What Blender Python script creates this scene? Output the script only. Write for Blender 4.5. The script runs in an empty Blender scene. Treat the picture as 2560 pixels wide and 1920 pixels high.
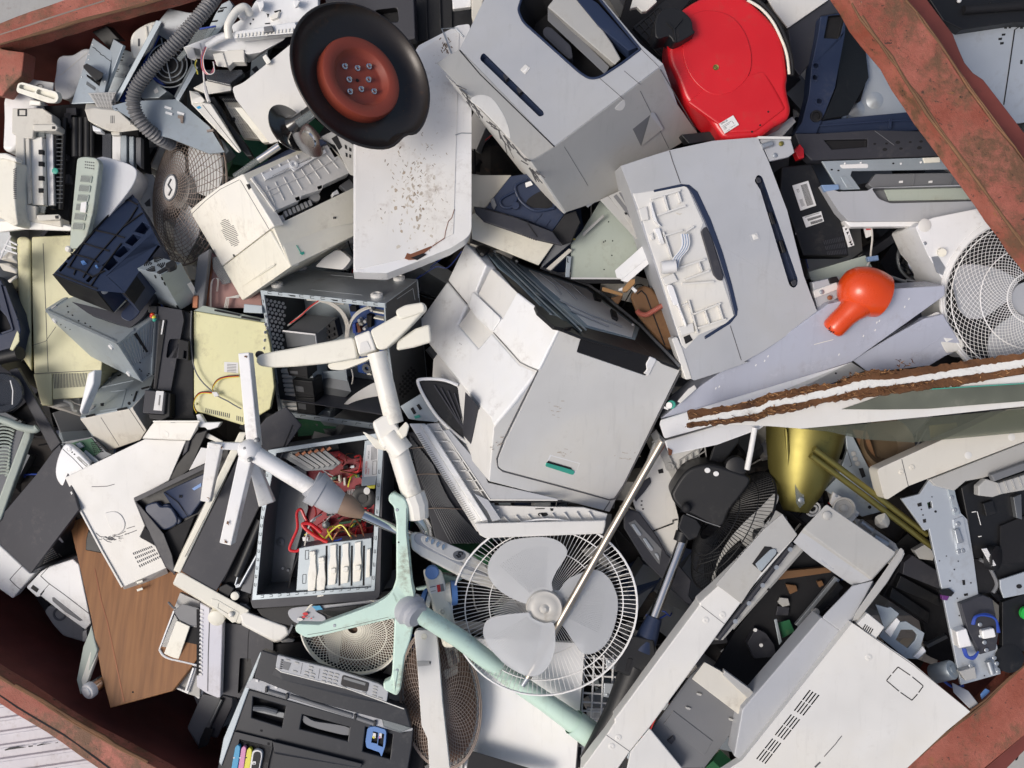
# Skip full of discarded machines, rebuilt as a 3D scene (photo pixels are unprojected to real depths).
import bpy,bmesh,math,random
import numpy as np
from mathutils import Vector as V,Matrix,geometry
R=random.Random(7)
sc=bpy.context.scene
rad=math.radians
W0,H0,DIST,PITCH=2560,1920,2.0,4.0
FPX=2217.0
cam=bpy.data.cameras.new('camera');camo=bpy.data.objects.new('camera',cam)
sc.collection.objects.link(camo)
cam.sensor_width=36.0;cam.lens=FPX/W0*36.0
cam.clip_start=0.05;cam.clip_end=200
camo.rotation_euler=(rad(PITCH),0,0)
camo.location=(0,-DIST*math.sin(rad(PITCH)),DIST*math.cos(rad(PITCH)))
sc.camera=camo
CM=Matrix.Translation(camo.location)@Matrix.Rotation(rad(PITCH),4,'X')
CMI=CM.inverted()
SUN_EL,SUN_AZ=52.0,245.0
w=bpy.data.worlds.new('World');sc.world=w;w.use_nodes=True
nt=w.node_tree;nt.nodes.clear()
sky=nt.nodes.new('ShaderNodeTexSky');sky.sky_type='NISHITA';sky.sun_disc=False
sky.sun_elevation=rad(SUN_EL);sky.sun_rotation=rad(SUN_AZ)
sky.air_density=1.0;sky.dust_density=5.0;sky.ozone_density=0.7
bg=nt.nodes.new('ShaderNodeBackground');bg.inputs[1].default_value=0.10
wo=nt.nodes.new('ShaderNodeOutputWorld')
nt.links.new(sky.outputs[0],bg.inputs[0]);nt.links.new(bg.outputs[0],wo.inputs[0])
sl=bpy.data.lights.new('sun','SUN');sl.energy=1.35;sl.angle=rad(24);sl.color=(1,.965,.91)
so=bpy.data.objects.new('sun',sl);sc.collection.objects.link(so)
_d=V((math.sin(rad(SUN_AZ))*math.cos(rad(SUN_EL)),math.cos(rad(SUN_AZ))*math.cos(rad(SUN_EL)),math.sin(rad(SUN_EL))))
so.rotation_euler=_d.to_track_quat('Z','Y').to_euler()
sc.view_settings.view_transform='Standard';sc.view_settings.look='None'
sc.view_settings.gamma=1;sc.view_settings.use_curve_mapping=False
sc.view_settings.exposure=0.27
sc.cycles.max_bounces=6;sc.cycles.transparent_max_bounces=16
def P(x,y,h=0.0):
 "photo pixel + height (mm) towards the camera above the pile's mean plane -> world point"
 d=DIST-h/1000.0
 return CM@V(((x-1280)/FPX*d,-(y-960)/FPX*d,-d))
def RAY(x,y):
 return(CM.to_3x3()@V(((x-1280)/FPX,-(y-960)/FPX,-1.0))).normalized()
def PZ(x,y,z):
 r=RAY(x,y);o=CM.translation
 return o+r*((z-o.z)/r.z)
VIEW=(CM.to_3x3()@V((0,0,1))).normalized()
RGT=V((1,0,0));UPV=CM.to_3x3()@V((0,1,0))
def _tile(ox,oy,k):
 def f(s,y=None):
  if y is not None:return(ox+s*k,oy+y*k)
  return[(ox+float(a)*k,oy+float(b)*k)for a,b in(t.split(',')for t in s.split())]
 return f
K=700/1659.0
A,B,C,D=_tile(0,0,K),_tile(600,0,K),_tile(1200,0,K),_tile(1860,0,K)
E,F,G_,H=_tile(0,600,K),_tile(600,600,K),_tile(1200,600,K),_tile(1860,600,K)
I,J,K_,L=_tile(0,1220,K),_tile(600,1220,K),_tile(1200,1220,K),_tile(1860,1220,K)
W=_tile(0,0,2560/2212.0)
S=_tile(0,0,1.0)
class Pl:
 def __init__(s,o,n):
  s.o=o;s.n=n.normalized()
  if s.n.dot(CM.translation-o)<0:s.n=-s.n
 def at(s,x,y,off=0.0):
  r=RAY(x,y);c=CM.translation;q=s.o+s.n*(off/1000.0)
  return c+r*((q-c).dot(s.n)/r.dot(s.n))
 def pts(s,poly,off=0.0):return[s.at(x,y,off)for x,y in poly]
 def off(s,mm):return Pl(s.o+s.n*(mm/1000.0),s.n)
def TP(c,h,sx=0.0,sy=0.0):
 "plane through pixel c at height h; rises sx to the right and sy upwards per unit"
 o=P(c[0],c[1],h)
 return Pl(o,(RGT+VIEW*sx).cross(UPV+VIEW*sy))
def P3(a,ha,b,hb,c,hc):
 p,q,r=P(*a,ha),P(*b,hb),P(*c,hc)
 return Pl(p,(q-p).cross(r-p))
class Box:
 "right-angled box from its nearest corner O and the three corners next to it, as seen in the photo"
 def __init__(s,o,a,b,c,h=0.0,hs=None,name=''):
  s.O=P(*o,h);px=(a,b,c)
  if hs is None:
   def pt(p,hh):
    d=DIST-hh;return np.array(((p[0]-1280)/FPX*d,-(p[1]-960)/FPX*d,-d))
   o3=pt(o,h/1000.0)
   def res(t):
    e=[pt(px[i],h/1000.0-t[i])-o3 for i in range(3)]
    e=[x/np.linalg.norm(x)for x in e]
    return np.array([e[0]@e[1],e[1]@e[2],e[2]@e[0]])
   best=None
   for t0 in((.2,.2,.2),(.05,.3,.2),(.3,.05,.2),(.2,.2,.05),(.1,.1,.4),(.4,.2,.1)):
    t=np.array(t0);lam=1e-3
    for _ in range(80):
     r=res(t);Jm=np.array([(res(t+np.eye(3)[i]*1e-5)-r)/1e-5 for i in range(3)]).T
     st=np.linalg.solve(Jm.T@Jm+lam*np.eye(3),-Jm.T@r)
     t2=np.clip(t+np.clip(st,-.1,.1),.0,.9)
     if(res(t2)**2).sum()<(r**2).sum():t,lam=t2,max(lam/3,1e-7)
     else:lam=min(lam*4,10)
    e=(res(t)**2).sum()
    if best is None or e<best[0]-1e-6:best=(e,t)
   hs=[h-x*1000 for x in best[1]]
   if DEBUG:print('BOX',name,'res %.4f'%best[0],'h',[round(x)for x in hs])
  s.hs=hs
  s.A,s.B,s.C=(P(*px[i],hs[i])for i in range(3))
  s.a,s.b,s.c=s.A-s.O,s.B-s.O,s.C-s.O
  if DEBUG:print('   len',name,[round(x.length*1000)for x in(s.a,s.b,s.c)])
  s.ab=Pl(s.O,s.a.cross(s.b));s.bc=Pl(s.O,s.b.cross(s.c));s.ca=Pl(s.O,s.c.cross(s.a))
 def at(s,u,v,t):return s.O+s.a*u+s.b*v+s.c*t
 def geo(s,u0=0,u1=1,v0=0,v1=1,t0=0,t1=1):
  return hexa([s.at(u,v,t)for t in(t0,t1)for u,v in((u0,v0),(u1,v0),(u1,v1),(u0,v1))])
import os
DEBUG=bool(os.environ.get('DBG'))
class Geo:
 def __init__(s,v=None,f=None,m=None,sm=None):s.v,s.f,s.m,s.sm=v or[],f or[],m or[],sm or[]
 def __add__(s,o):
  if not o:return s
  k=len(s.v)
  return Geo(s.v+o.v,s.f+[tuple(i+k for i in f)for f in o.f],s.m+o.m,s.sm+o.sm)
 def __radd__(s,o):return s
 def mat(s,i):s.m=[i]*len(s.f);return s
def mk(v,f,smooth=False):return Geo(list(v),[tuple(x)for x in f],[0]*len(f),[smooth]*len(f))
def hexa(p):return mk(p,[(0,1,2,3),(7,6,5,4),(0,4,5,1),(1,5,6,2),(2,6,7,3),(3,7,4,0)])
def hull(pts):
 bm=bmesh.new();vs=[bm.verts.new(p)for p in pts]
 r=bmesh.ops.convex_hull(bm,input=vs)
 bmesh.ops.delete(bm,geom=list({e for e in r['geom_interior']+r['geom_unused']if isinstance(e,bmesh.types.BMVert)}),context='VERTS')
 bmesh.ops.dissolve_limit(bm,angle_limit=rad(3),verts=bm.verts[:],edges=bm.edges[:])
 bm.verts.index_update()
 g=mk([v.co.copy()for v in bm.verts],[[v.index for v in f.verts]for f in bm.faces]);bm.free();return g
def prism(top,vec,wells=(),through=()):
 "solid under the polygon top, swept along vec; wells = (polygon, depth m, material) pockets, through = cut-outs"
 n=len(top);loops=[list(top)]+[list(q[0])for q in wells]+[list(q)for q in through]
 g=Geo();bot=[p+vec for p in top]
 if len(loops)==1:
  g+=mk(top+bot,[tuple(range(n)),tuple(range(2*n-1,n-1,-1))])
 else:
  fl=[p for l in loops for p in l]
  g+=mk(fl,geometry.tessellate_polygon(loops))
  bl=[loops[0]]+[list(q)for q in through]
  fb=[p+vec for l in bl for p in l]
  g+=mk(fb,geometry.tessellate_polygon([[p+vec for p in l]for l in bl]))
 g+=mk(top+bot,[(i,n+i,n+(i+1)%n,(i+1)%n)for i in range(n)])
 d=vec.normalized()
 for q in wells:
  l=list(q[0]);m=len(l);dn=[p+d*q[1]for p in l]
  g+=mk(l+dn,[(i,(i+1)%m,m+(i+1)%m,m+i)for i in range(m)]+[tuple(range(m,2*m))]).mat(q[2]if len(q)>2 else 1)
 for l in through:
  l=list(l);m=len(l);dn=[p+vec for p in l]
  g+=mk(l+dn,[(i,(i+1)%m,m+(i+1)%m,m+i)for i in range(m)])
 return g
def slab(pl,poly,d,wells=(),through=(),vec=None,off=0.0):
 "prism with its top face traced on plane pl; d = thickness in mm (or vec)"
 vec=vec if vec is not None else-pl.n*(d/1000.0)
 return prism(pl.pts(poly,off),vec,[(pl.pts(q[0],off),q[1]/1000.0)+tuple(q[2:])for q in wells],[pl.pts(q,off)for q in through])
def raised(pl,poly,h,sink=.6):return slab(pl,poly,h+sink,off=h)
def quad(a,b,w):
 "pixel quad of width w about segment a-b"
 dx,dy=b[0]-a[0],b[1]-a[1];l=math.hypot(dx,dy)or 1;nx,ny=-dy/l*w/2,dx/l*w/2
 return[(a[0]+nx,a[1]+ny),(b[0]+nx,b[1]+ny),(b[0]-nx,b[1]-ny),(a[0]-nx,a[1]-ny)]
def strip(pl,pts,w,h=.8,sink=.6):
 g=Geo()
 for a,b in zip(pts,pts[1:]):g+=raised(pl,quad(a,b,w),h,sink)
 return g
def bil(q,u,v):
 return tuple((q[0][i]*(1-u)+q[1][i]*u)*(1-v)+(q[3][i]*(1-u)+q[2][i]*u)*v for i in(0,1))
def cells(q,nu,nv,fu=.6,fv=.6):
 "pixel quads of a nu x nv grid inside quad q"
 out=[]
 for i in range(nu):
  for j in range(nv):
   u0,u1=(i+.5-fu/2)/nu,(i+.5+fu/2)/nu;v0,v1=(j+.5-fv/2)/nv,(j+.5+fv/2)/nv
   out.append([bil(q,u0,v0),bil(q,u1,v0),bil(q,u1,v1),bil(q,u0,v1)])
 return out
def slots(pl,q,nu,nv,fu=.6,fv=.6,h=.5):
 g=Geo()
 for c in cells(q,nu,nv,fu,fv):g+=raised(pl,c,h)
 return g
def ribs(pl,q,nu,nv,w=3,h=4,edge=True):
 g=Geo()
 for i in range(nu+1):
  if edge or 0<i<nu:g+=strip(pl,[bil(q,i/nu,0),bil(q,i/nu,1)],w,h)
 for j in range(nv+1):
  if edge or 0<j<nv:g+=strip(pl,[bil(q,0,j/nv),bil(q,1,j/nv)],w,h*.96)
 return g
def rnd(poly,r,n=4):
 out=[];m=len(poly);rr=r if isinstance(r,(list,tuple))else[r]*m
 for i in range(m):
  p,a,b=V(poly[i]),V(poly[i-1]),V(poly[(i+1)%m])
  da,db=(a-p),(b-p);t=min(rr[i],da.length*.48,db.length*.48)
  if t<.5:out.append(tuple(p));continue
  s,e=p+da.normalized()*t,p+db.normalized()*t
  for k in range(n+1):
   u=k/n;q=s*(1-u)**2+p*2*u*(1-u)+e*u*u;out.append(tuple(q))
 return out
def circ(c,rx,ry=None,n=24,rot=0.0):
 ry=ry or rx;cr,sr=math.cos(rad(rot)),math.sin(rad(rot));out=[]
 for i in range(n):
  x,y=rx*math.cos(2*math.pi*i/n),ry*math.sin(2*math.pi*i/n)
  out.append((c[0]+x*cr-y*sr,c[1]+x*sr+y*cr))
 return out
def cat(pts,n=6,closed=False):
 pts=[V(p)for p in pts];m=len(pts);out=[]
 rng=range(m)if closed else range(m-1)
 for i in rng:
  g=(lambda k:pts[k%m])if closed else(lambda k:pts[max(0,min(m-1,k))])
  p0,p1,p2,p3=g(i-1),g(i),g(i+1),g(i+2)
  for k in range(n):
   t=k/n
   out.append(.5*((2*p1)+(p2-p0)*t+(2*p0-5*p1+4*p2-p3)*t*t+(3*p1-p0-3*p2+p3)*t**3))
 if not closed:out.append(pts[-1])
 return out
def cat2(poly,n=5,closed=True):return[tuple(p)for p in cat(poly,n,closed)]
def tube(pts,r,n=8,closed=False,cap=True,sm=True):
 "round tube along world points; r in mm, a number or one per point"
 pts=[V(p)for p in pts];m=len(pts);v=[];f=[]
 rs=[x/1000 for x in r]if isinstance(r,(list,tuple))else[r/1000.0]*m
 t0=(pts[1]-pts[0]).normalized();nrm=t0.orthogonal().normalized()
 for i in range(m):
  t=((pts[(i+1)%m]-pts[i-1])if closed else(pts[min(i+1,m-1)]-pts[max(i-1,0)]))
  t=t.normalized()if t.length>1e-9 else t0
  nrm=(nrm-t*nrm.dot(t));nrm=nrm.normalized()if nrm.length>1e-6 else t.orthogonal().normalized()
  b=t.cross(nrm)
  for k in range(n):
   a=2*math.pi*k/n;v.append(pts[i]+(nrm*math.cos(a)+b*math.sin(a))*rs[i])
 for i in range(m if closed else m-1):
  for k in range(n):
   j=(i+1)%m;f.append((i*n+k,i*n+(k+1)%n,j*n+(k+1)%n,j*n+k))
 g=mk(v,f,sm)
 if cap and not closed:g+=mk(v[:n]+v[-n:],[tuple(range(n-1,-1,-1)),tuple(range(n,2*n))])
 return g
def wire(spec,r,n=5,sub=6):return tube(cat([P(*s)for s in spec],sub),r,n)
def lathe(c,axis,prof,n=32,u=None,sm=True,cap=True):
 "profile [(radius mm, height mm)] about axis through c"
 axis=axis.normalized();u=(u or axis.orthogonal());u=(u-axis*u.dot(axis)).normalized();b=axis.cross(u)
 v,f=[],[]
 for r,z in prof:
  for k in range(n):
   a=2*math.pi*k/n;v.append(c+axis*(z/1000)+(u*math.cos(a)+b*math.sin(a))*(r/1000))
 for i in range(len(prof)-1):
  for k in range(n):f.append((i*n+k,i*n+(k+1)%n,(i+1)*n+(k+1)%n,(i+1)*n+k))
 g=mk(v,f,sm)
 if cap:
  if prof[0][0]>.01:g+=mk(v[:n],[tuple(range(n-1,-1,-1))])
  if prof[-1][0]>.01:g+=mk(v[-n:],[tuple(range(n))])
 return g
def screw(pl,p,r=4.0):
 c=pl.at(*p);return lathe(c,pl.n,[(r,-1),(r,.6),(r*.75,1.3),(r*.35,1.3),(r*.3,.5),(.01,.5)],12)
def knobdisc(pl,p,r,h=2.0,n=20):return lathe(pl.at(*p),pl.n,[(r,-.6),(r,h*.8),(r*.9,h),(.01,h)],n)
def rod(a,b,r,n=12):return tube([a,b],r,n)
def ball(c,r,n=12):
 return lathe(c,VIEW,[(r*math.cos(t),r*math.sin(t))for t in[(-math.pi/2+math.pi*i/8)for i in range(9)]],n,cap=False)
def text(pl,s,o,e,size,off=.5,ex=.3):
 "letters on plane pl: baseline from pixel o towards pixel e, letter height size (px)"
 cu=bpy.data.curves.new('lettering','FONT');cu.body=s;cu.size=1.0;cu.resolution_u=3
 ob=bpy.data.objects.new('lettering',cu);me=bpy.data.meshes.new_from_object(ob)
 dx,dy=e[0]-o[0],e[1]-o[1];l=math.hypot(dx,dy);dx,dy=dx/l,dy/l;k=size/.7
 vv=[pl.at(o[0]+(dx*v.co.x+dy*v.co.y)*k,o[1]+(dy*v.co.x-dx*v.co.y)*k,off)for v in me.vertices]
 g=mk(vv,[tuple(p.vertices)for p in me.polygons])
 bpy.data.objects.remove(ob);bpy.data.curves.remove(cu);bpy.data.meshes.remove(me)
 return g
def _n(nt,t,**k):
 n=nt.nodes.new(t)
 for a,b in k.items():setattr(n,a,b)
 return n
_mats={}
def mat(name,col,rough=.45,metal=0.0,dirt=.25,dcol=(.16,.11,.07),spot=.0,scotch=.0,bump=.04,bs=350.,var=.10,coat=0.0,spec=.5,thr=.60):
 if max(col)<.1 and not metal:spec=.38
 if .25<min(col)and dirt>.05:dirt*=1.7;scotch=max(scotch,.14);thr-=.025
 if name in _mats:return _mats[name]
 m=bpy.data.materials.new(name);m.use_nodes=True;t=m.node_tree;L_=t.links.new
 bs_=t.nodes['Principled BSDF'];co=_n(t,'ShaderNodeTexCoord').outputs['Object']
 def noise(sc_,det=4.,ro=.6,src=None):
  n=_n(t,'ShaderNodeTexNoise');n.inputs['Scale'].default_value=sc_;n.inputs['Detail'].default_value=det
  n.inputs['Roughness'].default_value=ro;L_(src or co,n.inputs['Vector']);return n.outputs['Fac']
 def ramp(src,a,b):
  r=_n(t,'ShaderNodeMapRange');r.inputs['From Min'].default_value=a;r.inputs['From Max'].default_value=b;L_(src,r.inputs['Value']);return r.outputs[0]
 def mix(f,a,b):
  x=_n(t,'ShaderNodeMix',data_type='RGBA');L_(f,x.inputs[0])
  for i,s in((6,a),(7,b)):
   if isinstance(s,tuple):x.inputs[i].default_value=s+(1,)
   else:L_(s,x.inputs[i])
  return x.outputs[2]
 def mul(a,k):
  x=_n(t,'ShaderNodeMath',operation='MULTIPLY');L_(a,x.inputs[0])
  if isinstance(k,float):x.inputs[1].default_value=k
  else:L_(k,x.inputs[1])
  return x.outputs[0]
 lo=tuple(c*(1-var)for c in col);hi=tuple(min(1,c*(1+var*.6))for c in col)
 c=mix(ramp(noise(5.,3.),.3,.7),lo,hi)
 if min(col)>.25 and not metal:
  c=mix(mul(ramp(noise(3.2,5.,.6),.45,.68),.36),c,(col[0]*.96,col[1]*.90,col[2]*.76))
  ms=_n(t,'ShaderNodeMapping');ms.inputs['Scale'].default_value=(30.,4.,4.);L_(co,ms.inputs[0])
  c=mix(mul(ramp(noise(2.2,6.,.7,ms.outputs[0]),.56,.78),.30),c,tuple(x*.62 for x in col))
 big=ramp(noise(9.,6.,.65),.48,.75)
 if dirt>0:
  fine=ramp(noise(45.,8.,.7),thr-.08,thr+.14)
  c=mix(mul(mul(fine,big),float(dirt*2.2)),c,dcol)
 if spot>0:
  sp=ramp(noise(160.,3.,.6),.66,.74);c=mix(mul(mul(sp,ramp(noise(7.),.42,.62)),float(spot)),c,dcol)
 if scotch>0:
  mp=_n(t,'ShaderNodeMapping');mp.inputs['Rotation'].default_value=(.3,.5,.7);mp.inputs['Scale'].default_value=(1.,14.,14.);L_(co,mp.inputs[0])
  st=ramp(noise(26.,3.,.6,mp.outputs[0]),.70,.76);c=mix(mul(st,float(scotch)),c,tuple(min(1,x*1.5+.08)for x in col))
 L_(c,bs_.inputs['Base Color'])
 r=_n(t,'ShaderNodeMapRange');r.inputs['To Min'].default_value=max(.03,rough-.10);r.inputs['To Max'].default_value=min(1,rough+.16);L_(noise(14.,6.,.7),r.inputs['Value'])
 L_(r.outputs[0],bs_.inputs['Roughness'])
 bs_.inputs['Metallic'].default_value=metal;bs_.inputs['Coat Weight'].default_value=coat;bs_.inputs['Coat Roughness'].default_value=.12
 bs_.inputs['Specular IOR Level'].default_value=spec
 if bump>0:
  b=_n(t,'ShaderNodeBump');b.inputs['Strength'].default_value=bump*2.5;b.inputs['Distance'].default_value=.001
  L_(noise(bs,3.),b.inputs['Height'])
  b2=_n(t,'ShaderNodeBump');b2.inputs['Strength'].default_value=.10;b2.inputs['Distance'].default_value=.004
  L_(noise(6.,2.),b2.inputs['Height']);L_(b.outputs[0],b2.inputs['Normal']);L_(b2.outputs[0],bs_.inputs['Normal'])
 _mats[name]=m;return m
class M:pass
M.white=mat('white_plastic',(.77,.78,.79),.38,dirt=.20)
M.whitesheet=mat('white_enamel',(.82,.82,.82),.28,dirt=.18,coat=.3)
M.mfp=mat('pale_grey_plastic',(.66,.655,.635),.42,dirt=.10,thr=.66)
M.grey=mat('silver_grey_plastic',(.40,.415,.445),.45,dirt=.10,thr=.66)
M.greyw=mat('warm_grey_plastic',(.40,.40,.39),.5,dirt=.12)
M.midgrey=mat('mid_grey_plastic',(.15,.155,.165),.5,dirt=.12)
M.slate=mat('slate_grey_plastic',(.038,.039,.048),.46,dirt=.15,dcol=(.25,.23,.2),scotch=.35)
M.navy=mat('dark_blue_plastic',(.019,.030,.066),.36,dirt=.2,dcol=(.12,.12,.12),scotch=.3)
M.black=mat('black_plastic',(.010,.0105,.012),.42,dirt=.25,dcol=(.11,.10,.09),scotch=.35)
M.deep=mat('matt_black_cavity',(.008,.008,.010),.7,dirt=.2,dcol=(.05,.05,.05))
M.cream=mat('cream_plastic',(.74,.72,.63),.42,dirt=.16)
M.yellow=mat('yellowed_plastic',(.62,.60,.38),.42,dirt=.16)
M.yellow2=mat('yellowed_steel_panel',(.66,.64,.36),.4,dirt=.2,scotch=.15)
M.beige=mat('beige_plastic',(.62,.595,.53),.45,dirt=.2)
M.warmwhite=mat('offwhite_plastic',(.78,.765,.71),.40,dirt=.16)
M.steel=mat('galvanised_steel',(.42,.45,.48),.38,metal=.65,dirt=.2,scotch=.15,var=.2)
M.bluesteel=mat('bluish_zinc_steel',(.36,.41,.445),.42,metal=.35,dirt=.2,scotch=.2,var=.15)
M.darksteel=mat('dark_steel',(.16,.17,.18),.4,metal=.6,dirt=.25,var=.2)
M.chrome=mat('chrome',(.75,.74,.72),.13,metal=1.,dirt=.2,bump=.0)
M.bronze=mat('brushed_brown_steel',(.42,.37,.31),.30,metal=.9,dirt=.3,scotch=.2)
M.brass=mat('brass',(.27,.235,.07),.42,metal=.8,dirt=.5,dcol=(.10,.08,.03),spot=.9,scotch=.2)
M.rust=mat('rusty_wire',(.30,.245,.21),.6,metal=.4,dirt=.7,dcol=(.15,.07,.035),var=.3)
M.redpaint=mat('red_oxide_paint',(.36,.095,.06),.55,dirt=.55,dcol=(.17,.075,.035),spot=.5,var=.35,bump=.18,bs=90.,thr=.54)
M.redin=mat('dark_shaded_red_paint',(.17,.040,.030),.6,dirt=.5,dcol=(.06,.03,.02),var=.4,bump=.15,bs=60.)  # darkened red puts the skip's inside shade into the paint; maroon board shares it
M.red=mat('glossy_red_plastic',(.56,.010,.016),.32,dirt=.22,coat=.15,scotch=.35)
M.orange=mat('orange_plastic',(.66,.060,.006),.26,dirt=.25,coat=.25,scotch=.3)
M.teal=mat('teal_plastic',(.05,.36,.27),.4,dirt=.05)
M.mint=mat('mint_green_plastic',(.56,.74,.65),.36,dirt=.4,spot=.35,thr=.58)
M.blue=mat('blue_plastic',(.10,.22,.50),.4,dirt=.1)
M.lilac=mat('blue_grey_plastic',(.20,.30,.48),.4,dirt=.1)
M.vinyl=mat('vivid_blue_plastic',(.02,.06,.35),.4)
M.pcb=mat('green_circuit_board',(.02,.12,.05),.45,dirt=.4,dcol=(.2,.18,.1),spot=.5)
M.redpcb=mat('red_circuit_board',(.36,.015,.03),.4,spot=.7,dcol=(.5,.4,.4),dirt=.3)
M.bluepcb=mat('blue_circuit_board',(.02,.06,.22),.4,spot=.6,dcol=(.4,.4,.4))
M.paper=mat('paper_label',(.72,.72,.72),.6,dirt=.12,bump=0)
M.ink=mat('black_print',(.02,.02,.022),.6,dirt=0,bump=0)
M.redink=mat('red_print',(.55,.03,.03),.6,dirt=0,bump=0)
M.pen=mat('dark_gap',(.012,.012,.014),.8,dirt=0,bump=0)
M.line=mat('seam_grey',(.10,.10,.105),.8,dirt=0,bump=0)
M.copper=mat('copper_brown',(.32,.13,.07),.4,metal=.5,dirt=.3)
M.cable=mat('white_cable',(.6,.58,.54),.5,dirt=.3)
M.rubber=mat('grey_hose',(.16,.16,.165),.42,dirt=.2)
M.gr_green=mat('grey_green_plastic',(.40,.45,.40),.45,dirt=.2)
M.tape=mat('brown_tape',(.25,.17,.12),.5,dirt=.5)
M.cy,M.mg,M.yl=mat('cyan_plastic',(.05,.32,.55),.35,dirt=.05),mat('pink_plastic',(.62,.25,.45),.35,dirt=.05),mat('bright_yellow_plastic',(.70,.65,.06),.35,dirt=.05)
M.fibre=mat('torn_brown_fibre',(.17,.075,.03),.95,dirt=1.0,dcol=(.05,.02,.01),spot=.9,bump=1.,bs=110.,var=.6,thr=.5)
M.fibre2=mat('pale_brown_fibre',(.36,.19,.08),.95,dirt=.6,dcol=(.10,.04,.02),var=.5)
M.soot=mat('blue_black_plastic',(.020,.023,.030),.36,dirt=.2,dcol=(.12,.12,.12),scotch=.25)
M.foam=mat('white_foam',(.80,.80,.77),.9,dirt=.3,bump=.5,bs=120.)
def rustpaint():
 m=bpy.data.materials.new('weathered_red_paint');m.use_nodes=True;t=m.node_tree;L_=t.links.new;b=t.nodes['Principled BSDF'];co=_n(t,'ShaderNodeTexCoord').outputs['Object']
 def noise(s,d,r,src=co):
  n=_n(t,'ShaderNodeTexNoise');n.inputs['Scale'].default_value=s;n.inputs['Detail'].default_value=d;n.inputs['Roughness'].default_value=r;L_(src,n.inputs['Vector']);return n.outputs['Fac']
 def mr(f,a,c):
  r=_n(t,'ShaderNodeMapRange');r.inputs['From Min'].default_value=a;r.inputs['From Max'].default_value=c;L_(f,r.inputs['Value']);return r.outputs[0]
 def mix(f,a,c):
  x=_n(t,'ShaderNodeMix',data_type='RGBA');L_(f,x.inputs[0])
  for i,s in((6,a),(7,c)):
   if isinstance(s,tuple):x.inputs[i].default_value=s+(1,)
   else:L_(s,x.inputs[i])
  return x.outputs[2]
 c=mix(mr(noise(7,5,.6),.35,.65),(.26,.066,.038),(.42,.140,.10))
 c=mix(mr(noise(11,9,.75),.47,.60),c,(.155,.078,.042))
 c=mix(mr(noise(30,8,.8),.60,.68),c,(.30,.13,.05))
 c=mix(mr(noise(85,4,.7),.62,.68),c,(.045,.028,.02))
 c=mix(mr(noise(48,5,.7),.70,.75),c,(.46,.38,.30))
 mp=_n(t,'ShaderNodeMapping');mp.inputs['Rotation'].default_value=(0,0,.9);mp.inputs['Scale'].default_value=(2,22,22);L_(co,mp.inputs[0])
 c=mix(mr(noise(12,4,.7,mp.outputs[0]),.66,.72),c,(.10,.05,.03))
 L_(c,b.inputs['Base Color']);b.inputs['Roughness'].default_value=.62
 bp=_n(t,'ShaderNodeBump');bp.inputs['Strength'].default_value=.9;bp.inputs['Distance'].default_value=.004;L_(noise(38,8,.75),bp.inputs['Height']);L_(bp.outputs[0],b.inputs['Normal'])
 return m
M.rim=rustpaint()
def wood():
 m=mat('brown_wood',(.22,.105,.045),.5,dirt=.35,dcol=(.10,.04,.015),var=.1);t=m.node_tree;b=t.nodes['Principled BSDF']
 co=_n(t,'ShaderNodeTexCoord');mp=_n(t,'ShaderNodeMapping');mp.inputs['Rotation'].default_value=(0,0,rad(-14));mp.inputs['Scale'].default_value=(34,2.2,2.2)
 t.links.new(co.outputs['Object'],mp.inputs[0]);nz=_n(t,'ShaderNodeTexNoise');nz.inputs['Scale'].default_value=3;nz.inputs['Detail'].default_value=8;nz.inputs['Distortion'].default_value=.15
 t.links.new(mp.outputs[0],nz.inputs['Vector']);cr=_n(t,'ShaderNodeValToRGB');t.links.new(nz.outputs['Fac'],cr.inputs[0])
 cr.color_ramp.elements[0].position=.3;cr.color_ramp.elements[0].color=(.20,.085,.030,1);cr.color_ramp.elements[1].position=.7;cr.color_ramp.elements[1].color=(.32,.145,.052,1)
 t.links.new(cr.outputs[0],b.inputs['Base Color']);return m
M.wood=wood()
def seethru(name,col,clear,rough=.2,transl=.5):
 m=bpy.data.materials.new(name);m.use_nodes=True;t=m.node_tree;t.nodes.remove(t.nodes['Principled BSDF']);L_=t.links.new
 o=t.nodes['Material Output'];tr=_n(t,'ShaderNodeBsdfTransparent');tr.inputs[0].default_value=tuple(min(1,c*.5+.5)for c in col)+(1,)
 df=_n(t,'ShaderNodeBsdfDiffuse');df.inputs[0].default_value=col+(1,);tl=_n(t,'ShaderNodeBsdfTranslucent');tl.inputs[0].default_value=col+(1,)
 m1=_n(t,'ShaderNodeMixShader');m1.inputs[0].default_value=transl;L_(df.outputs[0],m1.inputs[1]);L_(tl.outputs[0],m1.inputs[2])
 m2=_n(t,'ShaderNodeMixShader');m2.inputs[0].default_value=clear;L_(m1.outputs[0],m2.inputs[1]);L_(tr.outputs[0],m2.inputs[2])
 gl=_n(t,'ShaderNodeBsdfGlossy');gl.inputs['Roughness'].default_value=rough;fr=_n(t,'ShaderNodeFresnel');fr.inputs[0].default_value=1.45
 m3=_n(t,'ShaderNodeMixShader');L_(fr.outputs[0],m3.inputs[0]);L_(m2.outputs[0],m3.inputs[1]);L_(gl.outputs[0],m3.inputs[2]);L_(m3.outputs[0],o.inputs[0]);return m
M.blade=seethru('frosted_plastic',(.86,.88,.90),.45,.3,.35)
M.glass=seethru('window_glass',(.30,.32,.24),.78,.03,.2)
M.smoke=seethru('smoky_plastic',(.12,.13,.15),.5,.15,.2)
M.clear=seethru('clear_plastic',(.5,.55,.55),.7,.1,.3)
THINGS=[]
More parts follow.
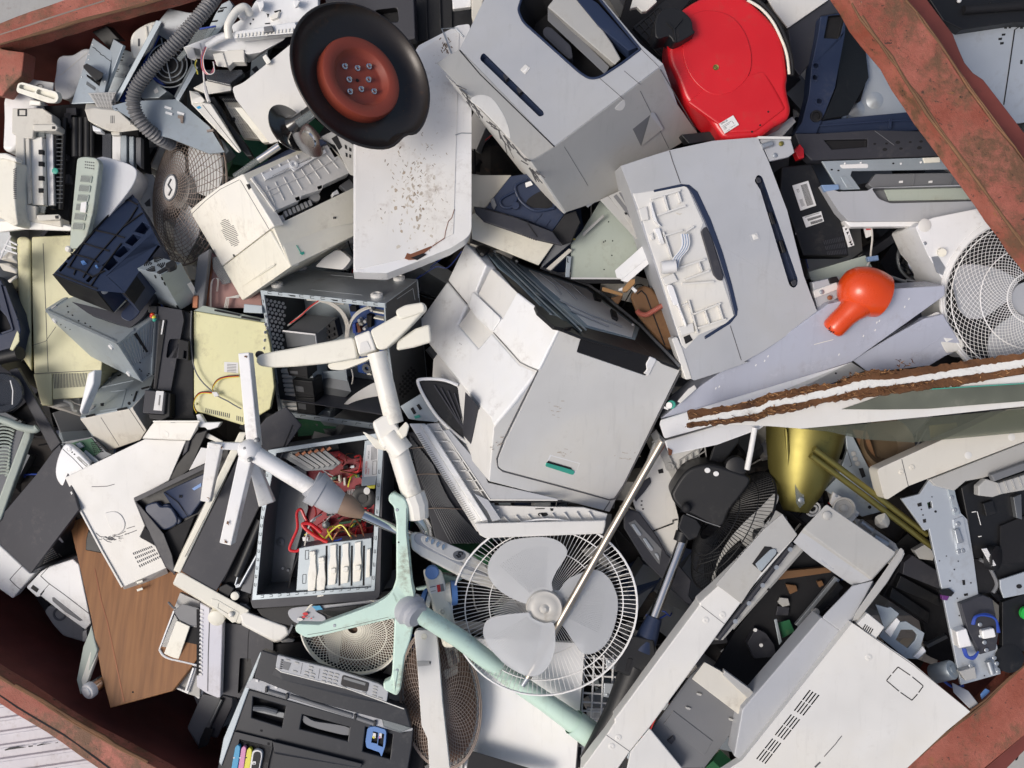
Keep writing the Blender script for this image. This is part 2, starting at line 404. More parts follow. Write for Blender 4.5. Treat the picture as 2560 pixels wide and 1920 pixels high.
class Th:
 def __init__(s,name,label,cat,group=None,kind=None):
  s.name,s.label,s.cat,s.group,s.kind,s.parts=name,label,cat,group,kind,[];THINGS.append(s)
 def add(s,name,geo,mats,bevel=0.0,to=None,label=None,seg=2,kind=None):
  s.parts.append(dict(name=name,geo=geo,mats=mats if isinstance(mats,(list,tuple))else[mats],bevel=bevel,to=to,label=label,seg=seg,kind=kind))
  return len(s.parts)-1
 def one(s,geo,mats,bevel=0.0,seg=2):
  s.add(s.name,geo,mats,bevel,seg=seg);s.single=True;return s
def _mesh(name,p,org):
 g=p['geo'];me=bpy.data.meshes.new(name)
 me.from_pydata([tuple(v-org)for v in g.v],[],g.f)
 for m in p['mats']:me.materials.append(m)
 me.polygons.foreach_set('material_index',g.m);me.polygons.foreach_set('use_smooth',g.sm)
 bm=bmesh.new();bm.from_mesh(me);bmesh.ops.remove_doubles(bm,verts=bm.verts[:],dist=2e-5)
 bmesh.ops.recalc_face_normals(bm,faces=bm.faces[:]);bm.to_mesh(me);bm.free();me.update()
 o=bpy.data.objects.new(name,me);sc.collection.objects.link(o)
 if any(g.sm):me.set_sharp_from_angle(angle=rad(38))
 if p['bevel']>0:
  b=o.modifiers.new('bevel','BEVEL');b.width=p['bevel']/1000;b.segments=p['seg'];b.limit_method='ANGLE';b.angle_limit=rad(38)
  if p['seg']>2 or p['bevel']>=3:
   me.polygons.foreach_set('use_smooth',[True]*len(me.polygons));b.harden_normals=True
 return o
def finish():
 for t in THINGS:
  allv=[v for p in t.parts for v in p['geo'].v]
  if not allv:continue
  zc=min(v.z for v in allv);org=V((sum(v.x for v in allv)/len(allv),sum(v.y for v in allv)/len(allv),zc))
  if getattr(t,'single',False)or len(t.parts)==1:
   root=_mesh(t.name,t.parts[0],org);root.location=org
  else:
   root=bpy.data.objects.new(t.name,None);sc.collection.objects.link(root);root.location=org;root.empty_display_size=.05
   obs=[]
   for p in t.parts:
    po=sum((v for v in p['geo'].v),V((0,0,0)))/len(p['geo'].v)
    o=_mesh(p['name'],p,po);obs.append((o,po))
    if p['to']is None:o.parent=root;o.location=po-org
    else:o.parent=obs[p['to']][0];o.location=po-obs[p['to']][1]
    if p['label']:o['label']=p['label']
    if p['kind']:o['kind']=p['kind']
  if t.label:root['label']=t.label
  if t.cat:root['category']=t.cat
  if t.group:root['group']=t.group
  if t.kind:root['kind']=t.kind
HZ=lambda z:Pl(V((0,0,z)),V((0,0,1)))
a0,b0,i0=_tile(0,0,400/1659.),_tile(400,0,400/1659.),_tile(0,1560,480/2212.)
M.concrete=mat('grey_concrete',(.36,.36,.355),.85,dirt=.3,spot=.3,bump=.3,bs=60.)
g=Th('ground',None,None,kind='structure')
g.one(mk([V((-30,-30,-1.35)),V((30,-30,-1.35)),V((30,30,-1.35)),V((-30,30,-1.35))],[(0,1,2,3)]),M.concrete)
ZR=.10
def jag(poly,a=2):
 out=[]
 for i,p in enumerate(poly):
  q=poly[(i+1)%len(poly)]
  n=max(1,int(math.hypot(q[0]-p[0],q[1]-p[1])/40))
  for k in range(n):
   t=k/n;out.append((p[0]+(q[0]-p[0])*t+(R.uniform(-a,a)if k else 0),p[1]+(q[1]-p[1])*t+(R.uniform(-a,a)if k else 0)))
 return out
sk=Th('waste_skip','rusty red oxide steel skip whose open top frames the whole scrap heap','skip')
top=HZ(ZR)
sk.add('rim_beam',slab(top,jag([(-700,330),(-60,78),(0,57),(157,0),(700,-190),(720,-100),(430,-9),(217,46),(60,95),(0,112),(-60,135),(-690,420)]),45),M.rim,3)
sk.add('rim_beam',slab(top,jag([(-700,1335),(0,1760),(115,1831),(243,1920),(800,2280),(840,2180),(369,1907),(276,1857),(180,1805),(87,1744),(0,1690),(-660,1270)]),45),M.rim,3)
sk.add('rim_seam',raised(top,jag([(-20,1726),(0,1737),(45,1767),(110,1806),(160,1835),(230,1885),(290,1930),(288,1934),(227,1889),(158,1839),(108,1810),(43,1771),(0,1741),(-22,1730)],2),.6),M.pen)
sk.add('rim_seam',raised(top,jag([(-10,88),(40,72),(120,44),(190,22),(260,0),(262,3),(190,26),(121,48),(41,75),(-10,91)],2),.6),M.rust)
br=L('960,1659 1080,1540 1160,1480 1250,1410 1430,1270 1540,1165 1659,1050')
sk.add('rim_beam',slab(HZ(.08),jag([(2150,2010)]+br+[(3050,1240),(3050,1420)]+L('1659,1470 1430,1659')+[(2330,2060)]),45),M.rim,3)
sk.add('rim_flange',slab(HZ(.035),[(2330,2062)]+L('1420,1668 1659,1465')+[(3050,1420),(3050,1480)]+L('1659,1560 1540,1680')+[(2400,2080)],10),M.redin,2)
tb=D('520,-160 630,0 690,110 760,200 880,340 950,470 1090,680 1270,920 1390,1080 1659,1460 1850,1700 1850,1200 1659,950 1600,870 1490,740 1400,620 1250,400 1150,240 1060,110 960,0 850,-160')
cb=TP(D(1200,700),255,-.05,-.1)
sk.add('cross_beam',slab(cb,jag(tb,2),55),M.rim,4,seg=3)
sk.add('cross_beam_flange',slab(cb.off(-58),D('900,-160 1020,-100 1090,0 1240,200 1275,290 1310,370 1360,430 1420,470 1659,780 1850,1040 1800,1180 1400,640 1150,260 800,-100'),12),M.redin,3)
M.rustedge=mat('rust_edge',(.17,.088,.046),.85,dirt=.6,dcol=(.30,.14,.06),var=.4,bump=.4,bs=80.)
def edge(pl,pts,w):
 g=Geo();q=jag(pts,1.5);h=[(x+R.uniform(-w,w)*.4,y+R.uniform(-w,w)*.4)for x,y in q]
 return tube([pl.at(*p,-1)for p in h],[R.uniform(.5,1)*w for _ in h],6)
sk.add('rusty_edge',edge(top,[(0,112),(60,95),(217,46),(430,-9)],4),M.rustedge)
sk.add('rusty_edge',edge(top,[(0,1690),(87,1744),(180,1805),(276,1857),(369,1907)],4.5),M.rustedge)
sk.add('rusty_edge',edge(cb,D('640,20 690,110 760,200 880,340 950,470 1090,680 1270,920 1390,1080 1659,1460'),4),M.rustedge)
sk.add('rusty_edge',edge(cb,D('960,0 1060,110 1150,240 1250,400 1400,620 1490,740 1600,870 1659,950'),3),M.rustedge)
sk.add('rusty_edge',edge(HZ(.08),br[:7],3),M.rustedge)
def wall(pts,z0,z1,t):
 g=Geo()
 for(x0,y0),(x1,y1)in zip(pts,pts[1:]):
  p,q=PZ(x0,y0,z0),PZ(x1,y1,z0);d=(q-p).normalized();n=d.cross(V((0,0,1)))*(t/1000.)
  dn=V((0,0,z1-z0));g+=hexa([p,q,q+n,p+n,p+dn,q+dn,q+n+dn,p+n+dn])
 return g
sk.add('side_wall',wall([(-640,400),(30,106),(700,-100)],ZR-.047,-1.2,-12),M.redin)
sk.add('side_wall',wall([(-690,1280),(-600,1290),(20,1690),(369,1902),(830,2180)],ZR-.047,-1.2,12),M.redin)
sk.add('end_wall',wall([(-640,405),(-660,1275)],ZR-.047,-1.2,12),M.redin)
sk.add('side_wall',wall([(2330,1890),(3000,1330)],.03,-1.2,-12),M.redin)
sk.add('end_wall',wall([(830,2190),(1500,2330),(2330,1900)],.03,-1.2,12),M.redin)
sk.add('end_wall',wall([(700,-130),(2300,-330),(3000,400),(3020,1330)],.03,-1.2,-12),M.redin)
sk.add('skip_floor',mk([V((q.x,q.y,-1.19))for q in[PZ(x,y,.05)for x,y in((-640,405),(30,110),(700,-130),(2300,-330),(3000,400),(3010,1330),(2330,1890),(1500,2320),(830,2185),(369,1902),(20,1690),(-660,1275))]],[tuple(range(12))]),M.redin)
cp=TP(a0(60,700),40,.15,.1)
sk.add('corner_post',slab(cp,a0('-180,420 20,505 90,520 250,540 225,780 70,930 20,1000 -160,960'),40),M.rim,3)
cs=Th('corrugated_sheet','pale lilac corrugated metal sheet lying outside the skip at the near left corner','metal sheet')
cpl=HZ(-.35);q0=i0('-500,960 0,990 0,1000 1500,2000');NR=26
v,f=[],[]
p0,pu,pv=cpl.at(*i0(-900,700)),None,None
pu=(cpl.at(*i0(1500,1200))-cpl.at(*i0(-900,1550))).normalized();pv=pu.cross(V((0,0,1)))
p0=cpl.at(*i0(-900,1050))-pv*.25
prof=[(0,0),(.32,0),(.42,1),(.58,1),(.68,0)]
rows=[(i+a,hh)for i in range(14)for a,hh in prof]
for a,hh in rows:
 for e in(0,1.3):v.append(p0+pv*(a*.034)+pu*e+V((0,0,.006*hh)))
for k in range(len(rows)-1):f.append((2*k,2*k+1,2*k+3,2*k+2))
M.lilacsheet=mat('pale_lilac_sheet',(.52,.50,.54),.45,dirt=.3)
cs.add('sheet',mk(v,f),M.lilacsheet)
mk_=HZ(-.342)
cs.add('ink_mark',raised(mk_,i0('50,1450 95,1430 200,1412 300,1420 200,1435 100,1450 60,1460'),1),M.ink)
cs.add('ink_mark',raised(mk_,i0('325,1405 375,1400 375,1412 330,1418'),1),M.ink)
cs.add('ink_mark',raised(mk_,i0('425,1398 470,1382 590,1378 520,1388 430,1406'),1),M.ink)
cs.add('ink_mark',raised(mk_,i0('635,1370 665,1360 665,1368 640,1374'),1),M.ink)
t=Th('appliance_shell','curved white plastic shell against the far left red wall','plastic shell')
pl=TP(a0(740,760),-60,-.3,.25)
t.add('shell',slab(pl,cat2(a0('610,590 750,570 850,515 905,505 960,530 900,720 830,900 760,1000 680,1035 600,990 560,900 580,740'),3),70),M.white,22,seg=4)
t.add('crease',strip(pl,a0('585,790 640,770 700,720 780,650 850,590 905,545'),1.6,.8),M.warmwhite)
t=Th('drive_chassis','grey sheet metal chassis with a wavy crack behind the vented beige cover','metal chassis')
pl=TP(a0(1000,700),5,.12,-.1)
t.add('plate',slab(pl,a0('965,395 1130,512 1175,520 1060,1060 740,1075'),5,wells=[(a0('900,770 1000,830 1060,800 1030,890 900,790'),4,1)]),[M.bluesteel,M.deep],1)
t.add('side_flange',slab(TP(a0(1200,600),12,.5,0),a0('1140,512 1175,405 1275,468 1090,950 1060,1040 1055,1020'),8),M.bluesteel,1)
t.add('connector',hull(TP(a0(960,740),35).pts(a0('862,680 900,655 1075,760 1060,800 990,830 865,705'))+pl.pts(a0('880,700 900,680 1060,780 1000,850'))),M.black,1)
t.add('crack',strip(pl,a0('960,490 985,500 1000,520 1035,545 1045,565 1080,580 1105,605 1150,635'),1.6,.5),M.pen)
t.add('vent',slots(pl,a0('900,840 995,905 985,940 890,875'),12,1,.5,1),M.line)
for q in((960,465),(925,565),(920,620),(1180,445),(1210,520),(1100,760),(850,800),(1090,845)):t.add('rivet',knobdisc(pl,a0(*q),1.6,1.2,8),M.paper)
t=Th('dark_wedge','dark brown plastic bezel wedged under the far rim beside the drive chassis','bezel')
t.one(slab(TP(a0(1100,390),-25,.2,.2),a0('950,330 1105,265 1240,410 1175,410 1140,512'),25),M.black,2)
t=Th('drive_cage','grey slotted drive cage in shade behind the drive chassis','drive cage')
pl=TP(a0(1260,730),-70,.1,.1)
t.add('cage',slab(pl,a0('1275,505 1420,560 1420,640 1210,960 1090,960'),60),M.bluesteel,2)
t.add('slot',slots(pl,a0('1240,540 1290,545 1270,640 1220,640'),1,3,1,.4)+slots(pl,a0('1190,700 1240,710 1220,750 1180,745'),1,2,1,.4),M.pen)
t.add('rail',strip(pl,a0('1230,650 1340,680'),7,4)+strip(pl,a0('1170,770 1300,790'),9,6),M.bluesteel)
t=Th('ribbed_shell','pale ribbed plastic cap leaning beside the open grey computer case','plastic cap')
pl=TP(a0(1490,410),-20,-.3,.3)
t.add('cap',slab(pl,cat2(a0('1360,380 1400,320 1500,255 1625,215 1665,250 1600,430 1540,530 1425,612 1370,590 1350,470'),2),45),M.warmwhite,6,seg=3)
t.add('rib',strip(pl,a0('1515,270 1530,420'),3,3)+strip(pl,a0('1575,260 1590,330'),3,3),M.beige)
t.add('groove',strip(pl,a0('1440,400 1440,480'),5,.6),M.line)
t=Th('computer_case','open grey computer case with bright blue rails and a black fan under the hose','computer case')
fl=TP(A(940,420),-95,.1,.15)
t.add('tray',slab(fl,A('690,600 930,140 1190,230 1140,400 1050,590'),8),M.navy,1)
t.add('side_wall',hull(TP(A(800,380),30,.25,.1).pts(A('660,620 925,120 960,125 700,600'))+fl.pts(A('690,610 930,180'))),M.bluesteel,1)
t.add('rail',slab(TP(A(760,560),-30,0,.1),A('705,600 780,470 800,500 745,605'),30),M.vinyl,2)
t.add('rail',slab(TP(A(910,240),-50,0,.1),A('830,400 930,200 950,210 850,410'),20),M.vinyl,2)
t.add('rail',slab(TP(A(930,470),-60,0,.1),A('905,450 970,490 960,505 905,470'),15),M.vinyl,1)
t.add('front_panel',slab(TP(A(980,700),25,-.05,-.15),A('658,628 760,600 1050,588 1240,750 1330,900 1240,910 1000,815 930,800'),4,through=[A('665,640 695,640 700,655 680,655')]),M.bluesteel,1.5)
pl=TP(A(980,700),25,-.05,-.15)
for q in((995,635),(1000,668),(1070,668)):t.add('clip',raised(pl,quad(A(q[0]-20,q[1]-4),A(q[0]+20,q[1]+8),5),3),M.white)
t.add('bracket',raised(pl,A('1055,682 1085,685 1082,725 1070,725 1068,700 1052,695'),5),M.rust)
t.add('end_wall',hull(TP(A(1100,490),22).pts(A('1040,585 1150,380 1175,400 1060,600'))+fl.pts(A('1030,570 1130,380'))),M.bluesteel,1)
t.add('top_panel',slab(TP(A(1050,140),-30,.1,.1),A('935,130 1000,50 1120,75 1190,70 1110,200 1020,255 930,200'),4),M.steel,1)
fc=TP(A(1000,380),-55,.05,.1)
fb=t.add('fan_housing',slab(fc,rnd(A('840,380 960,200 1110,330 1060,490 970,500'),10),30),M.black,2)
g=Geo()
for r in(20,32,44,56):g+=tube([fc.at(*p,6)for p in circ(A(1005,385),r,r*1.0,28)],1.4,5,True)
g+=rod(fc.at(*A(955,225),10),fc.at(*A(1012,480),10),1.6)
t.add('fan_grille',g,M.steel,to=fb)
t.add('drive_box',slab(TP(A(900,520),-55,.1,0),A('830,555 900,470 990,540 940,580 840,585'),40),M.bluesteel,2)
t.add('sticker',raised(TP(A(900,520),-55,.1,0),A('910,535 930,520 940,545 918,555'),1),M.paper)
t=Th('ribbed_hose','grey ribbed vacuum hose bending down over the open computer case','hose')
cl=cat([P(*A(1290,-50),60),P(*A(1230,40),75),P(*A(1100,190),90),P(*A(1000,295),92),P(*A(880,420),85),P(*A(800,540),75),P(*A(795,640),65),P(*A(850,740),50),P(*A(940,815),20),P(*A(1010,850),-20)],26)
L_len=[0]
for p,q in zip(cl,cl[1:]):L_len.append(L_len[-1]+(q-p).length)
n=int(L_len[-1]/.0016);pts,rs=[],[]
for i in range(n):
 s=L_len[-1]*i/(n-1);k=max(0,min(len(cl)-2,next((j for j,x in enumerate(L_len)if x>s),len(cl)-1)-1))
 u=(s-L_len[k])/max(1e-9,L_len[k+1]-L_len[k]);pts.append(cl[k].lerp(cl[k+1],u));rs.append(14.6+1.9*math.sin(i*2*math.pi/4.5))
t.one(tube(pts,rs,16),M.rubber)
t=Th('printer_mechanism','white plastic printer mechanism with a loop handle and stray wires near the far rim','printer part')
pl=TP(b0(1150,230),60,.05,-.1)
t.add('deck',slab(pl,b0('980,20 1050,-60 1640,-60 1640,60 1580,140 1420,230 1440,330 770,400 740,260 900,160'),18),M.white,2)
lo=TP(b0(700,470),28,0,-.15)
t.add('lower_frame',hull(lo.pts(b0('240,485 420,420 640,330 1330,360 1290,410 1050,540 930,560 870,500 560,510'))+lo.off(-45).pts(b0('280,600 560,570 925,650'))),M.white,2)
t.add('bracket',hull(lo.off(6).pts(b0('240,485 345,490 390,640 300,610'))+lo.off(-25).pts(b0('250,500 390,640'))),M.warmwhite,2)
t.add('bracket',hull(lo.off(8).pts(b0('545,560 650,540 700,700 590,690'))+lo.off(-30).pts(b0('760,640 560,560'))),M.warmwhite,2)
t.add('end_plate',slab(lo.off(4),b0('650,545 700,520 870,510 880,640 760,640 700,700'),20),M.warmwhite,2)
t.add('ledge',hull(pl.off(22).pts(b0('760,330 1400,225 1440,340 770,400'))+pl.pts(b0('760,330 1400,225 1440,340 770,400'))),M.white,2)
t.add('handle',tube(cat([pl.at(*p,o)for p,o in zip(b0('715,400 705,300 720,230 790,120 860,75 900,85 930,140'),(22,30,34,34,32,26,10))],6),8.5,10),M.warmwhite)
t.add('roller_pad',slab(pl.off(30),b0('1070,275 1160,260 1180,320 1080,335'),20),M.midgrey,2)
g=Geo()
for k in range(16):g+=raised(pl.off(20),quad(b0(800+k*38,385-k*4),b0(800+k*38,350-k*4),4),5)
t.add('teeth',g,M.warmwhite)
t.add('gear',lathe(pl.at(*b0(865,180)),pl.n,[(9,0),(9,14),(5,16),(.1,16)],14),M.white)
t.add('clip',raised(pl,b0('1130,180 1180,140 1240,110 1220,180 1160,200'),8),M.warmwhite,1)
for s in('1100,140 1130,145 1125,165 1115,180 1110,150','960,190 975,195 970,210 958,205','930,235 945,238 940,255 928,250','1085,240 1140,235 1140,246 1090,250','1180,115 1250,100 1255,120 1190,130'):
 t.add('cutout',raised(pl,b0(s),1),M.pen)
t.add('upright',hull(pl.off(25).pts(b0('1005,20 1075,0 1080,60 1040,130'))+pl.pts(b0('1000,0 1070,120'))),M.white,2)
t.add('upright',hull(pl.off(25).pts(b0('1380,0 1460,0 1420,70 1395,90'))+pl.pts(b0('1390,0 1440,80'))),M.white,2)
t.add('arm',tube([lo.at(*b0(480,480),20),lo.at(*b0(600,410),22),lo.at(*b0(700,365),24)],8,10),M.white)
t=Th('coloured_wires','bundle of orange and blue wires drooping from the white printer mechanism','wires')
for k,m in enumerate((M.orange,M.blue,M.copper,M.orange,M.paper)):
 d=k*6
 t.add('wire',tube(cat([lo.at(*p,16+k*2)for p in b0(f'{470+d},485 {445+d},540 {425+d},620 {440+d},720 {490+d},770 {540+d},740 {575-d},640')],5),1.1,5),m)
for k,m in enumerate((M.yl,M.copper,M.pcb)):t.add('wire',tube(cat([lo.at(*p,14)for p in b0(f'{380-k*6},620 {365-k*4},680 {385+k*4},740 {390+k*5},770')],5),1.0,5),m)
t.add('ribbon',tube(cat([lo.at(*p,12)for p in b0('415,450 430,520 440,620 455,800 465,900 490,1000 510,1055')],5),[2]*20+[4]*11,6),M.paper)
t=Th('grey_bracket','long grey metal bracket with square cut-outs behind the white mechanism','bracket')
pl=TP(b0(600,200),0,.1,.1)
t.add('rail',slab(pl,b0('450,400 580,130 640,40 720,0 760,60 680,230 620,320 560,380'),20),M.bluesteel,1)
for s in('600,110 660,95 650,120 595,130','540,215 600,205 590,225 530,230','620,80 690,70 690,80 620,95'):t.add('cutout',raised(pl,b0(s),1),M.pen)
t=Th('plastic_bag','clear zip bag with a blue strip lying behind the hose','bag')
pl=TP(b0(450,350),12,.1,.0)
t.add('film',slab(pl,b0('390,290 580,262 570,300 420,480 300,540 200,640 170,600 280,470'),3),M.clear,1)
t.add('zip_strip',strip(pl,b0('400,300 575,268'),3,3),M.vinyl)
t=Th('printer_cover','large flat light grey panel with a rounded corner behind the wheel','panel')
pl=TP(b0(1200,850),72,.05,.05)
t.add('panel',slab(pl,rnd(b0('745,905 860,860 1400,420 1560,300 1700,900 1640,1180 1350,1430 1140,1490 780,1020'),[9,14,3,3,3,3,3,3,6]),7),M.mfp,2)
t.add('tab',hull(pl.off(12).pts(b0('1060,590 1100,560 1155,640 1110,675'))+pl.off(-10).pts(b0('1060,590 1100,560 1155,640 1110,675'))),M.warmwhite,2)
t.add('screw',screw(pl,b0(1375,712),3),M.mfp)
t.add('edge_frame',slab(pl.off(-8),b0('765,1110 850,1110 1140,1470 1060,1480 '),20),M.cream,2)
t=Th('fuser_box','white ribbed printer box with a dark smoky cover beneath the light grey panel','printer part')
pl=TP(b0(620,900),12,0,-.1)
t.add('cover',slab(pl.off(6),b0('460,720 850,720 860,760 730,860 740,890 480,830'),20),M.smoke,2)
t.add('box',hull(pl.pts(b0('340,910 480,830 740,880 745,940 480,985'))+pl.off(-45).pts(b0('360,950 745,960 740,900'))),M.warmwhite,3)
rb=TP(b0(850,1230),-5,.05,-.1)
t.add('rib_panel',slab(rb,b0('640,1020 780,1020 1090,1450 860,1430'),12),M.beige,1)
t.add('rib',ribs(rb,b0('660,1040 790,1040 1060,1440 880,1420'),7,5,2.2,6),M.beige)
t.add('black_clip',slots(rb.off(10),b0('600,1000 760,1000 800,1050 640,1045'),8,1,.5,1,6),M.pen)
t.add('knob',raised(rb,b0('730,1220 770,1215 775,1245 740,1250'),8),M.pen)
t=Th('white_bezel_strip','long white bezel strip with a tiny blue sticker right of the rusty fan','bezel')
pl=TP(b0(560,1280),55,.05,-.1)
t.add('strip',hull(pl.pts(b0('320,1075 430,1060 530,1080 850,1575 815,1590'))+pl.off(-35).pts(b0('300,930 340,1080 800,1580 560,1080'))),M.warmwhite,3)
t.add('step',hull(pl.off(4).pts(b0('330,1035 430,1000 470,1045 440,1065 330,1075'))+pl.off(-25).pts(b0('295,935 390,950 480,1050'))),M.warmwhite,2)
t.add('sticker',raised(pl,b0('375,1110 410,1098 430,1118 395,1130'),.8),M.cy)
t.add('seam',strip(pl,b0('440,1085 830,1580'),1.2,.5),M.line)
t=Th('black_rail','black plastic rail running down beside the white bezel strip','rail')
pl=TP(b0(720,1280),30,.05,-.1)
t.add('rail',slab(pl,b0('500,1010 560,1000 640,1130 700,1250 880,1480 960,1620 900,1620 700,1370 650,1290 660,1250'),25),M.black,2)
for q in((680,1320),(600,1180)):t.add('lug',slab(pl.off(5),circ(b0(*q),8,6,8),20),M.black,1)
t=Th('grey_box','small grey metal box in the gap right of the rusty fan','metal box')
pl=TP(b0(620,1500),-40,0,0)
t.add('box',slab(pl,b0('560,1440 640,1440 720,1560 640,1640 560,1600'),50),M.bluesteel,2)
t.add('slot',raised(pl,b0('560,1390 600,1380 640,1440 600,1440'),1),M.pen)
t=Th('black_cabinet','dark grey cabinet with an open slot behind the wheel at the far edge','cabinet')
pl=TP(B(780,80),-60,.05,.1)
t.add('front',slab(pl,B('500,-40 1030,-40 1040,230 900,260 600,60 510,40'),40,wells=[(rnd(B('800,60 930,45 940,130 830,130'),8),30,1)]),[M.slate,M.deep],3)
t=Th('black_crate','black plastic crate in deep shade at the far edge left of the grey laser printer','crate')
pl=TP(B(1150,100),-120,.0,.1)
t.add('crate',slab(pl,B('1035,-40 1400,-40 1380,200 1050,250'),60),M.black,2)
t.add('rib',strip(pl,B('1100,-40 1110,240'),4,8)+strip(pl,B('1180,-40 1190,230'),4,8)+strip(pl,B('1250,-40 1250,220'),4,8),M.black)
t=Th('white_cover','small white cover tucked in the far edge gap left of the grey laser printer','cover')
t.one(slab(TP(B(1310,10),-40,0,.1),B('1255,-40 1370,-40 1370,40 1260,55'),20),M.white,3)
t=Th('beige_upright','beige plastic upright standing behind the grey laser printer','plastic upright')
t.one(slab(TP(B(1400,60),-20,0,.1),B('1370,-40 1450,-40 1430,60 1385,140 1372,100'),40),M.beige,3)
t=Th('printer_carcass','stripped beige printer carcass with rollers and black mechanism at the far left edge','printer')
pl=TP(A(200,950),15,.0,.0)
t.add('frame',slab(pl,A('70,640 250,640 310,680 310,720 345,745 340,775 200,775 195,820 145,820 150,1210 215,1220 215,1290 360,1290 365,1345 105,1300 85,1100 90,800 68,790'),40),M.beige,3)
t.add('socket',slab(pl.off(1),A('103,645 158,645 158,688 103,688'),2,wells=[(A('112,652 150,652 150,682 112,682'),1.8,0)]),M.ink)
lw=TP(A(200,1000),5)
t.add('inner_panel',slab(lw,A('150,820 250,810 260,1215 160,1215'),20),M.warmwhite,2)
t.add('inner_edge',slab(lw.off(8),A('150,820 172,820 185,1205 165,1210'),12),M.beige,1)
for y in(900,970,1055,1128):t.add('black_pad',slab(lw.off(4),quad(A(228,y),A(252,y),11),10),M.pen)
t.add('arm',hull(pl.off(14).pts(A('195,740 330,738 345,755 335,775 200,775'))+pl.off(-4).pts(A('195,735 345,750 335,775'))),M.beige,2)
t.add('arm',hull(pl.off(14).pts(A('215,1275 350,1270 362,1290 355,1300 225,1310'))+pl.off(-4).pts(A('215,1275 362,1280 355,1310'))),M.beige,2)
t.add('arm_pad',raised(pl.off(14),A('308,748 326,748 326,764 308,764'),1),M.ink)
t.add('arm_pad',raised(pl.off(14),A('325,1278 345,1276 346,1296 328,1296'),1),M.ink)
dk=TP(A(500,850),-55,0,0)
t.add('mechanism_bed',slab(dk,A('190,632 490,612 560,640 820,770 840,1000 560,940 450,930 400,1350 370,1290 250,1250 250,800'),60),M.deep,2)
rr=TP(A(300,1000),-10)
t.add('guide_bar',slab(rr,A('270,790 312,795 318,1215 285,1218'),12),M.whitesheet,1)
t.add('guide_edge',slab(rr,A('248,810 268,810 285,1215 262,1215'),16),M.ink,1)
g=Geo()
for k,(x,r)in enumerate(((340,7),(385,6),(450,9),(480,6),(520,9),(545,5))):g+=rod(rr.at(*A(x,700),-10),rr.at(*A(x-25 if x<400 else x,1240 if x<400 else 930),-14),r)
t.add('roller',g,M.black)
g=Geo()
for k in range(17):g+=rod(rr.at(*A(335,800+k*25),-5),rr.at(*A(372,800+k*25),-5),1.2,6)
t.add('finger',g,M.darksteel)
t.add('clear_tab',slab(rr.off(14),A('200,780 262,780 265,815 205,808'),4),M.clear,1)
t.add('clear_tab',slab(rr.off(14),A('215,1218 272,1220 262,1262 220,1260'),4),M.clear,1)
t.add('green_gear',lathe(rr.at(*A(330,1015),14),VIEW,[(7,0),(7,4),(2,5),(.1,5)],7),M.teal)
g=Geo()
for x,y,w_,h_ in((420,660,60,40),(450,730,80,50),(400,700,40,60),(470,790,50,40),(360,760,40,30),(380,930,30,30),(395,1060,30,50)):
 g=slab(dk.off(14),A(f'{x-w_/2},{y-h_/2} {x+w_/2},{y-h_/2-4} {x+w_/2+3},{y+h_/2} {x-w_/2},{y+h_/2+3}'),30);t.add('mechanism_block',g,M.slate,1)
for k,(x0,x1,m)in enumerate(((605,660,M.smoke),(665,715,M.whitesheet),(715,750,M.bluesteel),(765,792,M.bluesteel),(805,835,M.midgrey))):
 t.add('shaft_plate',slab(dk.off(20+k),A(f'{x0},{790+k*6} {x1},{790+k*6} {x1},{980+k*4} {x0},{950+k*4}'),18),m,1)
t=Th('vented_cover','beige plastic cover with rows of vents right of the stripped printer carcass','cover')
pl=TP(A(650,700),28,0,-.1)
t.add('cover',hull(pl.pts(A('500,650 560,640 600,655 700,655 830,770 720,785 660,780 600,760 520,715'))+pl.off(-30).pts(A('510,600 830,760 600,770'))),M.beige,3)
vt=TP(A(610,600),22,0,.2)
t.add('vent_panel',slab(vt,A('520,550 690,545 660,610 680,640 710,655 590,655'),8),M.greyw,1)
t.add('vent',slots(vt,A('535,556 685,550 690,648 590,648'),7,12,.7,.45),M.line)
t.add('slot',slots(pl,A('652,685 680,685 680,730 652,730'),3,1,.35,1)+slots(pl,A('768,700 795,705 800,740 770,738'),3,1,.35,1),M.line)
t.add('end_piece',slab(pl.off(6),A('545,740 600,765 600,780 550,775'),20),M.white,2)
t.add('foot',slab(pl.off(-8),A('655,780 710,775 710,800 660,800'),12),M.beige,2)
t=Th('white_casing','rounded white casing standing along the left wall behind the stripped printer','casing')
t.one(slab(TP(A(60,740),-20,0,0),rnd(A('15,590 40,545 110,520 190,560 230,640 120,700 120,850 70,900 10,890 18,700'),12),80),M.whitesheet,16,seg=4)
t=Th('cream_dish','cream plastic handle tray lying on top of the rounded white casing','handle')
pl=TP(A(215,550),40,.0,.25)
t.add('tray',slab(pl,rnd(A('105,495 130,487 335,545 348,575 335,608 290,612 95,545'),8),18,wells=[(rnd(A('118,498 215,525 205,550 110,522'),5),9,0),(rnd(A('222,527 330,558 325,590 212,553'),5),9,0)]),[M.cream],2)
t.add('stem',slab(pl.off(-18),A('175,590 240,600 240,625 170,625'),20),M.warmwhite,2)
t=Th('grey_card','grey flat card with a scribbled loop in the far left corner','card')
pl=TP(A(220,495),-10,0,.2)
t.add('card',slab(pl,A('128,460 318,490 312,540 120,500'),4),M.mfp,1)
t.add('scribble',tube(cat([pl.at(*p,2)for p in A('190,510 215,508 240,500 255,510 245,525 225,520 218,505 235,498')],4),.8,4),M.line)
t=Th('white_radiator_end','cream rounded end cover with side vents at the left edge','end cover')
pl=TP(A(50,1130),45,.2,0)
t.add('cover',slab(pl,rnd(A('-40,925 20,925 95,960 82,1100 95,1250 105,1325 85,1342 0,1290 -40,1290'),8),50),M.cream,10,seg=3)
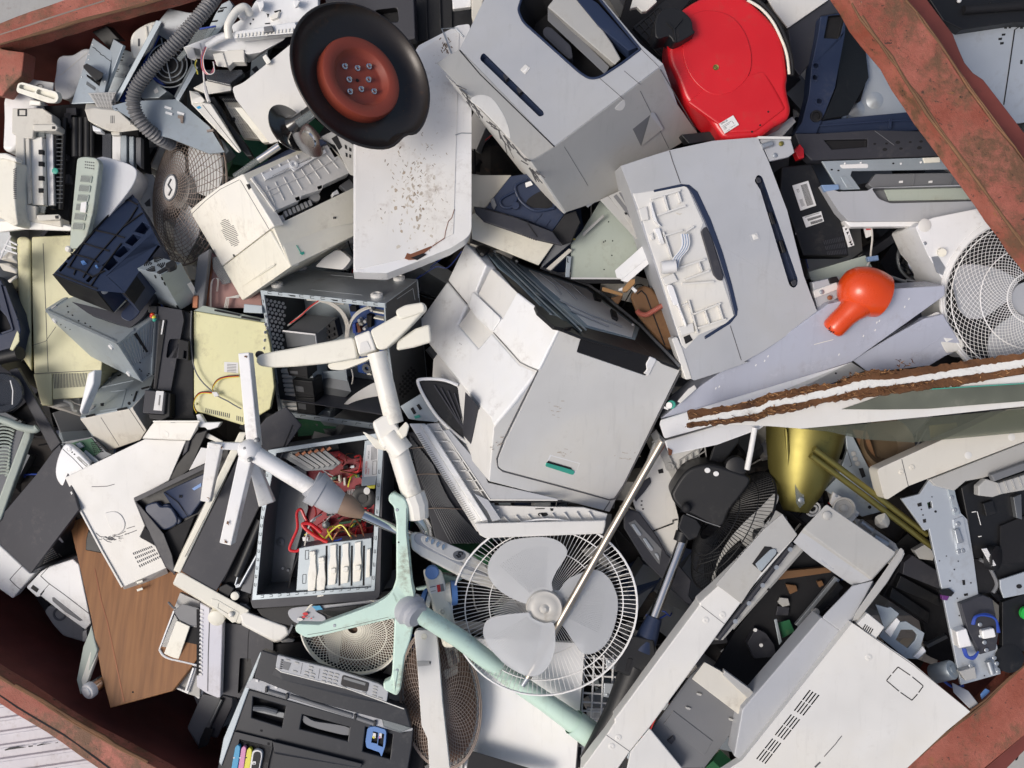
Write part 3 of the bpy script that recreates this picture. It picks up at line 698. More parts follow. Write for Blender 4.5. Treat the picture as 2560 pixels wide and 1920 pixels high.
t.add('lip',slab(pl.off(6),A('-40,905 30,905 95,935 98,960 15,940 -40,940'),20),M.warmwhite,4)
t.add('vent',slots(pl,A('78,1000 96,990 96,1180 80,1180'),1,16,1,.4),M.line)
t=Th('white_tray','shallow white dish between the stripped printer and the yellowed monitor','dish')
t.one(slab(TP(A(170,1330),10,0,.2),rnd(A('-20,1310 120,1300 250,1300 430,1345 420,1370 130,1360 -20,1380'),6),30),M.warmwhite,6,seg=3)
t=Th('air_purifier','white rounded appliance with a grey green ribbed back left of the rusty fan','appliance')
pl=TP(A(660,1100),25,-.12,.0)
t.add('shell',slab(pl,cat2(A('570,935 700,950 790,985 812,1030 780,1110 680,1240 545,1400 500,1380 540,1100'),3),90),M.white,26,seg=5)
bk=TP(A(500,1200),55,.35,-.05)
t.add('back_panel',slab(bk,rnd(A('455,935 500,925 570,935 588,965 550,1250 515,1385 470,1470 410,1475 415,1370 440,1100'),8),14),M.gr_green,3)
g=Geo()
for k in range(6):
 x,y=500-k*9,1060+k*56
 q=A(f'{x-25},{y-24} {x+45},{y-18} {x+38},{y+24} {x-32},{y+20}');g+=raised(bk,rnd(q,4),3)
t.add('rib_pad',g,M.gr_green,1)
g=Geo()
for k in range(6):
 x,y=500-k*9,1060+k*56
 g+=slots(bk.off(3),A(f'{x-20},{y-20} {x+40},{y-14} {x+33},{y+20} {x-27},{y+16}'),12,1,.35,1,.5)
t.add('fine_vent',g,M.midgrey)
t.add('label_sticker',raised(bk.off(3),A('480,1200 512,1195 506,1260 474,1255'),1),M.paper)
t.add('vent',slots(bk,A('500,950 560,955 560,1010 500,1000'),5,3,.6,.4),M.line)
t.add('foot',lathe(bk.at(*A(405,1475)),VIEW,[(7,-10),(7,2),(4,5),(.1,5)],12),M.warmwhite)
e1,e2,e3,e4=_tile(100,440,420/1659.),_tile(100,760,420/1659.),_tile(0,600,300/1659.),_tile(0,880,420/1659.)
i1,i2,i3,j1=_tile(280,1080,480/1659.),_tile(300,1440,460/1659.),_tile(0,1280,420/1659.),_tile(540,1540,520/2212.)
class Dome:
 "wire guard geometry: centre c, half axes u, v (world vectors), bulge k (m) along n, profile power p"
 def __init__(s,c,u,v,k,p=2.2,back=False):
  s.c,s.u,s.v,s.k,s.p=c,u,v,k,p;s.n=u.cross(v).normalized()
  if s.n.dot(CM.translation-c)<0:s.n=-s.n
  if back:s.n=-s.n
 def at(s,r,th,off=0.0):
  return s.c+(s.u*math.cos(th)+s.v*math.sin(th))*r+s.n*(s.k*(1-max(0,r)**s.p)+off/1000)
 def ring(s,r,w,n=56,off=0.0):return tube([s.at(r,2*math.pi*i/n,off)for i in range(n)],w,5,True)
 def spokes(s,m,r0,r1,w,tw=0.0,n=8,off=0.0,ph=0.0):
  g=Geo()
  for i in range(m):
   a=2*math.pi*i/m+ph;g+=tube([s.at(r0+(r1-r0)*k/n,a+tw*(k/n),off)for k in range(n+1)],w,4,cap=False)
  return g
 def disc(s,r,th,z,n=40,hub=0.0):
  "flat round plate of radius r, thickness th, z mm above the rim plane"
  top=[s.c+(s.u*math.cos(2*math.pi*i/n)+s.v*math.sin(2*math.pi*i/n))*r+s.n*(z/1000)for i in range(n)]
  return prism(top,-s.n*(th/1000))
 def blade(s,a0_,span,r0,r1,z,twist=.02,th=.002,lobes=None):
  "one rounded fan blade"
  nu,nv=14,12;v=[]
  for i in range(nu+1):
   t=i/nu;r=r0+(r1-r0)*t;wd=span*(.42+.58*math.sin(math.pi*min(1,.15+t*.75)))*(1-.0*t)
   if t>.82:wd*=math.sqrt(max(.02,1-((t-.82)/.18)**2*.75))
   for j in range(nv+1):
    q=j/nv-.5;a=a0_+wd*q+.18*t
    v.append(s.c+(s.u*math.cos(a)+s.v*math.sin(a))*r+s.n*(z/1000+twist*q*(.4+t)))
  m=nv+1;f=[(i*m+j,i*m+j+1,(i+1)*m+j+1,(i+1)*m+j)for i in range(nu)for j in range(nv)]
  k=len(v);v2=v+[p-s.n*th for p in v];f2=f+[tuple(x+k for x in reversed(q))for q in f]
  edge=[j for j in range(m)]+[i*m+nv for i in range(1,nu+1)]+[nu*m+j for j in range(nv-1,-1,-1)]+[i*m for i in range(nu-1,0,-1)]
  f2+=[(edge[i],edge[(i+1)%len(edge)],edge[(i+1)%len(edge)]+k,edge[i]+k)for i in range(len(edge))]
  return mk(v2,f2,True)
t=Th('electric_fan','rusty brown fan cage with an oval white badge seen from its slanted front','fan')
c=P(*A(1120,1145),-70);u=P(*A(1095,1568),-60)-c;v_=P(*A(1342,1100),-5)-c
d=Dome(c,u,v_,.05,2.6)
g=Geo()
for i in range(1,21):g+=d.ring(.16+.84*i/20,.8 if i<20 else 2.4)
t.add('front_guard',g+d.spokes(44,.15,1,.8,.45)+d.spokes(22,.65,1,.7,-.3),M.rust)
db=Dome(c,u,v_,.05,2.6,back=True)
t.add('rear_guard',db.spokes(26,.3,1,.8,.2)+db.ring(.5,.8)+db.ring(.75,.8)+db.ring(.3,1.5),M.rust)
t.add('badge',d.disc(.17,6,52),M.paper);t.add('badge_ring',d.ring(.175,2.2,40,3),M.midgrey)
t.add('badge_mark',tube([d.c+d.n*.053+d.u*q+d.v*w_ for q,w_ in((-.11,.02),(-.04,-.05),(.04,.05),(.11,-.02))],2.2,5),M.line)
for k in range(3):t.add('blade',d.blade(2.1*k,1.6,.2,.9,8),M.white)
t.add('hub',d.disc(.25,30,25),M.greyw)
t.add('clip',raised(TP(A(1240,775),60),quad(A(1225,775),A(1262,770),5),5),M.rust)
t=Th('white_stand','white plastic stand panel with a slot standing behind the rusty fan cage','panel')
pl=TP(e1(1000,200),-110,-.1,0)
t.add('panel',slab(pl,rnd(e1('885,90 930,20 1090,-40 1180,100 1230,760 1190,720 1040,420 900,150'),8),14),M.white,3)
t.add('slot',raised(pl,e1('1030,270 1085,220 1090,300 1050,300'),1),M.line)
t=Th('cream_plate','stack of small cream plates sticking out under the rusty fan','plates')
pl=TP(e1(1400,850),-105,-.1,-.1)
t.add('plate',slab(pl,e1('1090,730 1280,715 1460,870 1480,1000 1130,790'),4),M.cream,1)
t.add('plate',slab(pl.off(5),e1('1430,880 1530,880 1595,1000 1565,1025 1480,1020'),5),M.cream,1)
t.add('plate',slab(pl.off(12),e1('1500,890 1540,875 1595,990 1590,1010'),5),M.cream,1)
t.add('hole',raised(pl,e1('1205,740 1240,735 1280,770 1230,765'),1),M.copper)
t=Th('inkjet_printer','dark blue and black printer with a ribbed underside leaning on the yellowed monitor','printer')
bx=Box(e1(572,1138),e1(130,965),e1(1322,318),e1(737,1345),150,name='blackprn')
pl=bx.ab
well=[(e1(s),22,0)for s in('610,880 715,790 775,850 680,935','725,775 825,685 900,720 790,805','840,655 920,570 1005,600 910,690','930,545 1010,450 1090,500 1030,575')]
well+=[(e1('660,985 1125,545 1165,680 840,1150'),40,1),(e1('185,935 255,845 275,860 205,945'),8,1),(e1('450,1035 500,980 530,995 480,1050'),8,1)]
top=e1('130,965 880,145 960,230 1110,520 1150,560 1320,318')[:3]+e1('1190,690 830,1140 690,1010 572,1138')
t.add('body',prism(pl.pts(top),bx.c,[(pl.pts(w_[0]),w_[1]/1000.,w_[2])for w_ in well]),[M.navy,M.deep],1.5)
t.add('front_panel',hexa([bx.O+(bx.O-pl.at(*e1(700,1010)))*.0+pl.n*0.0005,bx.A+pl.n*0.0005,bx.A+bx.c*.98,bx.O+bx.c*.98]+[p-bx.b.normalized()*.003 for p in(bx.O+pl.n*0.0005,bx.A+pl.n*0.0005,bx.A+bx.c*.98,bx.O+bx.c*.98)]),M.black,.8)
g=Geo()
for s in('265,820 330,760 540,525 780,270','280,900 420,670 620,440','420,1000 540,815 730,600 880,430 960,300','500,1080 620,900 800,660','300,760 460,800 570,845','430,660 560,700 680,735','540,530 680,560 830,605','265,890 400,930 520,990 640,930','330,970 350,920','150,950 560,1110','820,500 1010,360','800,250 870,230 960,280'):
 g+=strip(pl,e1(s),2.0,3)
t.add('rib',g,M.pen)
rs=bx.bc
t.add('side_sticker',slab(rs,circ(e1(647,1130),11,7.5,24,-45),.8,off=.9),M.paper)
t.add('clip',raised(pl,e1('400,840 430,830 450,850 410,865'),6),M.blue,.5);t.add('clip',raised(pl,e1('540,880 560,875 565,890 545,895'),6),M.blue,.5)
t.add('inner_bar',slab(pl.off(-18),e1('760,970 1070,690 1090,700 800,1010'),6),M.gr_green,1)
t.add('lower_edge',slab(TP(e1(880,1240),60,0,-.2),e1('750,1335 930,1160 960,1170 790,1355'),8),M.midgrey,1)
t=Th('paper_tray','dark grey paper tray under the leaning dark blue printer','tray')
pl=TP(e1(900,1350),70,-.1,-.15)
t.add('tray',prism(pl.pts(rnd(e1('310,1240 740,1345 1060,1040 1180,1100 1110,1250 1010,1400 890,1500 480,1360'),[2,2,2,4,12,6,8,4])),-pl.n*.03),M.slate,4,seg=3)
t.add('deck',raised(pl,rnd(e1('800,1350 1060,1080 1110,1130 960,1380 880,1440 800,1400'),8),2),M.navy,1)
t=Th('power_supply','grey metal power supply box with a round fan grille and a black socket','power supply')
bx=Box(e1(1190,975),e1(958,912),e1(1395,858),e1(1385,1325),165,hs=[140,135,40],name='psu')
t.add('case',bx.geo(),M.bluesteel,1)
pl=bx.ab;g=Geo()
for r in(26,21,15.5,10):
 q=circ(e1(1130,870),r,r*.62,30,-18)
 for a_,b_ in((1,6),(8,14),(16,21),(23,29)):g+=strip(pl,q[a_:b_],2.6,.5)
t.add('fan_grille',g,M.pen)
t.add('socket',slab(pl,rnd(e1('1240,860 1310,825 1345,850 1335,885 1270,915 1235,900'),3),10,off=6),M.ink,1)
t.add('switch',slab(pl,e1('1150,945 1240,890 1270,910 1175,955'),8,off=4),M.ink,1)
fa,fb_=bx.ca,bx.bc
for q in('1125,980 1140,980 1150,1010 1138,1012','1005,985 1015,985 1030,1020 1020,1020','1135,1225 1150,1225 1165,1260 1150,1255'):t.add('slot',raised(fa,e1(q),.6),M.pen)
for q in('1195,1000 1210,1000 1220,1030 1205,1030','1220,1050 1235,1050 1245,1085 1232,1080','1345,1280 1360,1280 1375,1310 1360,1312'):t.add('slot',raised(fb_,e1(q),.6),M.pen)
t.add('label_sticker',raised(fb_,e1('1455,1070 1495,1045 1530,1110 1520,1180'),.7),M.paper)
t=Th('crt_monitor','large yellowed plastic monitor casing with a row of vents at the left of the heap','monitor')
pl=TP(E(350,500),-95,.03,.02)
t.add('casing',slab(pl,rnd(E('185,-20 190,400 200,790 240,800 600,790 640,300 420,-30'),[6,0,3,0,6,6,6]),160),M.yellow,4)
t.add('left_side',hull(pl.off(-2).pts(E('100,-20 185,-20 190,780 120,680 112,250'))+pl.off(-140).pts(E('105,-20 120,650 200,780'))),M.yellow,10,seg=3)
t.add('front_bezel',hull(pl.off(1).pts(E('198,792 310,786 310,985 250,980 235,940'))+pl.off(-100).pts(E('210,800 320,800 320,980 255,980'))),M.yellow,4)
t.add('front_grille',slab(pl.off(-1),E('310,786 600,770 560,900 480,935 310,945'),60),M.yellow,2)
t.add('vent',slots(pl.off(-1),E('312,790 520,778 505,868 318,880'),22,1,.4,1,.7),M.line)
t.add('seam',strip(pl,E('255,20 270,400 285,780'),1.3,.5)+strip(pl,E('205,792 600,772'),1.6,.6),M.line)
t.add('scratch',strip(pl,E('190,625 270,600 330,515'),1,.4),M.line)
t.add('chassis',slab(pl.off(-30),E('315,940 470,935 475,985 320,990'),30),M.greyw,2)
t.add('ribbon_cable',tube(cat([pl.off(-12).at(*p)for p in E('380,950 420,970 435,1010 460,1015')],5),4,8),M.cream)
t=Th('steel_case','bare bluish steel computer case with four white feet lying on the yellowed monitor','computer case')
bx=Box(e2(760,392),e2(50,62),e2(1160,95),e2(1015,775),105,name='steelcase')
t.add('shell',hexa([bx.at(u,v,q)for q in(0.0,1)for u,v in((0,0),(1,0),(1,1),(0,1))]),M.bluesteel,1)
g=Geo();ab=bx.ab
t.add('top_lip',strip(ab,e2('60,62 760,380 920,245'),6,3)+strip(ab,e2('60,58 260,-70'),5,3),M.bluesteel)
for x,y in((270,22),(278,78),(380,165),(445,188),(495,222),(320,110)):t.add('cutout',raised(ab,circ(e2(x,y),2.2,1.8,8),.6),M.pen)
t.add('clip',raised(ab,e2('108,35 150,8 158,14 116,44'),3),M.paper)
ca,bc=bx.ca,bx.bc
fts=[knobdisc(ca,e2(x,y),6.5,4,20)for x,y in((150,162),(320,420),(705,420),(880,685))]
for f_ in fts:t.add('foot',f_,M.paper)
for x,y in((205,205),(295,252),(250,230),(408,478)):t.add('hole',raised(ca,circ(e2(x,y),1.6,1.2,6),.6),M.pen)
t.add('frame',ribs(bc,e2('775,400 1140,130 1110,700 1010,765'),1,1,4,3),M.bluesteel)
g=Geo()
for k in range(12):g+=strip(bc,[bil(e2('790,400 1150,130 1110,480 920,620'),k/11,0.02),bil(e2('790,400 1150,130 1110,480 920,620'),k/11,.98)],2.2,2.0)
t.add('slot_cover',g,M.steel)
t.add('slot_gap',raised(bc,e2('920,285 945,265 1070,470 1050,480'),2.4),M.pen)
for x,y in((990,580),(985,645),(1000,662),(1060,705),(1075,690),(1020,465),(1110,520)):t.add('screw_hole',raised(bc,circ(e2(x,y),1.8,1.8,8),.7),M.pen)
t=Th('desktop_case','beige fronted bluish steel computer case wedged below the bare steel case','computer case')
bx=Box(e2(915,1022),e2(395,1128),e2(1088,822),e2(1055,1250),45,name='case2')
ab,ca,bc=bx.ab,bx.ca,bx.bc
t.add('steel_body',prism(ab.pts(e2('395,1125 915,1020 1095,820 1130,700 560,560 540,640')),bx.c*.9),M.bluesteel,1)
t.add('front_bezel',hull(ca.off(2).pts(e2('392,1132 918,1024 1058,1245 1000,1345 650,1462'))+ca.off(-25).pts(e2('400,1130 910,1030 1050,1245 660,1450'))),M.beige,3)
t.add('seam',strip(ca.off(2),e2('880,1035 1030,1260'),1.2,.5)+strip(ca.off(2),e2('600,1120 780,1400'),.9,.4),M.line)
t.add('side_bezel',slab(bc.off(1),e2('915,1022 1088,832 1130,1130 1060,1245'),4),M.beige,1)
t.add('left_bezel',slab(TP(e2(460,870),35,.1,0),e2('470,680 545,645 530,790 400,1100 385,1050'),30),M.white,4)
t.add('pressing',strip(ab,e2('530,835 920,750'),1.6,.8)+strip(ab,e2('590,1050 800,1020 850,840 700,860'),2.5,.8)+strip(ab,e2('690,780 720,650'),1.6,.6),M.bluesteel)
t.add('foot',lathe(ab.at(*e2(495,1035)),ab.n,[(12,-1),(12,3),(9,4),(5,4),(4,2),(.1,2)],24),M.greyw)
for s in('595,980 630,975 628,1005 598,1005','760,705 800,690 800,705 770,715'):t.add('cutout',raised(ab,e2(s),.6),M.pen)
for x,y,r in((880,980,4),(505,942,1.6),(527,732,1.6),(905,897,1.4),(565,730,1.4)):t.add('hole',raised(ab,circ(e2(x,y),r,r,10),.6),M.pen)
g=Geo()
for a_,b_ in((e2(450,1108),e2(540,1088)),(e2(760,1042),e2(860,1022)),(e2(920,960),e2(955,860)),(e2(1000,835),e2(1080,815))):t.add('edge_clip',strip(ab,[a_,b_],3.5,1.5),M.pen)
t=Th('scanner_bed','dusty black scanner bed standing on edge with a power socket','scanner')
pl=TP(e2(1270,500),55,-.15,.05)
t.add('bed',slab(pl,e2('1160,20 1400,60 1420,160 1290,860 1120,840 1170,160'),40,wells=[(rnd(e2('1280,345 1380,345 1370,540 1245,530 1262,400'),5),16,0)]),[M.slate],2)
t.add('rail',slab(pl.off(3),e2('1180,160 1250,160 1150,840 1125,830'),6),M.black,1)
t.add('light_bar',strip(pl.off(3),e2('1220,160 1198,300'),3.5,3),M.paper)
t.add('dark_side',slab(pl.off(-14),e2('1400,60 1500,90 1520,560 1520,1080 1560,1150 1250,1140 1240,870 1290,860'),60),M.black,3)
t.add('socket_block',slab(pl.off(8),e2('1375,345 1470,370 1465,560 1360,540'),30,wells=[(e2('1425,460 1450,465 1445,540 1418,535'),8,1)]),[M.black,M.deep],1.5)
t.add('front_block',slab(pl.off(4),e2('1070,10 1160,20 1155,100 1068,85'),20),M.black,2)
t=Th('wire_joint','tiny bunch of red, yellow and green wire caps beside the dusty scanner bed','wire caps')
for q,m in(((1110,105),M.orange),((1125,130),M.yl),((1130,155),M.teal),((1105,120),M.redink)):t.add('wire_cap',ball(P(*e2(*q),70),4.5),m)
t=Th('power_adapter','dark grey adapter block with a white barcode label','adapter')
pl=TP(e2(1130,960),75,0,-.1)
t.add('block',slab(pl,rnd(e2('1035,845 1245,870 1225,1090 1010,1075'),3),30),M.slate,2)
t.add('end',slab(pl.off(-8),e2('1245,870 1290,880 1280,1110 1200,1150 1080,1130 1070,1080 1225,1090'),30),M.black,2)
lb=t.add('label_sticker',raised(pl,e2('1148,858 1222,862 1202,1055 1120,1048'),.7),M.paper)
t.add('barcode',slots(pl.off(.7),e2('1178,900 1192,902 1182,1000 1166,998'),1,16,1,.55,.4),M.ink,to=lb)
t=Th('steel_cover','yellowed steel computer cover with loose wires and a paper label','cover')
pl=TP(E(1360,750),35,.02,.03)
t.add('panel',slab(pl,E('1148,420 1570,490 1600,620 1625,870 1600,1000 1440,1098 1148,1010'),14),M.yellow2,2)
t.add('top_edge',hull(pl.pts(E('1148,418 1570,488'))+pl.off(-4).pts(E('1205,388 1580,470'))+pl.off(-14).pts(E('1148,420 1205,388 1580,470'))),M.gr_green,1)
t.add('edge_gap',strip(pl.off(1),E('1270,415 1420,445'),5,1.5)+strip(pl.off(1),E('1430,455 1540,475'),5,1.5),M.pen)
lb=t.add('label_sticker',raised(pl,E('1328,722 1412,726 1412,790 1328,782'),.6),M.paper)
g=Geo()
for k in range(6):g+=strip(pl.off(.6),E(f'1345,{736+k*9} 1400,{739+k*9}'),1.2,.3)
t.add('print',g,M.line,to=lb)
t.add('vent',slots(pl,E('1215,995 1365,1030 1362,1056 1212,1018'),13,1,.4,1,.6)+slots(pl,E('1398,1040 1440,1050 1440,1078 1398,1068'),4,1,.4,1,.6),M.line)
for x,y in((1170,450),(1170,970)):t.add('dimple',lathe(pl.at(*E(x,y)),pl.n,[(5,0),(5,.8),(3,.8),(2.5,0)],16),M.yellow2)
t=Th('loose_wiring','thin loose wires with a white plug draped over the yellowed steel cover','wires')
wp=TP(E(1300,850),45)
t.add('grey_wire',tube(cat([wp.at(*p)for p in E('1135,420 1130,600 1150,750 1190,830 1255,895 1300,930 1350,955 1400,985 1430,1000')],6),1.5,5),M.midgrey)
for k,(m,o)in enumerate(((M.redink,0),(M.yl,5),(M.ink,-4))):
 t.add('wire',tube(cat([wp.at(*p)for p in E(f'1415,{806+o} 1340,{812+o} 1290,{830+o} 1262,{870+o} 1262,{900+o}')],6),1.2,5),m)
 t.add('wire',tube(cat([wp.at(*p)for p in E(f'1255,{905+o} 1190,{905+o} 1155,{940+o} 1150,{985+o} 1165,{1020+o}')],6),1.2,5),m)
t.add('plug',slab(wp.off(3),E('1255,900 1285,900 1298,922 1270,930'),6),M.paper,1)
t=Th('drive_blank','white flat drive bezel lying across the big light panel','bezel')
pl=TP(e2(1290,1260),62,0,.1)
t.add('plate',hull(pl.pts(e2('1010,1325 1120,1165 1570,1168 1480,1345'))+pl.off(-8).pts(e2('1010,1330 1480,1352 1562,1240 1575,1170'))),M.warmwhite,1.5)
t.add('lip',strip(pl.off(1),e2('1115,1160 1575,1160'),4,5),M.warmwhite)
t.add('clip',raised(pl,e2('1290,1155 1330,1155 1330,1172 1290,1172'),4),M.midgrey);t.add('thumb_dip',lathe(pl.at(*e2(1235,1290)),pl.n,[(8,0),(8,.6),(.1,.2)],20),M.warmwhite)
t=Th('white_latch','white plastic latch arm right of the drive bezel','latch')
pl=TP(E(1230,1080),50)
t.add('arm',slab(pl,E('1160,1035 1185,1030 1215,1080 1310,1078 1290,1110 1230,1128 1215,1110 1180,1110'),16),M.white,2)
t=Th('optical_drive','white rounded drive front with a round button and ports beside the big light panel','drive front')
pl=TP(e4(720,1150),25,0,.05)
t.add('front',slab(pl,cat2(e4('650,905 760,970 850,1060 900,1120 820,1180 700,1260 690,1365 610,1330 555,1250 545,1150 580,1010'),3),18),M.white,6,seg=3)
t.add('seam',strip(pl,e4('620,960 720,1050 820,1155'),1.2,.5),M.line)
t.add('button',lathe(pl.at(*e4(683,960)),pl.n,[(5,0),(5,1.5),(4.4,1.5),(4.2,.6),(2.6,.6),(2.5,1.6),(.1,1.6)],20),M.white)
t.add('port',slab(pl,e4('755,1040 775,1030 865,1115 850,1135'),2,off=.8,wells=[(e4('772,1045 800,1068 790,1080 765,1055'),2,1),(e4('812,1080 855,1115 848,1125 802,1090'),2,1)]),[M.greyw,M.pen])
for x,y in((712,990),(735,1010)):t.add('indicator',knobdisc(pl,e4(x,y),1.6,1,8),M.pen)
t=Th('circuit_tray','green grey circuit tray with connectors behind the white rounded drive front','circuit tray')
pl=TP(e4(850,950),-5,0,-.1)
t.add('tray',slab(pl,e4('600,890 910,835 1050,985 1110,1010 960,1085 880,1110 700,920'),20),M.darksteel,1)
t.add('board',raised(pl,e4('680,905 900,850 1000,980 880,1060'),2),M.pcb)
t.add('connector',slab(pl.off(10),e4('740,905 790,890 825,935 780,955'),12),M.bluesteel,1)
t.add('vent',slots(pl.off(2),e4('890,890 960,880 1020,990 930,1000'),5,6,.6,.6,.6),M.pen)
t.add('rail',strip(pl.off(3),e4('830,985 960,1090'),10,6),M.bluesteel)
t=Th('server_case','flat dark slate computer case with a vented black back at the left edge','computer case')
bx=Box(i3(300,607),i3(0,325),i3(778,-30),i3(745,435),15,hs=[-15,40,-190],name='slate')
ab=bx.ab
t.add('cover',slab(ab,[e4(-60,1640)]+i3('0,325 300,607 778,-25')+e4('590,912 520,985 340,1230 60,1560'),8),M.slate,1.5)
sp=bx.bc.off(-2)
t.add('back_panel',prism(sp.pts(i3('330,565 770,-20 720,180 750,430')),-sp.n*.01),M.black,1)
t.add('bottom_edge',hull([bx.O,bx.at(0,0,1),bx.at(-.02,0.03,.9),bx.at(0,.08,1),bx.at(0,.05,0.1)]),M.midgrey)
t.add('vent',slots(sp,i3('470,385 520,350 590,450 420,520'),6,6,.75,.35,.7),M.beige)
t.add('port',raised(sp,i3('570,260 590,245 630,295 615,305'),1),M.paper)
t.add('small_port',slots(sp,i3('572,415 585,410 615,440 605,446'),4,1,.6,1,.6),M.paper)
t=Th('oil_heater','greenish white finned heater standing at the left edge','heater')
pl=TP(e4(60,1150),-20,-.2,0)
t.add('side_panel',slab(pl,e4('160,760 245,770 -10,1560 -60,1560 -60,1300 60,1050'),30),M.midgrey,3)
t.add('edge_panel',slab(pl.off(5),e4('240,775 305,790 300,850 10,1659 -60,1700 -60,1560'),25),M.gr_green,4)
t.add('top_rim',tube(cat([pl.off(20).at(*p)for p in e4('-60,650 60,680 200,740 330,765 370,750')],5),9,10),M.gr_green)
g=Geo()
for k in range(15):
 y=735+k*34;g+=tube(cat([pl.off(2).at(*p)for p in e4(f'-60,{y+10} 20,{y-14} 90,{y-8} {150-k*7},{y+14}')],4),2.4,6)
t.add('fin',g,M.gr_green)
t=Th('smoky_drum','smoky grey round plastic drum at the left edge beside the slate beam','drum')
pl=TP(e4(100,420),20,.2,0)
t.add('drum',lathe(P(*e4(20,400),-30),RGT*.5+VIEW,[(44,-10),(46,0),(46,40),(42,46),(30,46),(28,40),(.1,40)],32),M.smoke)
t.add('scale_mark',strip(TP(e4(110,400),22,.2,0),e4('100,280 125,380 120,520'),2,.5),M.paper)
t=Th('slate_strut_bar','long dark slate plastic beam leaning beside the yellowed monitor','beam')
t.one(hull(TP(e4(350,600),-40,-.1,.1).pts(e4('90,180 170,155 600,900 510,985'))+TP(e4(350,600),-70,-.1,.1).pts(e4('90,180 200,155 620,900 510,985'))),M.slate,2)
t=Th('navy_chassis','dark navy plastic chassis with ribs at the left edge below the wire rack','chassis')
pl=TP(E(50,430),-50,-.1,0)
t.add('chassis',slab(pl,e3('-80,480 20,560 240,1000 290,1250 200,1600 -80,1659'),60,wells=[(e3('-60,900 80,1060 150,1220 20,1300 -60,1200'),15,1)]),[M.navy,M.deep],3)
t.add('rib',strip(pl,e3('0,620 170,1240')+e3('20,1290'),4,4)+strip(pl,e3('60,640 230,1100'),5,6),M.navy)
t=Th('black_roller','thick black roller below the navy chassis at the left edge','roller')
t.one(rod(P(*e4(-60,70),-60),P(*e4(200,10),-40),16),M.black)
t=Th('yellow_rod','short yellowed plastic rod leaning on the yellowed monitor','rod')
t.one(hull(TP(e3(200,1400),0).pts(e3('240,1250 265,1290 270,1400 180,1530 135,1510'))+TP(e3(200,1400),-16).pts(e3('240,1250 270,1400 180,1535 140,1520'))),M.yellow,2)
t=Th('crumpled_bag','crumpled grey fabric bag left of the yellowed monitor','bag')
pl=TP(E(40,150),-35,.1,.1);g=Geo()
for k,s in enumerate(('0,270 130,150 240,180 250,330 120,300','-20,320 130,320 250,400 240,470 40,420','100,560 230,480 250,520 140,600')):
 g=hull(pl.off(k*3).pts(e3(s))+pl.off(-22).pts(e3(s))+[pl.at(*bil(e3(s)[:4],.5,.5),14)]);t.add('fold',g,M.beige,3)
t=Th('wire_rack','white wire rack bent at the left edge above the crumpled bag','wire rack')
pl=TP(E(40,60),-15)
for s in('130,-40 0,270','130,10 240,70','70,60 230,120','20,180 90,60 150,-60','60,130 240,190'):t.add('wire',tube([pl.at(*p)for p in e3(s)],2.2,6),M.whitesheet)
t=Th('wooden_board','varnished brown wooden board leaning under the big light panel','board')
pl=TP(i3(1100,1000),22,.0,-.28)
t.add('board',slab(pl,i3('685,110 830,45 1500,50 2400,700 1990,1400')+i0('1990,770 1270,968 ')+i3('1000,1600 900,1050 800,600'),16),M.wood,1.5)
t.add('crack',strip(pl,i3('935,560 1000,880 1060,1090 1180,1659')+i0('1430,900'),2.2,.6),M.copper)
t.add('nail_hole',raised(pl,circ(i0(1530,785),2.5,2.5,8),.5),M.pen)
t=Th('case_cover','big light grey L-shaped sheet panel with a soot scuff and punched vents','panel')
pl=TP((300,1280),30,.05,.08)
out=[e4(640,1240),e4(1430,860),i1(640,75),i1(490,420),i1(190,580),i1(285,810),i1(240,905),i1(385,990),i1(470,1175),i3(1215,742),i3(1000,380),i3(790,-20)]
t.add('panel',slab(pl,out,5),M.mfp,1.2)
t.add('folded_lip',hull(pl.off(-1).pts([i3(1215,742),i1(470,1175)])+pl.off(-26).pts([i3(1240,828),i1(490,1222)])+pl.off(-28).pts([i3(1215,742),i1(470,1175)])),M.greyw,1)
t.add('left_lip',strip(pl.off(1),[e4(700,1380),i3(790,-15),i3(1000,380),i3(1205,742)],4,3),M.mfp)
for a_,b_ in(((1350,700),(1410,680)),((1352,775),(1410,755))):t.add('rivet',hull(TP(i3(1380,720),25).pts(quad(i3(*a_),i3(*b_),6))+TP(i3(1380,720),12).pts(quad(i3(*a_),i3(*b_),6))),M.cream,1)
t.add('pressed_disc',slab(pl,cat2(i3('1035,30 1080,0 1150,0 1210,50 1235,130 1200,200 1120,215'),4),3,off=2),M.mfp,1.8)
t.add('vent',slots(pl,i3('1300,395 1490,325 1600,455 1380,560'),11,4,.45,.55,.7),M.line)
g=Geo()
for s in('945,205 985,240 1030,250','1020,262 1060,290 1100,300','1030,245 1090,265 1130,235 1180,245','1110,230 1180,220 1240,190','1230,225 1300,200 1350,180','1060,268 1110,275','1040,250 1070,262 1080,280','1250,165 1330,140'):g+=strip(pl,i3(s),1.6,.4)
for k in range(30):
 x,y=1050+R.gauss(40,70),255+R.gauss(0,16);g+=strip(pl,i3(f'{x},{y} {x+R.uniform(15,50)},{y+R.uniform(-12,8)}'),R.uniform(.6,1.8),.35)
t.add('soot_mark',g,M.line)
t.add('scratch',strip(pl,e4('905,1330 960,1330 1060,1325 1130,1305'),1.6,.4),M.line)
t=Th('rubber_block','black plastic foot poking out between the light panel and the wooden board','plastic foot')
t.one(slab(TP(i3(930,300),-10),i3('870,170 940,250 1010,410 840,380 845,270'),30),M.black,3)
t=Th('photo_printer','glossy blue black printer with a curved lid half covered by the cream framed scanner','printer')
pl=TP(i1(500,700),62,.02,.05)
t.add('base',slab(pl.off(-14),i1('190,580 880,250 960,170 830,130 1010,100 1000,600 620,1100 530,1240 470,1000 380,960 285,810'),50),M.black,2)
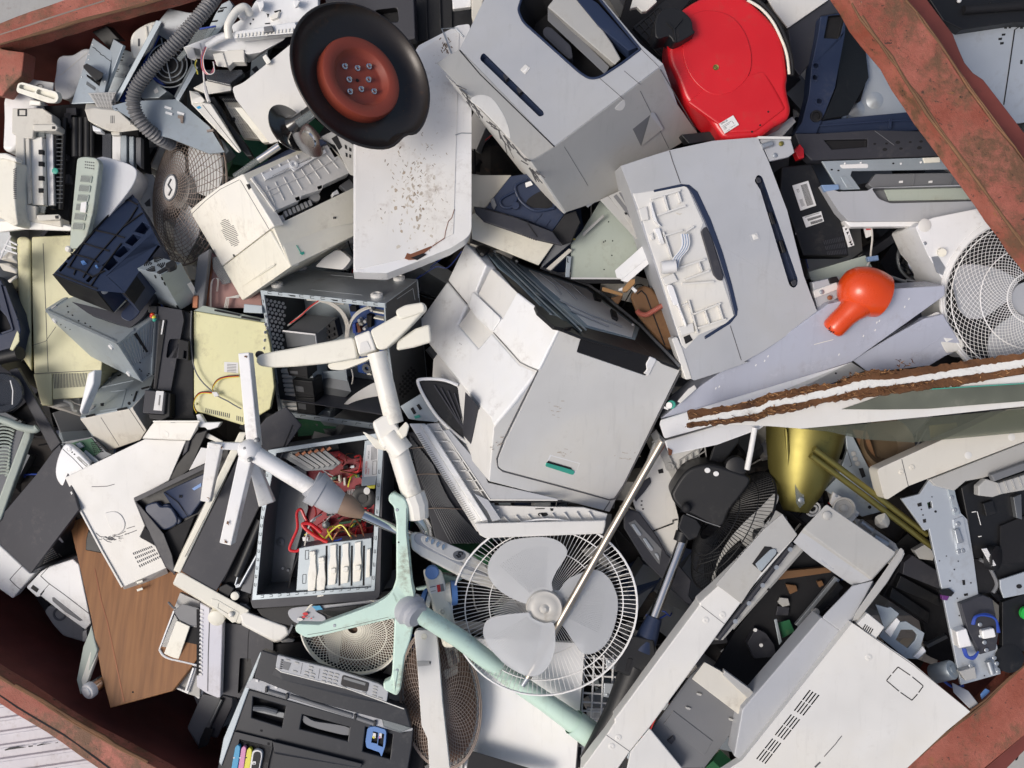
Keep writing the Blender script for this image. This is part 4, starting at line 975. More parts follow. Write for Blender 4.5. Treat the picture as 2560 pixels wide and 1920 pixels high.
t.add('top_lid',hull(pl.off(4).pts(i1('440,520 860,330 900,420 740,640 680,720 590,640'))+pl.off(-14).pts(i1('440,520 860,330 940,420 740,700 600,760'))),M.navy,3)
t.add('rim',strip(pl.off(6),i1('195,585 400,490 880,260'),11,6),M.slate)
t.add('curved_cover',slab(pl,cat2(i1('280,650 380,605 420,640 470,640 520,660 570,780 450,850 340,790'),3),30),M.navy,8,seg=3)
t.add('curved_cover',slab(pl.off(-3),cat2(i1('430,640 500,630 560,720 600,770 560,800 500,740'),3),30),M.navy,6,seg=3)
t.add('inner_tray',slab(pl.off(-4),i1('450,870 590,790 720,720 640,920 610,1000 560,1120 520,1060 470,960'),20),M.deep,2)
t.add('side_flap',hull(TP(i1(360,900),66,.1,0).pts(i1('195,590 250,640 290,760 340,800 450,880 520,1060 550,1230 460,1160 380,990 300,830'))+TP(i1(360,900),50,.1,0).pts(i1('195,590 300,830 380,990 460,1170 550,1240'))),M.slate,2)
t.add('corner_foot',slab(pl.off(6),i1('285,820 340,870 370,980 240,915'),30),M.deep,2)
t.add('seam',strip(pl.off(5),i1('450,520 570,610 660,740'),1.2,.6),M.pen)
t.add('label_sticker',raised(pl.off(4),i1('690,490 770,440 770,470 710,505'),.8),M.blue)
for x in(580,597):t.add('indicator',raised(pl.off(4.5),i1(f'{x},545 {x+8},548 {x+6},570 {x-3},565'),.8),M.pen)
t=Th('paper_sheet','sheet of white paper caught in the black frame above the glossy printer','paper')
t.one(slab(TP(i1(740,250),66),i1('770,135 890,150 910,210 800,270 665,332'),1.5),M.paper)
t=Th('white_strip','thin white plastic strip among the dark gaps below the yellowed steel cover','strip')
t.one(slab(TP(i1(880,50),40),i1('830,10 960,80 930,100 800,45'),4),M.warmwhite,1)
t=Th('hinged_bracket','black hinged plastic frame standing above the glossy blue black printer','frame')
pl=TP(i1(680,200),48,0,.1)
t.add('frame',slab(pl,i1('720,10 830,-20 680,320 580,400 490,420 560,280 630,190 635,90'),25),M.black,2)
t.add('hinge',slab(pl.off(6),i1('635,85 680,60 650,170 605,210'),25),M.slate,2)
t=Th('matrix_printer','cream framed dot matrix printer with a dark smoky lid and an exposed roller','printer')
pl=TP(i1(900,800),108,-.05,.06)
t.add('left_frame',hull(pl.off(4).pts(i1('530,1195 600,1040 1100,0 1165,0 1140,80 590,1220'))+pl.off(-40).pts(i1('530,1200 595,1040 1100,0 590,1220'))),M.cream,3)
t.add('smoky_lid',slab(pl.off(2),i1('600,1205 1145,100 1330,-120 1500,-220 1640,-60 1500,140 1270,660 1000,1210 890,1395'),5),M.slate,1.5)
t.add('lid_seam',strip(pl.off(7.2),i1('630,1080 1110,140'),1.2,.4)+strip(pl.off(2),i1('960,1290 1270,650 1560,-60'),2,1.5),M.pen)
t.add('front_frame',hull(pl.off(5).pts(i1('525,1310 565,1220 600,1210 900,1390 1190,1540 1110,1659 860,1500'))+pl.off(-45).pts(i1('530,1320 560,1230 1190,1560 1090,1659'))),M.cream,3)
pf=pl.off(6)
t.add('front_slot',slab(pf,i1('860,1440 910,1450 1100,1560 1075,1640 1040,1650 850,1490'),12,wells=[(i1('925,1475 1070,1555 1050,1600 915,1520'),10,1)]),[M.cream,M.deep],1)
t.add('slot_knob',ball(pf.at(*i1(1030,1575),2),6),M.warmwhite)
t.add('front_arm',hull(pf.pts(i2('1065,340 1130,310 1290,380 1420,440 1510,450 1530,520 1450,590 1390,600 1100,445'))+pl.off(-60).pts(i2('1070,360 1300,440 1530,530 1430,600 1380,590 1110,450'))),M.warmwhite,8,seg=3)
t.add('arm_lip',slab(TP(i2(1500,590),55),i2('1440,570 1520,560 1575,580 1560,600 1450,605'),12),M.greyw,3)
t.add('arm_slot',strip(pf.off(2),i2('1555,440 1520,515'),5,3),M.midgrey)
t.add('dial',lathe(P(*i2(880,360),72),VIEW+UPV*-.3,[(18,-20),(18,10),(15,12),(.1,12)],26),M.cream)
bd=pl.off(-14)
t.add('mechanism_bed',slab(bd,i1('900,1395 1000,1200 1280,640 1330,640 1180,1500 1130,1500'),20),M.deep,1)
t.add('platen_roller',rod(bd.at(*i1(1085,1240),12),bd.at(*i1(1290,760),12),10),M.black)
t.add('guide_rod',rod(bd.at(*i1(1105,1330),18),bd.at(*i1(1260,1050),18),3),M.steel);t.add('guide_rod',rod(bd.at(*i1(1065,1320),16),bd.at(*i1(1180,950),16),2),M.steel)
t.add('gear',lathe(bd.at(*i1(1070,1410),8),VIEW,[(9,0),(9,8),(4,9),(.1,9)],14),M.cream)
t.add('mechanism_block',slab(bd.off(12),i1('920,1340 990,1310 1060,1350 1000,1440 920,1400'),20),M.black,2)
t.add('bracket',slab(bd.off(16),i1('1060,1320 1100,1310 1110,1340 1070,1350'),8),M.steel,1)
t.add('bracket',slab(bd.off(10),i1('1100,1480 1160,1490 1200,1530 1130,1530'),10),M.darksteel,1)
t.add('inner_side',slab(bd.off(10),i1('1110,1370 1240,1090 1255,1100 1200,1400'),12),M.midgrey,1)
f1,f2,f3=_tile(460,330,440/1659.),_tile(640,660,440/1659.),_tile(620,1060,400/1327.)
f4,f5,f6=_tile(960,1060,600/2212.),_tile(960,1540,600/2212.),_tile(1180,440,500/2183.)
t=Th('laser_printer','cream laser printer with an oval vent and exposed grey insides beside the rusty fan','printer')
bx=Box(f1(1005,1270),f1(560,400),f1(1760,880),f1(545,1590),185,hs=[175,60,20],name='cream')
ab,ca=bx.ab,bx.ca
t.add('body',prism(ab.pts(f1('1005,1270 850,905 560,400 1310,70 1480,230 1700,480 1700,920')),bx.c*.92,[(ab.pts(f1('600,470 855,885 1660,495 1350,95')),.045,1)]),[M.cream,M.deep],3)
t.add('upper_side',slab(ca.off(1),f1('50,742 130,668 335,510 545,397 600,480 850,890 805,918 358,1263'),25),M.warmwhite,2)
t.add('lower_side',slab(ca.off(.5),f1('360,1268 805,926 1003,1270 545,1592'),25),M.cream,4)
t.add('seam',strip(ca.off(1),f1('70,775 200,650 340,540 520,450'),1.2,.5)+strip(ca.off(1),f1('530,455 800,915'),1.0,.5),M.line)
t.add('side_crease',hull(ca.off(1).pts(f1('540,1465 850,1240 858,1250'))+ca.off(4).pts(f1('850,1262 860,1245'))),M.cream)
vq=f1('350,800 430,800 560,1040 470,1110');g=Geo()
for i in range(6):
 for j in range(17):
  x,y=(i-2.5)/2.75,(j-8)/8.6
  if x*x+y*y<1.0:
   cx,cy=430+x*52+y*62,952+y*128-x*22
   g+=raised(ca.off(1),f1(f'{cx-9},{cy-1} {cx+10},{cy-9} {cx+11},{cy-3} {cx-8},{cy+5}'),.6)
t.add('oval_vent',g,M.line)
t.add('notch',raised(ca.off(1),f1('458,1155 470,1152 480,1175 468,1178'),.8),M.pen)
t.add('notch',slab(ca.off(2),f1('585,495 605,490 625,530 610,545'),3),M.pen)
t.add('crease',strip(ab,f1('955,1110 1150,1040 1620,865'),1.4,.8),M.line)
t.add('front_ledge',hull(ab.off(3).pts(f1('950,1112 1620,866 1640,960 1010,1270'))+ab.off(-6).pts(f1('880,960 1640,820 1640,960 1005,1270'))),M.cream,2)
t.add('arrow_mark',strip(ab.off(4),f1('1060,1065 1105,1140'),1.4,.5)+raised(ab.off(4),f1('1090,1140 1130,1125 1135,1145 1115,1160'),.5),M.teal)
for x in(1410,1425):t.add('hole',raised(ab.off(1),f1(f'{x},800 {x+10},795 {x+6},815 {x-2},818'),.5),M.pen)
mp=ab.off(6)
tr=t.add('mechanism_tray',slab(mp,f1('628,432 1310,88 1345,110 1420,240 1450,225 1480,250 1560,385 1310,500 1300,540 1110,600 1095,640 860,740 770,580 690,480'),22,wells=[(f1('835,408 995,328 1000,345 840,415'),12,1),(f1('1065,290 1205,228 1210,245 1075,305'),12,1),(f1('1255,515 1300,500 1310,525 1265,545'),12,1),(f1('1045,620 1085,605 1100,640 1060,650'),12,1)]),[M.mfp,M.deep],1)
t.add('ridge',strip(mp,f1('760,440 1310,170 1330,200'),8,4),M.mfp)
t.add('ridge',strip(mp,f1('640,430 860,740')+f1('0,0')[:0],4,4),M.mfp)
t.add('ridge',strip(mp,f1('770,560 1160,400 1440,250'),2.5,2)+strip(mp,f1('780,610 900,560'),2,2),M.mfp)
g=Geo()
for k in range(8):
 a_=bil(f1('700,400 1300,110 1500,330 840,720'),.04+k*.13,.38);b_=bil(f1('700,400 1300,110 1500,330 840,720'),.04+k*.13,.95);g+=strip(mp,[a_,b_],1.8,1.8)
t.add('rib',g,M.mfp)
g=Geo()
for k in range(9):
 a_=bil(f1('650,420 1310,95 1320,120 670,450'),k/8,0);b_=bil(f1('650,420 1310,95 1320,120 670,450'),k/8,1);g+=strip(mp,[a_,b_],2,2)
t.add('rim_notch',g,M.white)
t.add('latch_ring',lathe(mp.at(*f1(1030,310),3),mp.n,[(9,0),(9,4),(4.5,4),(4,1),(.1,1)],20),M.white)
t.add('latch_bar',slab(mp.off(5),f1('735,400 1000,285 1060,300 1240,205 1330,165 1340,195 1245,240 1040,370 1010,345 770,450'),3,through=[f1('835,408 995,328 1000,345 840,415'),f1('1065,290 1205,228 1210,245 1075,305')]),M.white,.6)
inn=ab.off(-12)
t.add('inner_frame',slab(inn,f1('640,500 690,500 860,800 900,780 930,830 870,870'),20),M.mfp,1)
g=Geo()
for k in range(7):g+=slab(inn.off(4),f1(f'{940+k*38},{748-k*17} {962+k*38},{738-k*17} {985+k*38},{790-k*17} {962+k*38},{800-k*17}'),14)
t.add('inner_rib',g,M.greyw)
t.add('inner_block',slab(inn.off(2),f1('860,800 930,780 960,840 880,860'),12),M.mfp,1);t.add('inner_block',slab(inn.off(4),f1('1400,570 1445,540 1465,580 1410,600'),14),M.white,1)
t.add('inner_plate',slab(inn,f1('1470,500 1560,440 1620,520 1530,560'),12),M.midgrey,1);t.add('gear',lathe(inn.at(*f1(1230,610)),ab.n,[(12,-6),(12,2),(4,3),(.1,3)],12),M.greyw)
t=Th('dark_cover','dark blue glossy cover edge behind the cream laser printer','cover')
t.one(slab(TP(f1(800,300),75,0,0),f1('560,390 960,170 1290,60 1350,100 640,430 600,470'),30),M.navy,3)
t=Th('glass_tube','chromed rod with a clear sleeve beside the black trumpet base','rod')
t.add('sleeve',tube([P(*f1(480,420),85),P(*f1(720,250),95)],7,12),M.clear);t.add('rod',tube([P(*f1(700,265),95),P(*f1(900,130),100)],8,12),M.chrome)
t=Th('inner_guide','grey printer guide with black slots wedged between the wheel and the cream laser printer','printer part')
pl=TP(f1(1430,150),60,0,.1)
t.add('guide',slab(pl,f1('1250,60 1400,-10 1600,120 1620,420 1560,400 1420,120'),20),M.greyw,2)
t.add('slot',slots(pl,f1('1500,90 1590,150 1580,260 1520,250'),2,2,.5,.5,1),M.pen);t.add('hole',raised(pl,f1('1390,60 1440,30 1490,140 1460,170'),1),M.pen)
t=Th('dished_disc','black dished steel disc with a red hub and silver bolts on the heap','steel disc')
c=P(*B(692,486),262);n=((CM.translation-c).normalized()+(RGT+UPV)*.52).normalized();ux=(RGT*.7-UPV*.7)
dprof=[(r_*.83,z_*.62)for r_,z_ in[(96,-3),(120,0),(140,4),(158,15),(170,34),(174,48),(178,49),(180,46),(174,34),(163,12),(146,-1),(120,-6),(96,-7)]]
g=lathe(c,n,dprof,72,ux,cap=False)
for i,v in enumerate(g.v):
 r_=v-c;a=math.atan2(r_.dot(n.cross(ux)),r_.dot(ux));rr_=math.hypot(r_.dot(n.cross(ux)),r_.dot(ux))
 a0_=-.05;k=math.exp(-((a-a0_)/.16)**2)
 if rr_>.13:g.v[i]=v-(r_-n*r_.dot(n))*(.075*k)+n*(.01*k)
M.wheelblk=mat('worn_black_paint',(.035,.030,.028),.30,metal=.3,dirt=.5,dcol=(.20,.09,.03),spot=.7,scotch=.3)
t.add('dish',g,M.wheelblk)
M.hubred=mat('red_oxide_hub',(.25,.045,.025),.5,dirt=.3,spot=.3,dcol=(.12,.05,.03),scotch=.25)
h_=t.add('hub',lathe(c,n,[(r_*.83,z_)for r_,z_ in[(100,-6),(101,16),(98,23),(94,25),(72,24),(69,22),(61,10),(56,8),(.1,8)]],64),M.hubred)
m_=n.cross(ux)
hp=Pl(c+n*.0085,n)
for q in((617,397),(760,397),(692,408),(643,475),(757,475),(648,546),(714,532),(790,545)):
 t.add('bolt',lathe(hp.at(*B(*q)),n,[(6,-1),(6,3),(4,3.2),(3.4,9),(.1,10)],8),M.chrome,to=h_)
t.add('centre_hole',lathe(hp.at(*B(695,477)),n,[(3.4,-1),(3.4,.8),(.1,.8)],12),M.pen,to=h_)
t=Th('trumpet_stand','glossy black trumpet shaped stand base left of the wheel','stand base')
ax=(RGT*.72+UPV*.32+VIEW*.55).normalized();c=P(*B(285,765),108)
M.gloss=mat('glossy_black',(.02,.02,.02),.12,dirt=.15,coat=.6)
t.add('base',lathe(c,ax,[(46,-4),(52,2),(54,6),(50,8),(34,8),(20,16),(14,32),(12,60)],40),M.gloss)
t.add('stem',tube([c+ax*.055,c+ax*.12],11,14),M.black);t.add('sleeve',tube([P(*B(340,735),165),P(*B(450,660),170)],9,10),M.clear)
t.add('disc',lathe(P(*B(400,830),98),ax,[(40,0),(42,3),(30,4),(20,4),(18,1),(.1,1)],32),M.chrome)
t=Th('washer_cover','large white enamelled panel stained with brown specks and torn at its rusty lower edge','panel')
pl=TP(B(1000,1000),145,-.12,-.22)
M.stained=mat('stained_white_enamel',(.80,.79,.77),.35,dirt=.4,spot=.9,dcol=(.26,.18,.11),thr=.62)
t.add('panel',slab(pl,rnd(B('672,840 1060,268 1200,195 1290,150 1362,140 1372,660 1372,1390 1250,1470 1020,1562 870,1618 672,1612'),[1,1,1,3,8,3,20,4,3,3,1]),42),M.whitesheet,5)
t.add('face',slab(pl.off(1.5),rnd(B('682,852 1075,290 1215,205 1300,190 1290,560 1270,1240 1265,1385 1215,1410 1140,1455 975,1530 680,1600'),3),2.2),M.stained,.8)
t.add('rust_tear',slab(pl.off(2.2),B('975,1530 990,1498 1010,1505 1130,1458 1140,1462 1090,1500 1105,1508 1060,1535 1000,1540'),2),M.copper,.4)
t.add('tear_hole',slab(pl.off(2.9),B('1010,1528 1085,1500 1105,1508 1050,1540'),2),M.pen)
t.add('crack',strip(pl.off(1.5),B('1270,1240 1255,1290 1235,1310 1218,1370 1212,1410 1140,1458'),1.6,.7),M.copper)
t.add('wire_hook',tube([pl.at(*p,4)for p in B('1255,325 1195,170 1275,165 1320,215')],1.4,5),M.steel)
t.add('edge_wire',tube([pl.at(*p,2.5)for p in B('1275,800 1310,788 1372,790')],1.0,5),M.steel)
g=Geo()
for k in range(150):
 x,y=R.gauss(1040,95),R.gauss(1080,190)
 if x<1240 and y<1480 and x>700:g+=raised(pl.off(1.5),quad(B(x,y),B(x+R.uniform(-14,14),y+R.uniform(4,16)),R.uniform(.7,2.2)),.25,.1).mat(R.randrange(3))
for k in range(26):
 x,y=R.gauss(1215,15),R.gauss(268,24);g+=raised(pl.off(1.5),quad(B(x,y),B(x+R.uniform(-14,18),y+R.uniform(4,22)),R.uniform(1,3.0)),.25,.1)
for k in range(70):
 x,y=R.gauss(1020,70),R.gauss(1180,150)
 if x<1230 and 900<y<1480 and x>720:
  e=circ(B(x,y),R.uniform(1.5,7),R.uniform(1,4),9,R.uniform(40,130));g+=raised(pl.off(1.5),[(a+R.uniform(-1.2,1.2),b_+R.uniform(-1.2,1.2))for a,b_ in e],.15,.1).mat(R.choice([1,2,2]))
M.mud=mat('dried_mud',(.20,.15,.11),.9,dirt=.3);M.mud2=mat('pale_mud',(.46,.39,.31),.9,dirt=.6);M.mud3=mat('faint_mud',(.60,.555,.49),.8,dirt=.4);t.add('mud_splash',g,[M.mud,M.mud2,M.mud3],kind='stuff')
t=Th('tower_case','open steel computer tower with drives and cables showing under the cream stand legs','computer case','computer towers lying open on their sides')
bx=Box(f2(1215,372),f2(40,248),f2(1523,148),f2(1335,1440),175,name='pc1')
ab,bc,ca=bx.ab,bx.bc,bx.ca
t.add('top_panel',prism([bx.at(u,v,0)for u,v in((0,0),(1,0),(1,1),(0,1))],-ab.n*.002),M.steel,.8)
M.mesh=mat('dark_perforated_steel',(.05,.052,.055),.5,metal=.4,dirt=.2)
t.add('back_panel',prism([bx.at(0,u,v)for u,v in((0,0.004),(1,0.004),(1,1),(0,1))],-bc.n*.002),M.mesh,.8)
t.add('bottom_panel',prism([bx.at(u,v,1)for u,v in((0,0),(1,0),(1,1),(0,1))],-ab.n*.002),M.slate,.8)
t.add('front_wall',prism([bx.at(1,u,v)for u,v in((0,0),(1,0),(1,1),(0,1))],bc.n*.002),M.mesh,.8)
t.add('far_panel',prism([bx.at(u,1,v)for u,v in((0,0),(1,0),(1,1),(0,1))],ca.n*-.002),M.bluesteel,.8)
for x,y in((200,205),(425,45),(1140,305),(1350,145)):t.add('foot',lathe(ab.at(*f2(x,y)),ab.n,[(13,-1),(13,6),(10,8),(7,8),(6,4),(.1,4)],24),M.mfp)
t.add('scuff',strip(ab,f2('710,100 1050,130 1230,158'),.8,.3)+strip(ab,f2('520,240 1000,290'),.8,.3),M.steel)
lp=ca.off(1)
t.add('opening_lip',slab(lp,f2('40,248 1215,372 1232,640 1340,1440 1330,1590 215,1425'),5,through=[f2('75,290 1205,412 1215,640 1310,1420 1290,1530 240,1395')]),M.bluesteel,.5)
LC=lambda z:t.add('lip_clip',z,M.pen)
for k in range(11):
 x,y=110+k*100,270+k*10.6
 if k in(2,6):LC(raised(lp,f2(f'{x-10},{y-2} {x+60},{y+6} {x+60},{y+18} {x+20},{y+14}'),.5))
 else:LC(strip(lp,f2(f'{x+35},{y-8} {x},{y-10} {x+2},{y+10} {x+37},{y+12}'),1.0,.5))
for k in range(8):
 x,y=290+k*130,1425+k*18;LC(strip(lp,f2(f'{x},{y} {x+4},{y-18} {x+50},{y-12}'),1.0,.5))
for k in range(7):
 x,y=62+k*24,340+k*150;LC(strip(lp,f2(f'{x-6},{y} {x+6},{y} {x+8},{y+26}'),1.0,.5))
fl=ca.off(-95)
t.add('drive_cage',slab(ca.off(-25),f2('180,980 520,965 545,1110 600,1440 240,1400'),60),M.bluesteel,1)
g=Geo()
for k in range(9):g+=slab(ca.off(-20),f2(f'{195+k*8},{1000+k*44} {330+k*7},{1000+k*44} {335+k*7},{1028+k*44} {200+k*8},{1028+k*44}'),8)
t.add('cage_slat',g,M.paper,.5)
for q in('290,985 480,965 490,1085 310,1050','340,1090 530,1110 550,1260 370,1250','370,1255 550,1265 565,1435 390,1412'):
 k=t.add('drive_front',slab(ca.off(-6),f2(q),40),M.black,1);pts=f2(q)
 t.add('drive_button',slots(ca.off(-6),[bil(pts,.1,.35),bil(pts,.5,.38),bil(pts,.5,.7),bil(pts,.1,.68)],7,1,.5,1,1),M.midgrey,to=k)
 t.add('drive_slot',strip(ca.off(-6),[bil(pts,.1,.15),bil(pts,.95,.15)],2,.6)+strip(ca.off(-6),[bil(pts,.1,.88),bil(pts,.95,.88)],2,.6),M.pen,to=k)
t.add('optical_drive',hull(ca.off(-32).pts(f2('270,640 560,668 560,760 290,790'))+ca.off(-80).pts(f2('480,470 760,500 770,700 560,760'))),M.darksteel,1)
dv=P3(f2(270,640),140,f2(560,668),138,f2(480,470),100)
t.add('drive_edge',tube([ca.at(*f2(255,630),-24),ca.at(*f2(560,665),-24),ca.at(*f2(572,760),-24)],2,5),M.paper)
t.add('drive_side',slab(ca.off(-60),f2('620,600 740,530 780,690 660,740'),20),M.black,1)
g=Geo()
for k in range(5):g+=slab(ca.off(-56),f2(f'{650+(k%2)*50},{590+k*26} {680+(k%2)*50},{575+k*26} {690+(k%2)*50},{600+k*26} {660+(k%2)*50},{612+k*26}'),5)
t.add('drive_pin',g,M.deep)
t.add('hard_drive',hull(ca.off(-50).pts(f2('560,1140 900,1205 700,1390 610,1370'))+ca.off(-75).pts(f2('560,1140 880,1200 840,1000 640,1020'))),M.darksteel,1)
t.add('drive_plate',slab(ca.off(-62),f2('580,1020 850,1000 870,1190 570,1130'),4,wells=[(f2('640,1110 740,1130 745,1155 640,1140'),3,1)]),[M.bluesteel,M.deep],.5)
t.add('cage_wall',slab(ca.off(-40),f2('610,1370 700,1395 700,1470 600,1440'),20),M.bluesteel,1)
t.add('inner_floor',slab(fl.off(-5),f2('700,1480 960,1250 1250,1230 1290,1530'),5),M.darksteel,1)
mb=t.add('motherboard',slab(fl,f2('870,375 1205,410 1230,760 1100,1050 960,1020 930,660'),4),M.bluepcb,.5)
for s,m in(('905,570 935,560 945,650 915,655',M.vinyl),('945,560 970,555 990,640 960,650',M.copper),('960,550 1000,560 1005,580 965,580',M.cream),('1100,440 1205,460 1205,475 1100,455',M.cream),('1110,500 1205,520 1205,535 1110,515',M.cream),('1035,1020 1060,1010 1090,1050 1050,1045',M.cream),('1040,480 1090,490 1085,600 1050,590',M.deep),('880,400 940,395 950,450 890,450',M.deep)):
 t.add('slot_connector',slab(fl.off(14),f2(s),14),m,.5,to=mb)
for x,y in((1108,415),(995,515),(1048,525),(1045,592)):t.add('capacitor',lathe(fl.at(*f2(x,y),2),ca.n,[(4,0),(4,12),(.1,12)],10),M.paper,to=mb)
t.add('coil',lathe(fl.at(*f2(1075,960),4),ca.n,[(12,0),(12,16),(5,16),(5,8)],16,cap=False),M.darksteel,to=mb)
cp_=ca.off(-55)
for o in(0,12,24):t.add('cable',tube(cat([cp_.at(*p,o*.6)for p in f2(f'{600+o},{345+o/2} {700+o},{380-o/3} {800+o},{460} {850+o},{580} {845+o},{700}')],6),2.2,5),M.cable)
for o in(0,14,28):t.add('cable',tube(cat([cp_.at(*p,o*.5)for p in f2(f'{1060+o},{400+o/3} {960+o},{450} {890+o/2},{540} {850+o/3},{690}')],6),2.0,5),M.cable)
t.add('cable',tube(cat([cp_.at(*p)for p in f2('610,345 520,400 430,480 300,580')],6),2.4,5),M.cable);t.add('cable',tube(cat([cp_.at(*p,4)for p in f2('590,345 500,410 420,490 320,560')],6),1.4,5),M.redink)
t.add('cable',tube(cat([cp_.at(*p)for p in f2('900,990 915,1060 905,1130')],6),1.6,5),M.cable);t.add('cable',tube(cat([cp_.at(*p)for p in f2('480,335 620,345 720,370 830,375')],6),2.4,5),M.cable)
rb=cat([ca.at(*p,o)for p,o in zip(f2('800,1350 900,1250 1000,1180 1110,1120 1160,1115'),(-20,-18,-20,-26,-34))],5);rb2=cat([ca.at(*p,o)for p,o in zip(f2('810,1355 920,1300 1040,1265 1150,1245 1180,1240'),(-20,-20,-24,-30,-36))],5)
t.add('ribbon_cable',mk(rb+rb2,[(i,i+1,len(rb)+i+1,len(rb)+i)for i in range(len(rb)-1)],True),M.mfp)
g=Geo()
for i in range(5):
 for j in range(13):
  g+=raised(Pl(bx.at(.985,0,0),bc.n),circ(f2(105+i*38+(j%2)*18-j*2,340+j*38+i*8),3.6,4.4,6),.6)
t.add('perforation',g,M.paper)
g=Geo()
for i in range(6):
 for j in range(9):
  if(i-2.5)**2/9+(j-4)**2/22<1:g+=raised(bc,circ(f2(1360+i*26+(j%2)*13,1200-i*26+(j-4)*24-20),2.8,3.6,6),.5)
t.add('back_vent',g,M.pen)
t.add('back_edge',strip(bc,f2('1520,165 1535,320'),2,1)+strip(bc,f2('1330,330 1480,230 1500,340'),1,.5),M.steel)
t=Th('pale_cover','pale grey rounded cover peeking out between the cream printer and the white panel','cover')
t.one(slab(TP(f1(1400,1200),60,.1,.1),rnd(f1('1230,1270 1320,1180 1430,1110 1480,1115 1580,1200 1500,1300'),8),30),M.mfp,6,seg=3)
t=Th('pink_board','faded pink board with a white cable loop behind the cream laser printer','board')
pl=TP(f1(350,1400),0,0,0)
M.pink=mat('faded_pink_board',(.36,.20,.18),.6,dirt=.3)
t.add('board',slab(pl,f1('240,1120 420,1250 560,1580 720,1500 740,1659 220,1659'),8),M.pink,1)
t.add('red_edge',slab(pl.off(4),f1('220,1130 250,1120 270,1290 210,1659 190,1659'),8),M.copper,1)
t.add('clear_film',slab(pl.off(12),f1('265,1180 330,1170 420,1270 440,1420 360,1440 270,1290'),3),M.clear,1)
cpts=cat([pl.at(*p,16)for p in f1('260,1659 262,1500 275,1400 310,1375 330,1400 320,1500')],6)
t.add('white_strap',mk(cpts+[p+RGT*.0-UPV*.002+VIEW*.012 for p in cpts],[(i,i+1,len(cpts)+i+1,len(cpts)+i)for i in range(len(cpts)-1)],True),M.paper)
for o in(0,14,30):t.add('clear_wire',tube([pl.at(*f1(380+o,1659),14),pl.at(*f1(400+o*.8,1560),16),pl.at(*f1(520+o,1560-o),14)],1.4,5),M.cable)
t=Th('grey_post','grey metal post with an orange end standing between the power supply and the pink board','post')
pl=TP(f1(150,1450),30);t.add('post',slab(pl,f1('130,1170 240,1100 180,1659 80,1659 100,1400'),20),M.midgrey,2);t.add('end',slab(pl.off(3),f1('80,1540 135,1540 130,1659 75,1659'),20),M.copper,2)
t=Th('drive_bracket','small bluish steel bracket left of the open steel tower','bracket')
t.one(slab(TP(f1(640,1640),60),f1('565,1620 735,1635 740,1710 560,1700'),10),M.bluesteel,1)
t=Th('fan_stand','cream fan stand with curved legs lying across the open steel tower','fan stand')
pl=TP(f2(800,800),222,.06,.02)
t.add('leg',slab(pl,rnd(f2('0,880 40,850 180,820 330,795 560,750 920,685 960,890 700,935 360,968 150,978 30,960 0,930'),10),26),M.cream,10,seg=4)
t.add('leg',slab(pl.off(6),rnd(f2('1070,625 1310,490 1480,400 1585,370 1600,430 1530,500 1450,590 1330,710 1220,805 1140,810'),10),26),M.cream,10,seg=4)
t.add('foot_pad',slab(pl.off(10),rnd(f2('1305,440 1400,385 1570,358 1595,400 1590,450 1480,490 1350,530'),10),24),M.cream,9,seg=4)
t.add('leg',slab(pl.off(-20),rnd(f2('670,945 730,930 1000,885 1090,870 1050,910 900,970 820,1000 760,1000 690,990'),6),22),M.cream,8,seg=4)
t.add('leg',hull(pl.off(-8).pts(f2('1330,720 1500,600 1640,560 1660,740 1500,790 1320,820'))+pl.off(-34).pts(f2('1340,730 1640,580 1640,730 1330,810'))),M.cream,6,seg=3)
t.add('hub',hull(pl.off(8).pts(f2('925,680 1070,622 1130,805 970,855'))+pl.off(-30).pts(f2('930,690 1070,640 1180,850 980,880'))),M.warmwhite,4,seg=3)
t.add('hub_window',raised(pl.off(8.4),rnd(f2('985,740 1045,720 1085,805 975,840'),4),.8),M.mfp)
t.add('rubber_foot',lathe(pl.at(*f2(30,855),-4),VIEW,[(8,-10),(8,0),(.1,0)],14),M.black)
q0_,q1_=P(*f2(1140,830),214),P(*f2(1305,1500),205)
t.add('pole',tube([q0_,q1_],19,24),M.warmwhite);t.add('pole_ring',tube([q0_.lerp(q1_,.005),q0_.lerp(q1_,.05)],20.5,24),M.warmwhite)
cl_=TP(F(900,1140),225,.0,0)
t.add('clamp',hull([P(*p,222)for p in F('780,1075 870,1022 945,1110 960,1170 850,1245 820,1180')]+[P(*p,188)for p in F('800,1090 940,1120 830,1230')]),M.warmwhite,6,seg=3)
t.add('clamp_arm',hull([P(*p,215)for p in F('725,1135 745,1140 830,1215 900,1235 860,1250 800,1235')]+[P(*p,200)for p in F('730,1140 830,1240')]),M.cream,2)
t.add('clamp_arm',hull([P(*p,228)for p in F('930,1130 985,1070 1005,1100 990,1160 960,1180')]+[P(*p,205)for p in F('930,1150 1000,1120 960,1185')]),M.cream,3)
t.add('clamp_ring',tube([P(*F(880,1150),205),P(*F(965,1260),205)],24,24),M.warmwhite)
t.add('lower_pole',tube([P(*F(920,1190),203),P(*F(1025,1530),195)],21,24),M.warmwhite)
t.add('nut',tube([P(*F(1022,1510),196),P(*F(1045,1570),195),P(*F(1056,1650),193)],[26,25,22],12,sm=False),M.warmwhite,1)
t.add('chrome_tube',tube([P(*F(1050,1630),193),P(*J(1098,225),175),P(*J(1130,400),110)],14,18),M.chrome)
t=Th('parasol_stand','white five armed metal base with a long pole, grey collar and brown tape','stand')
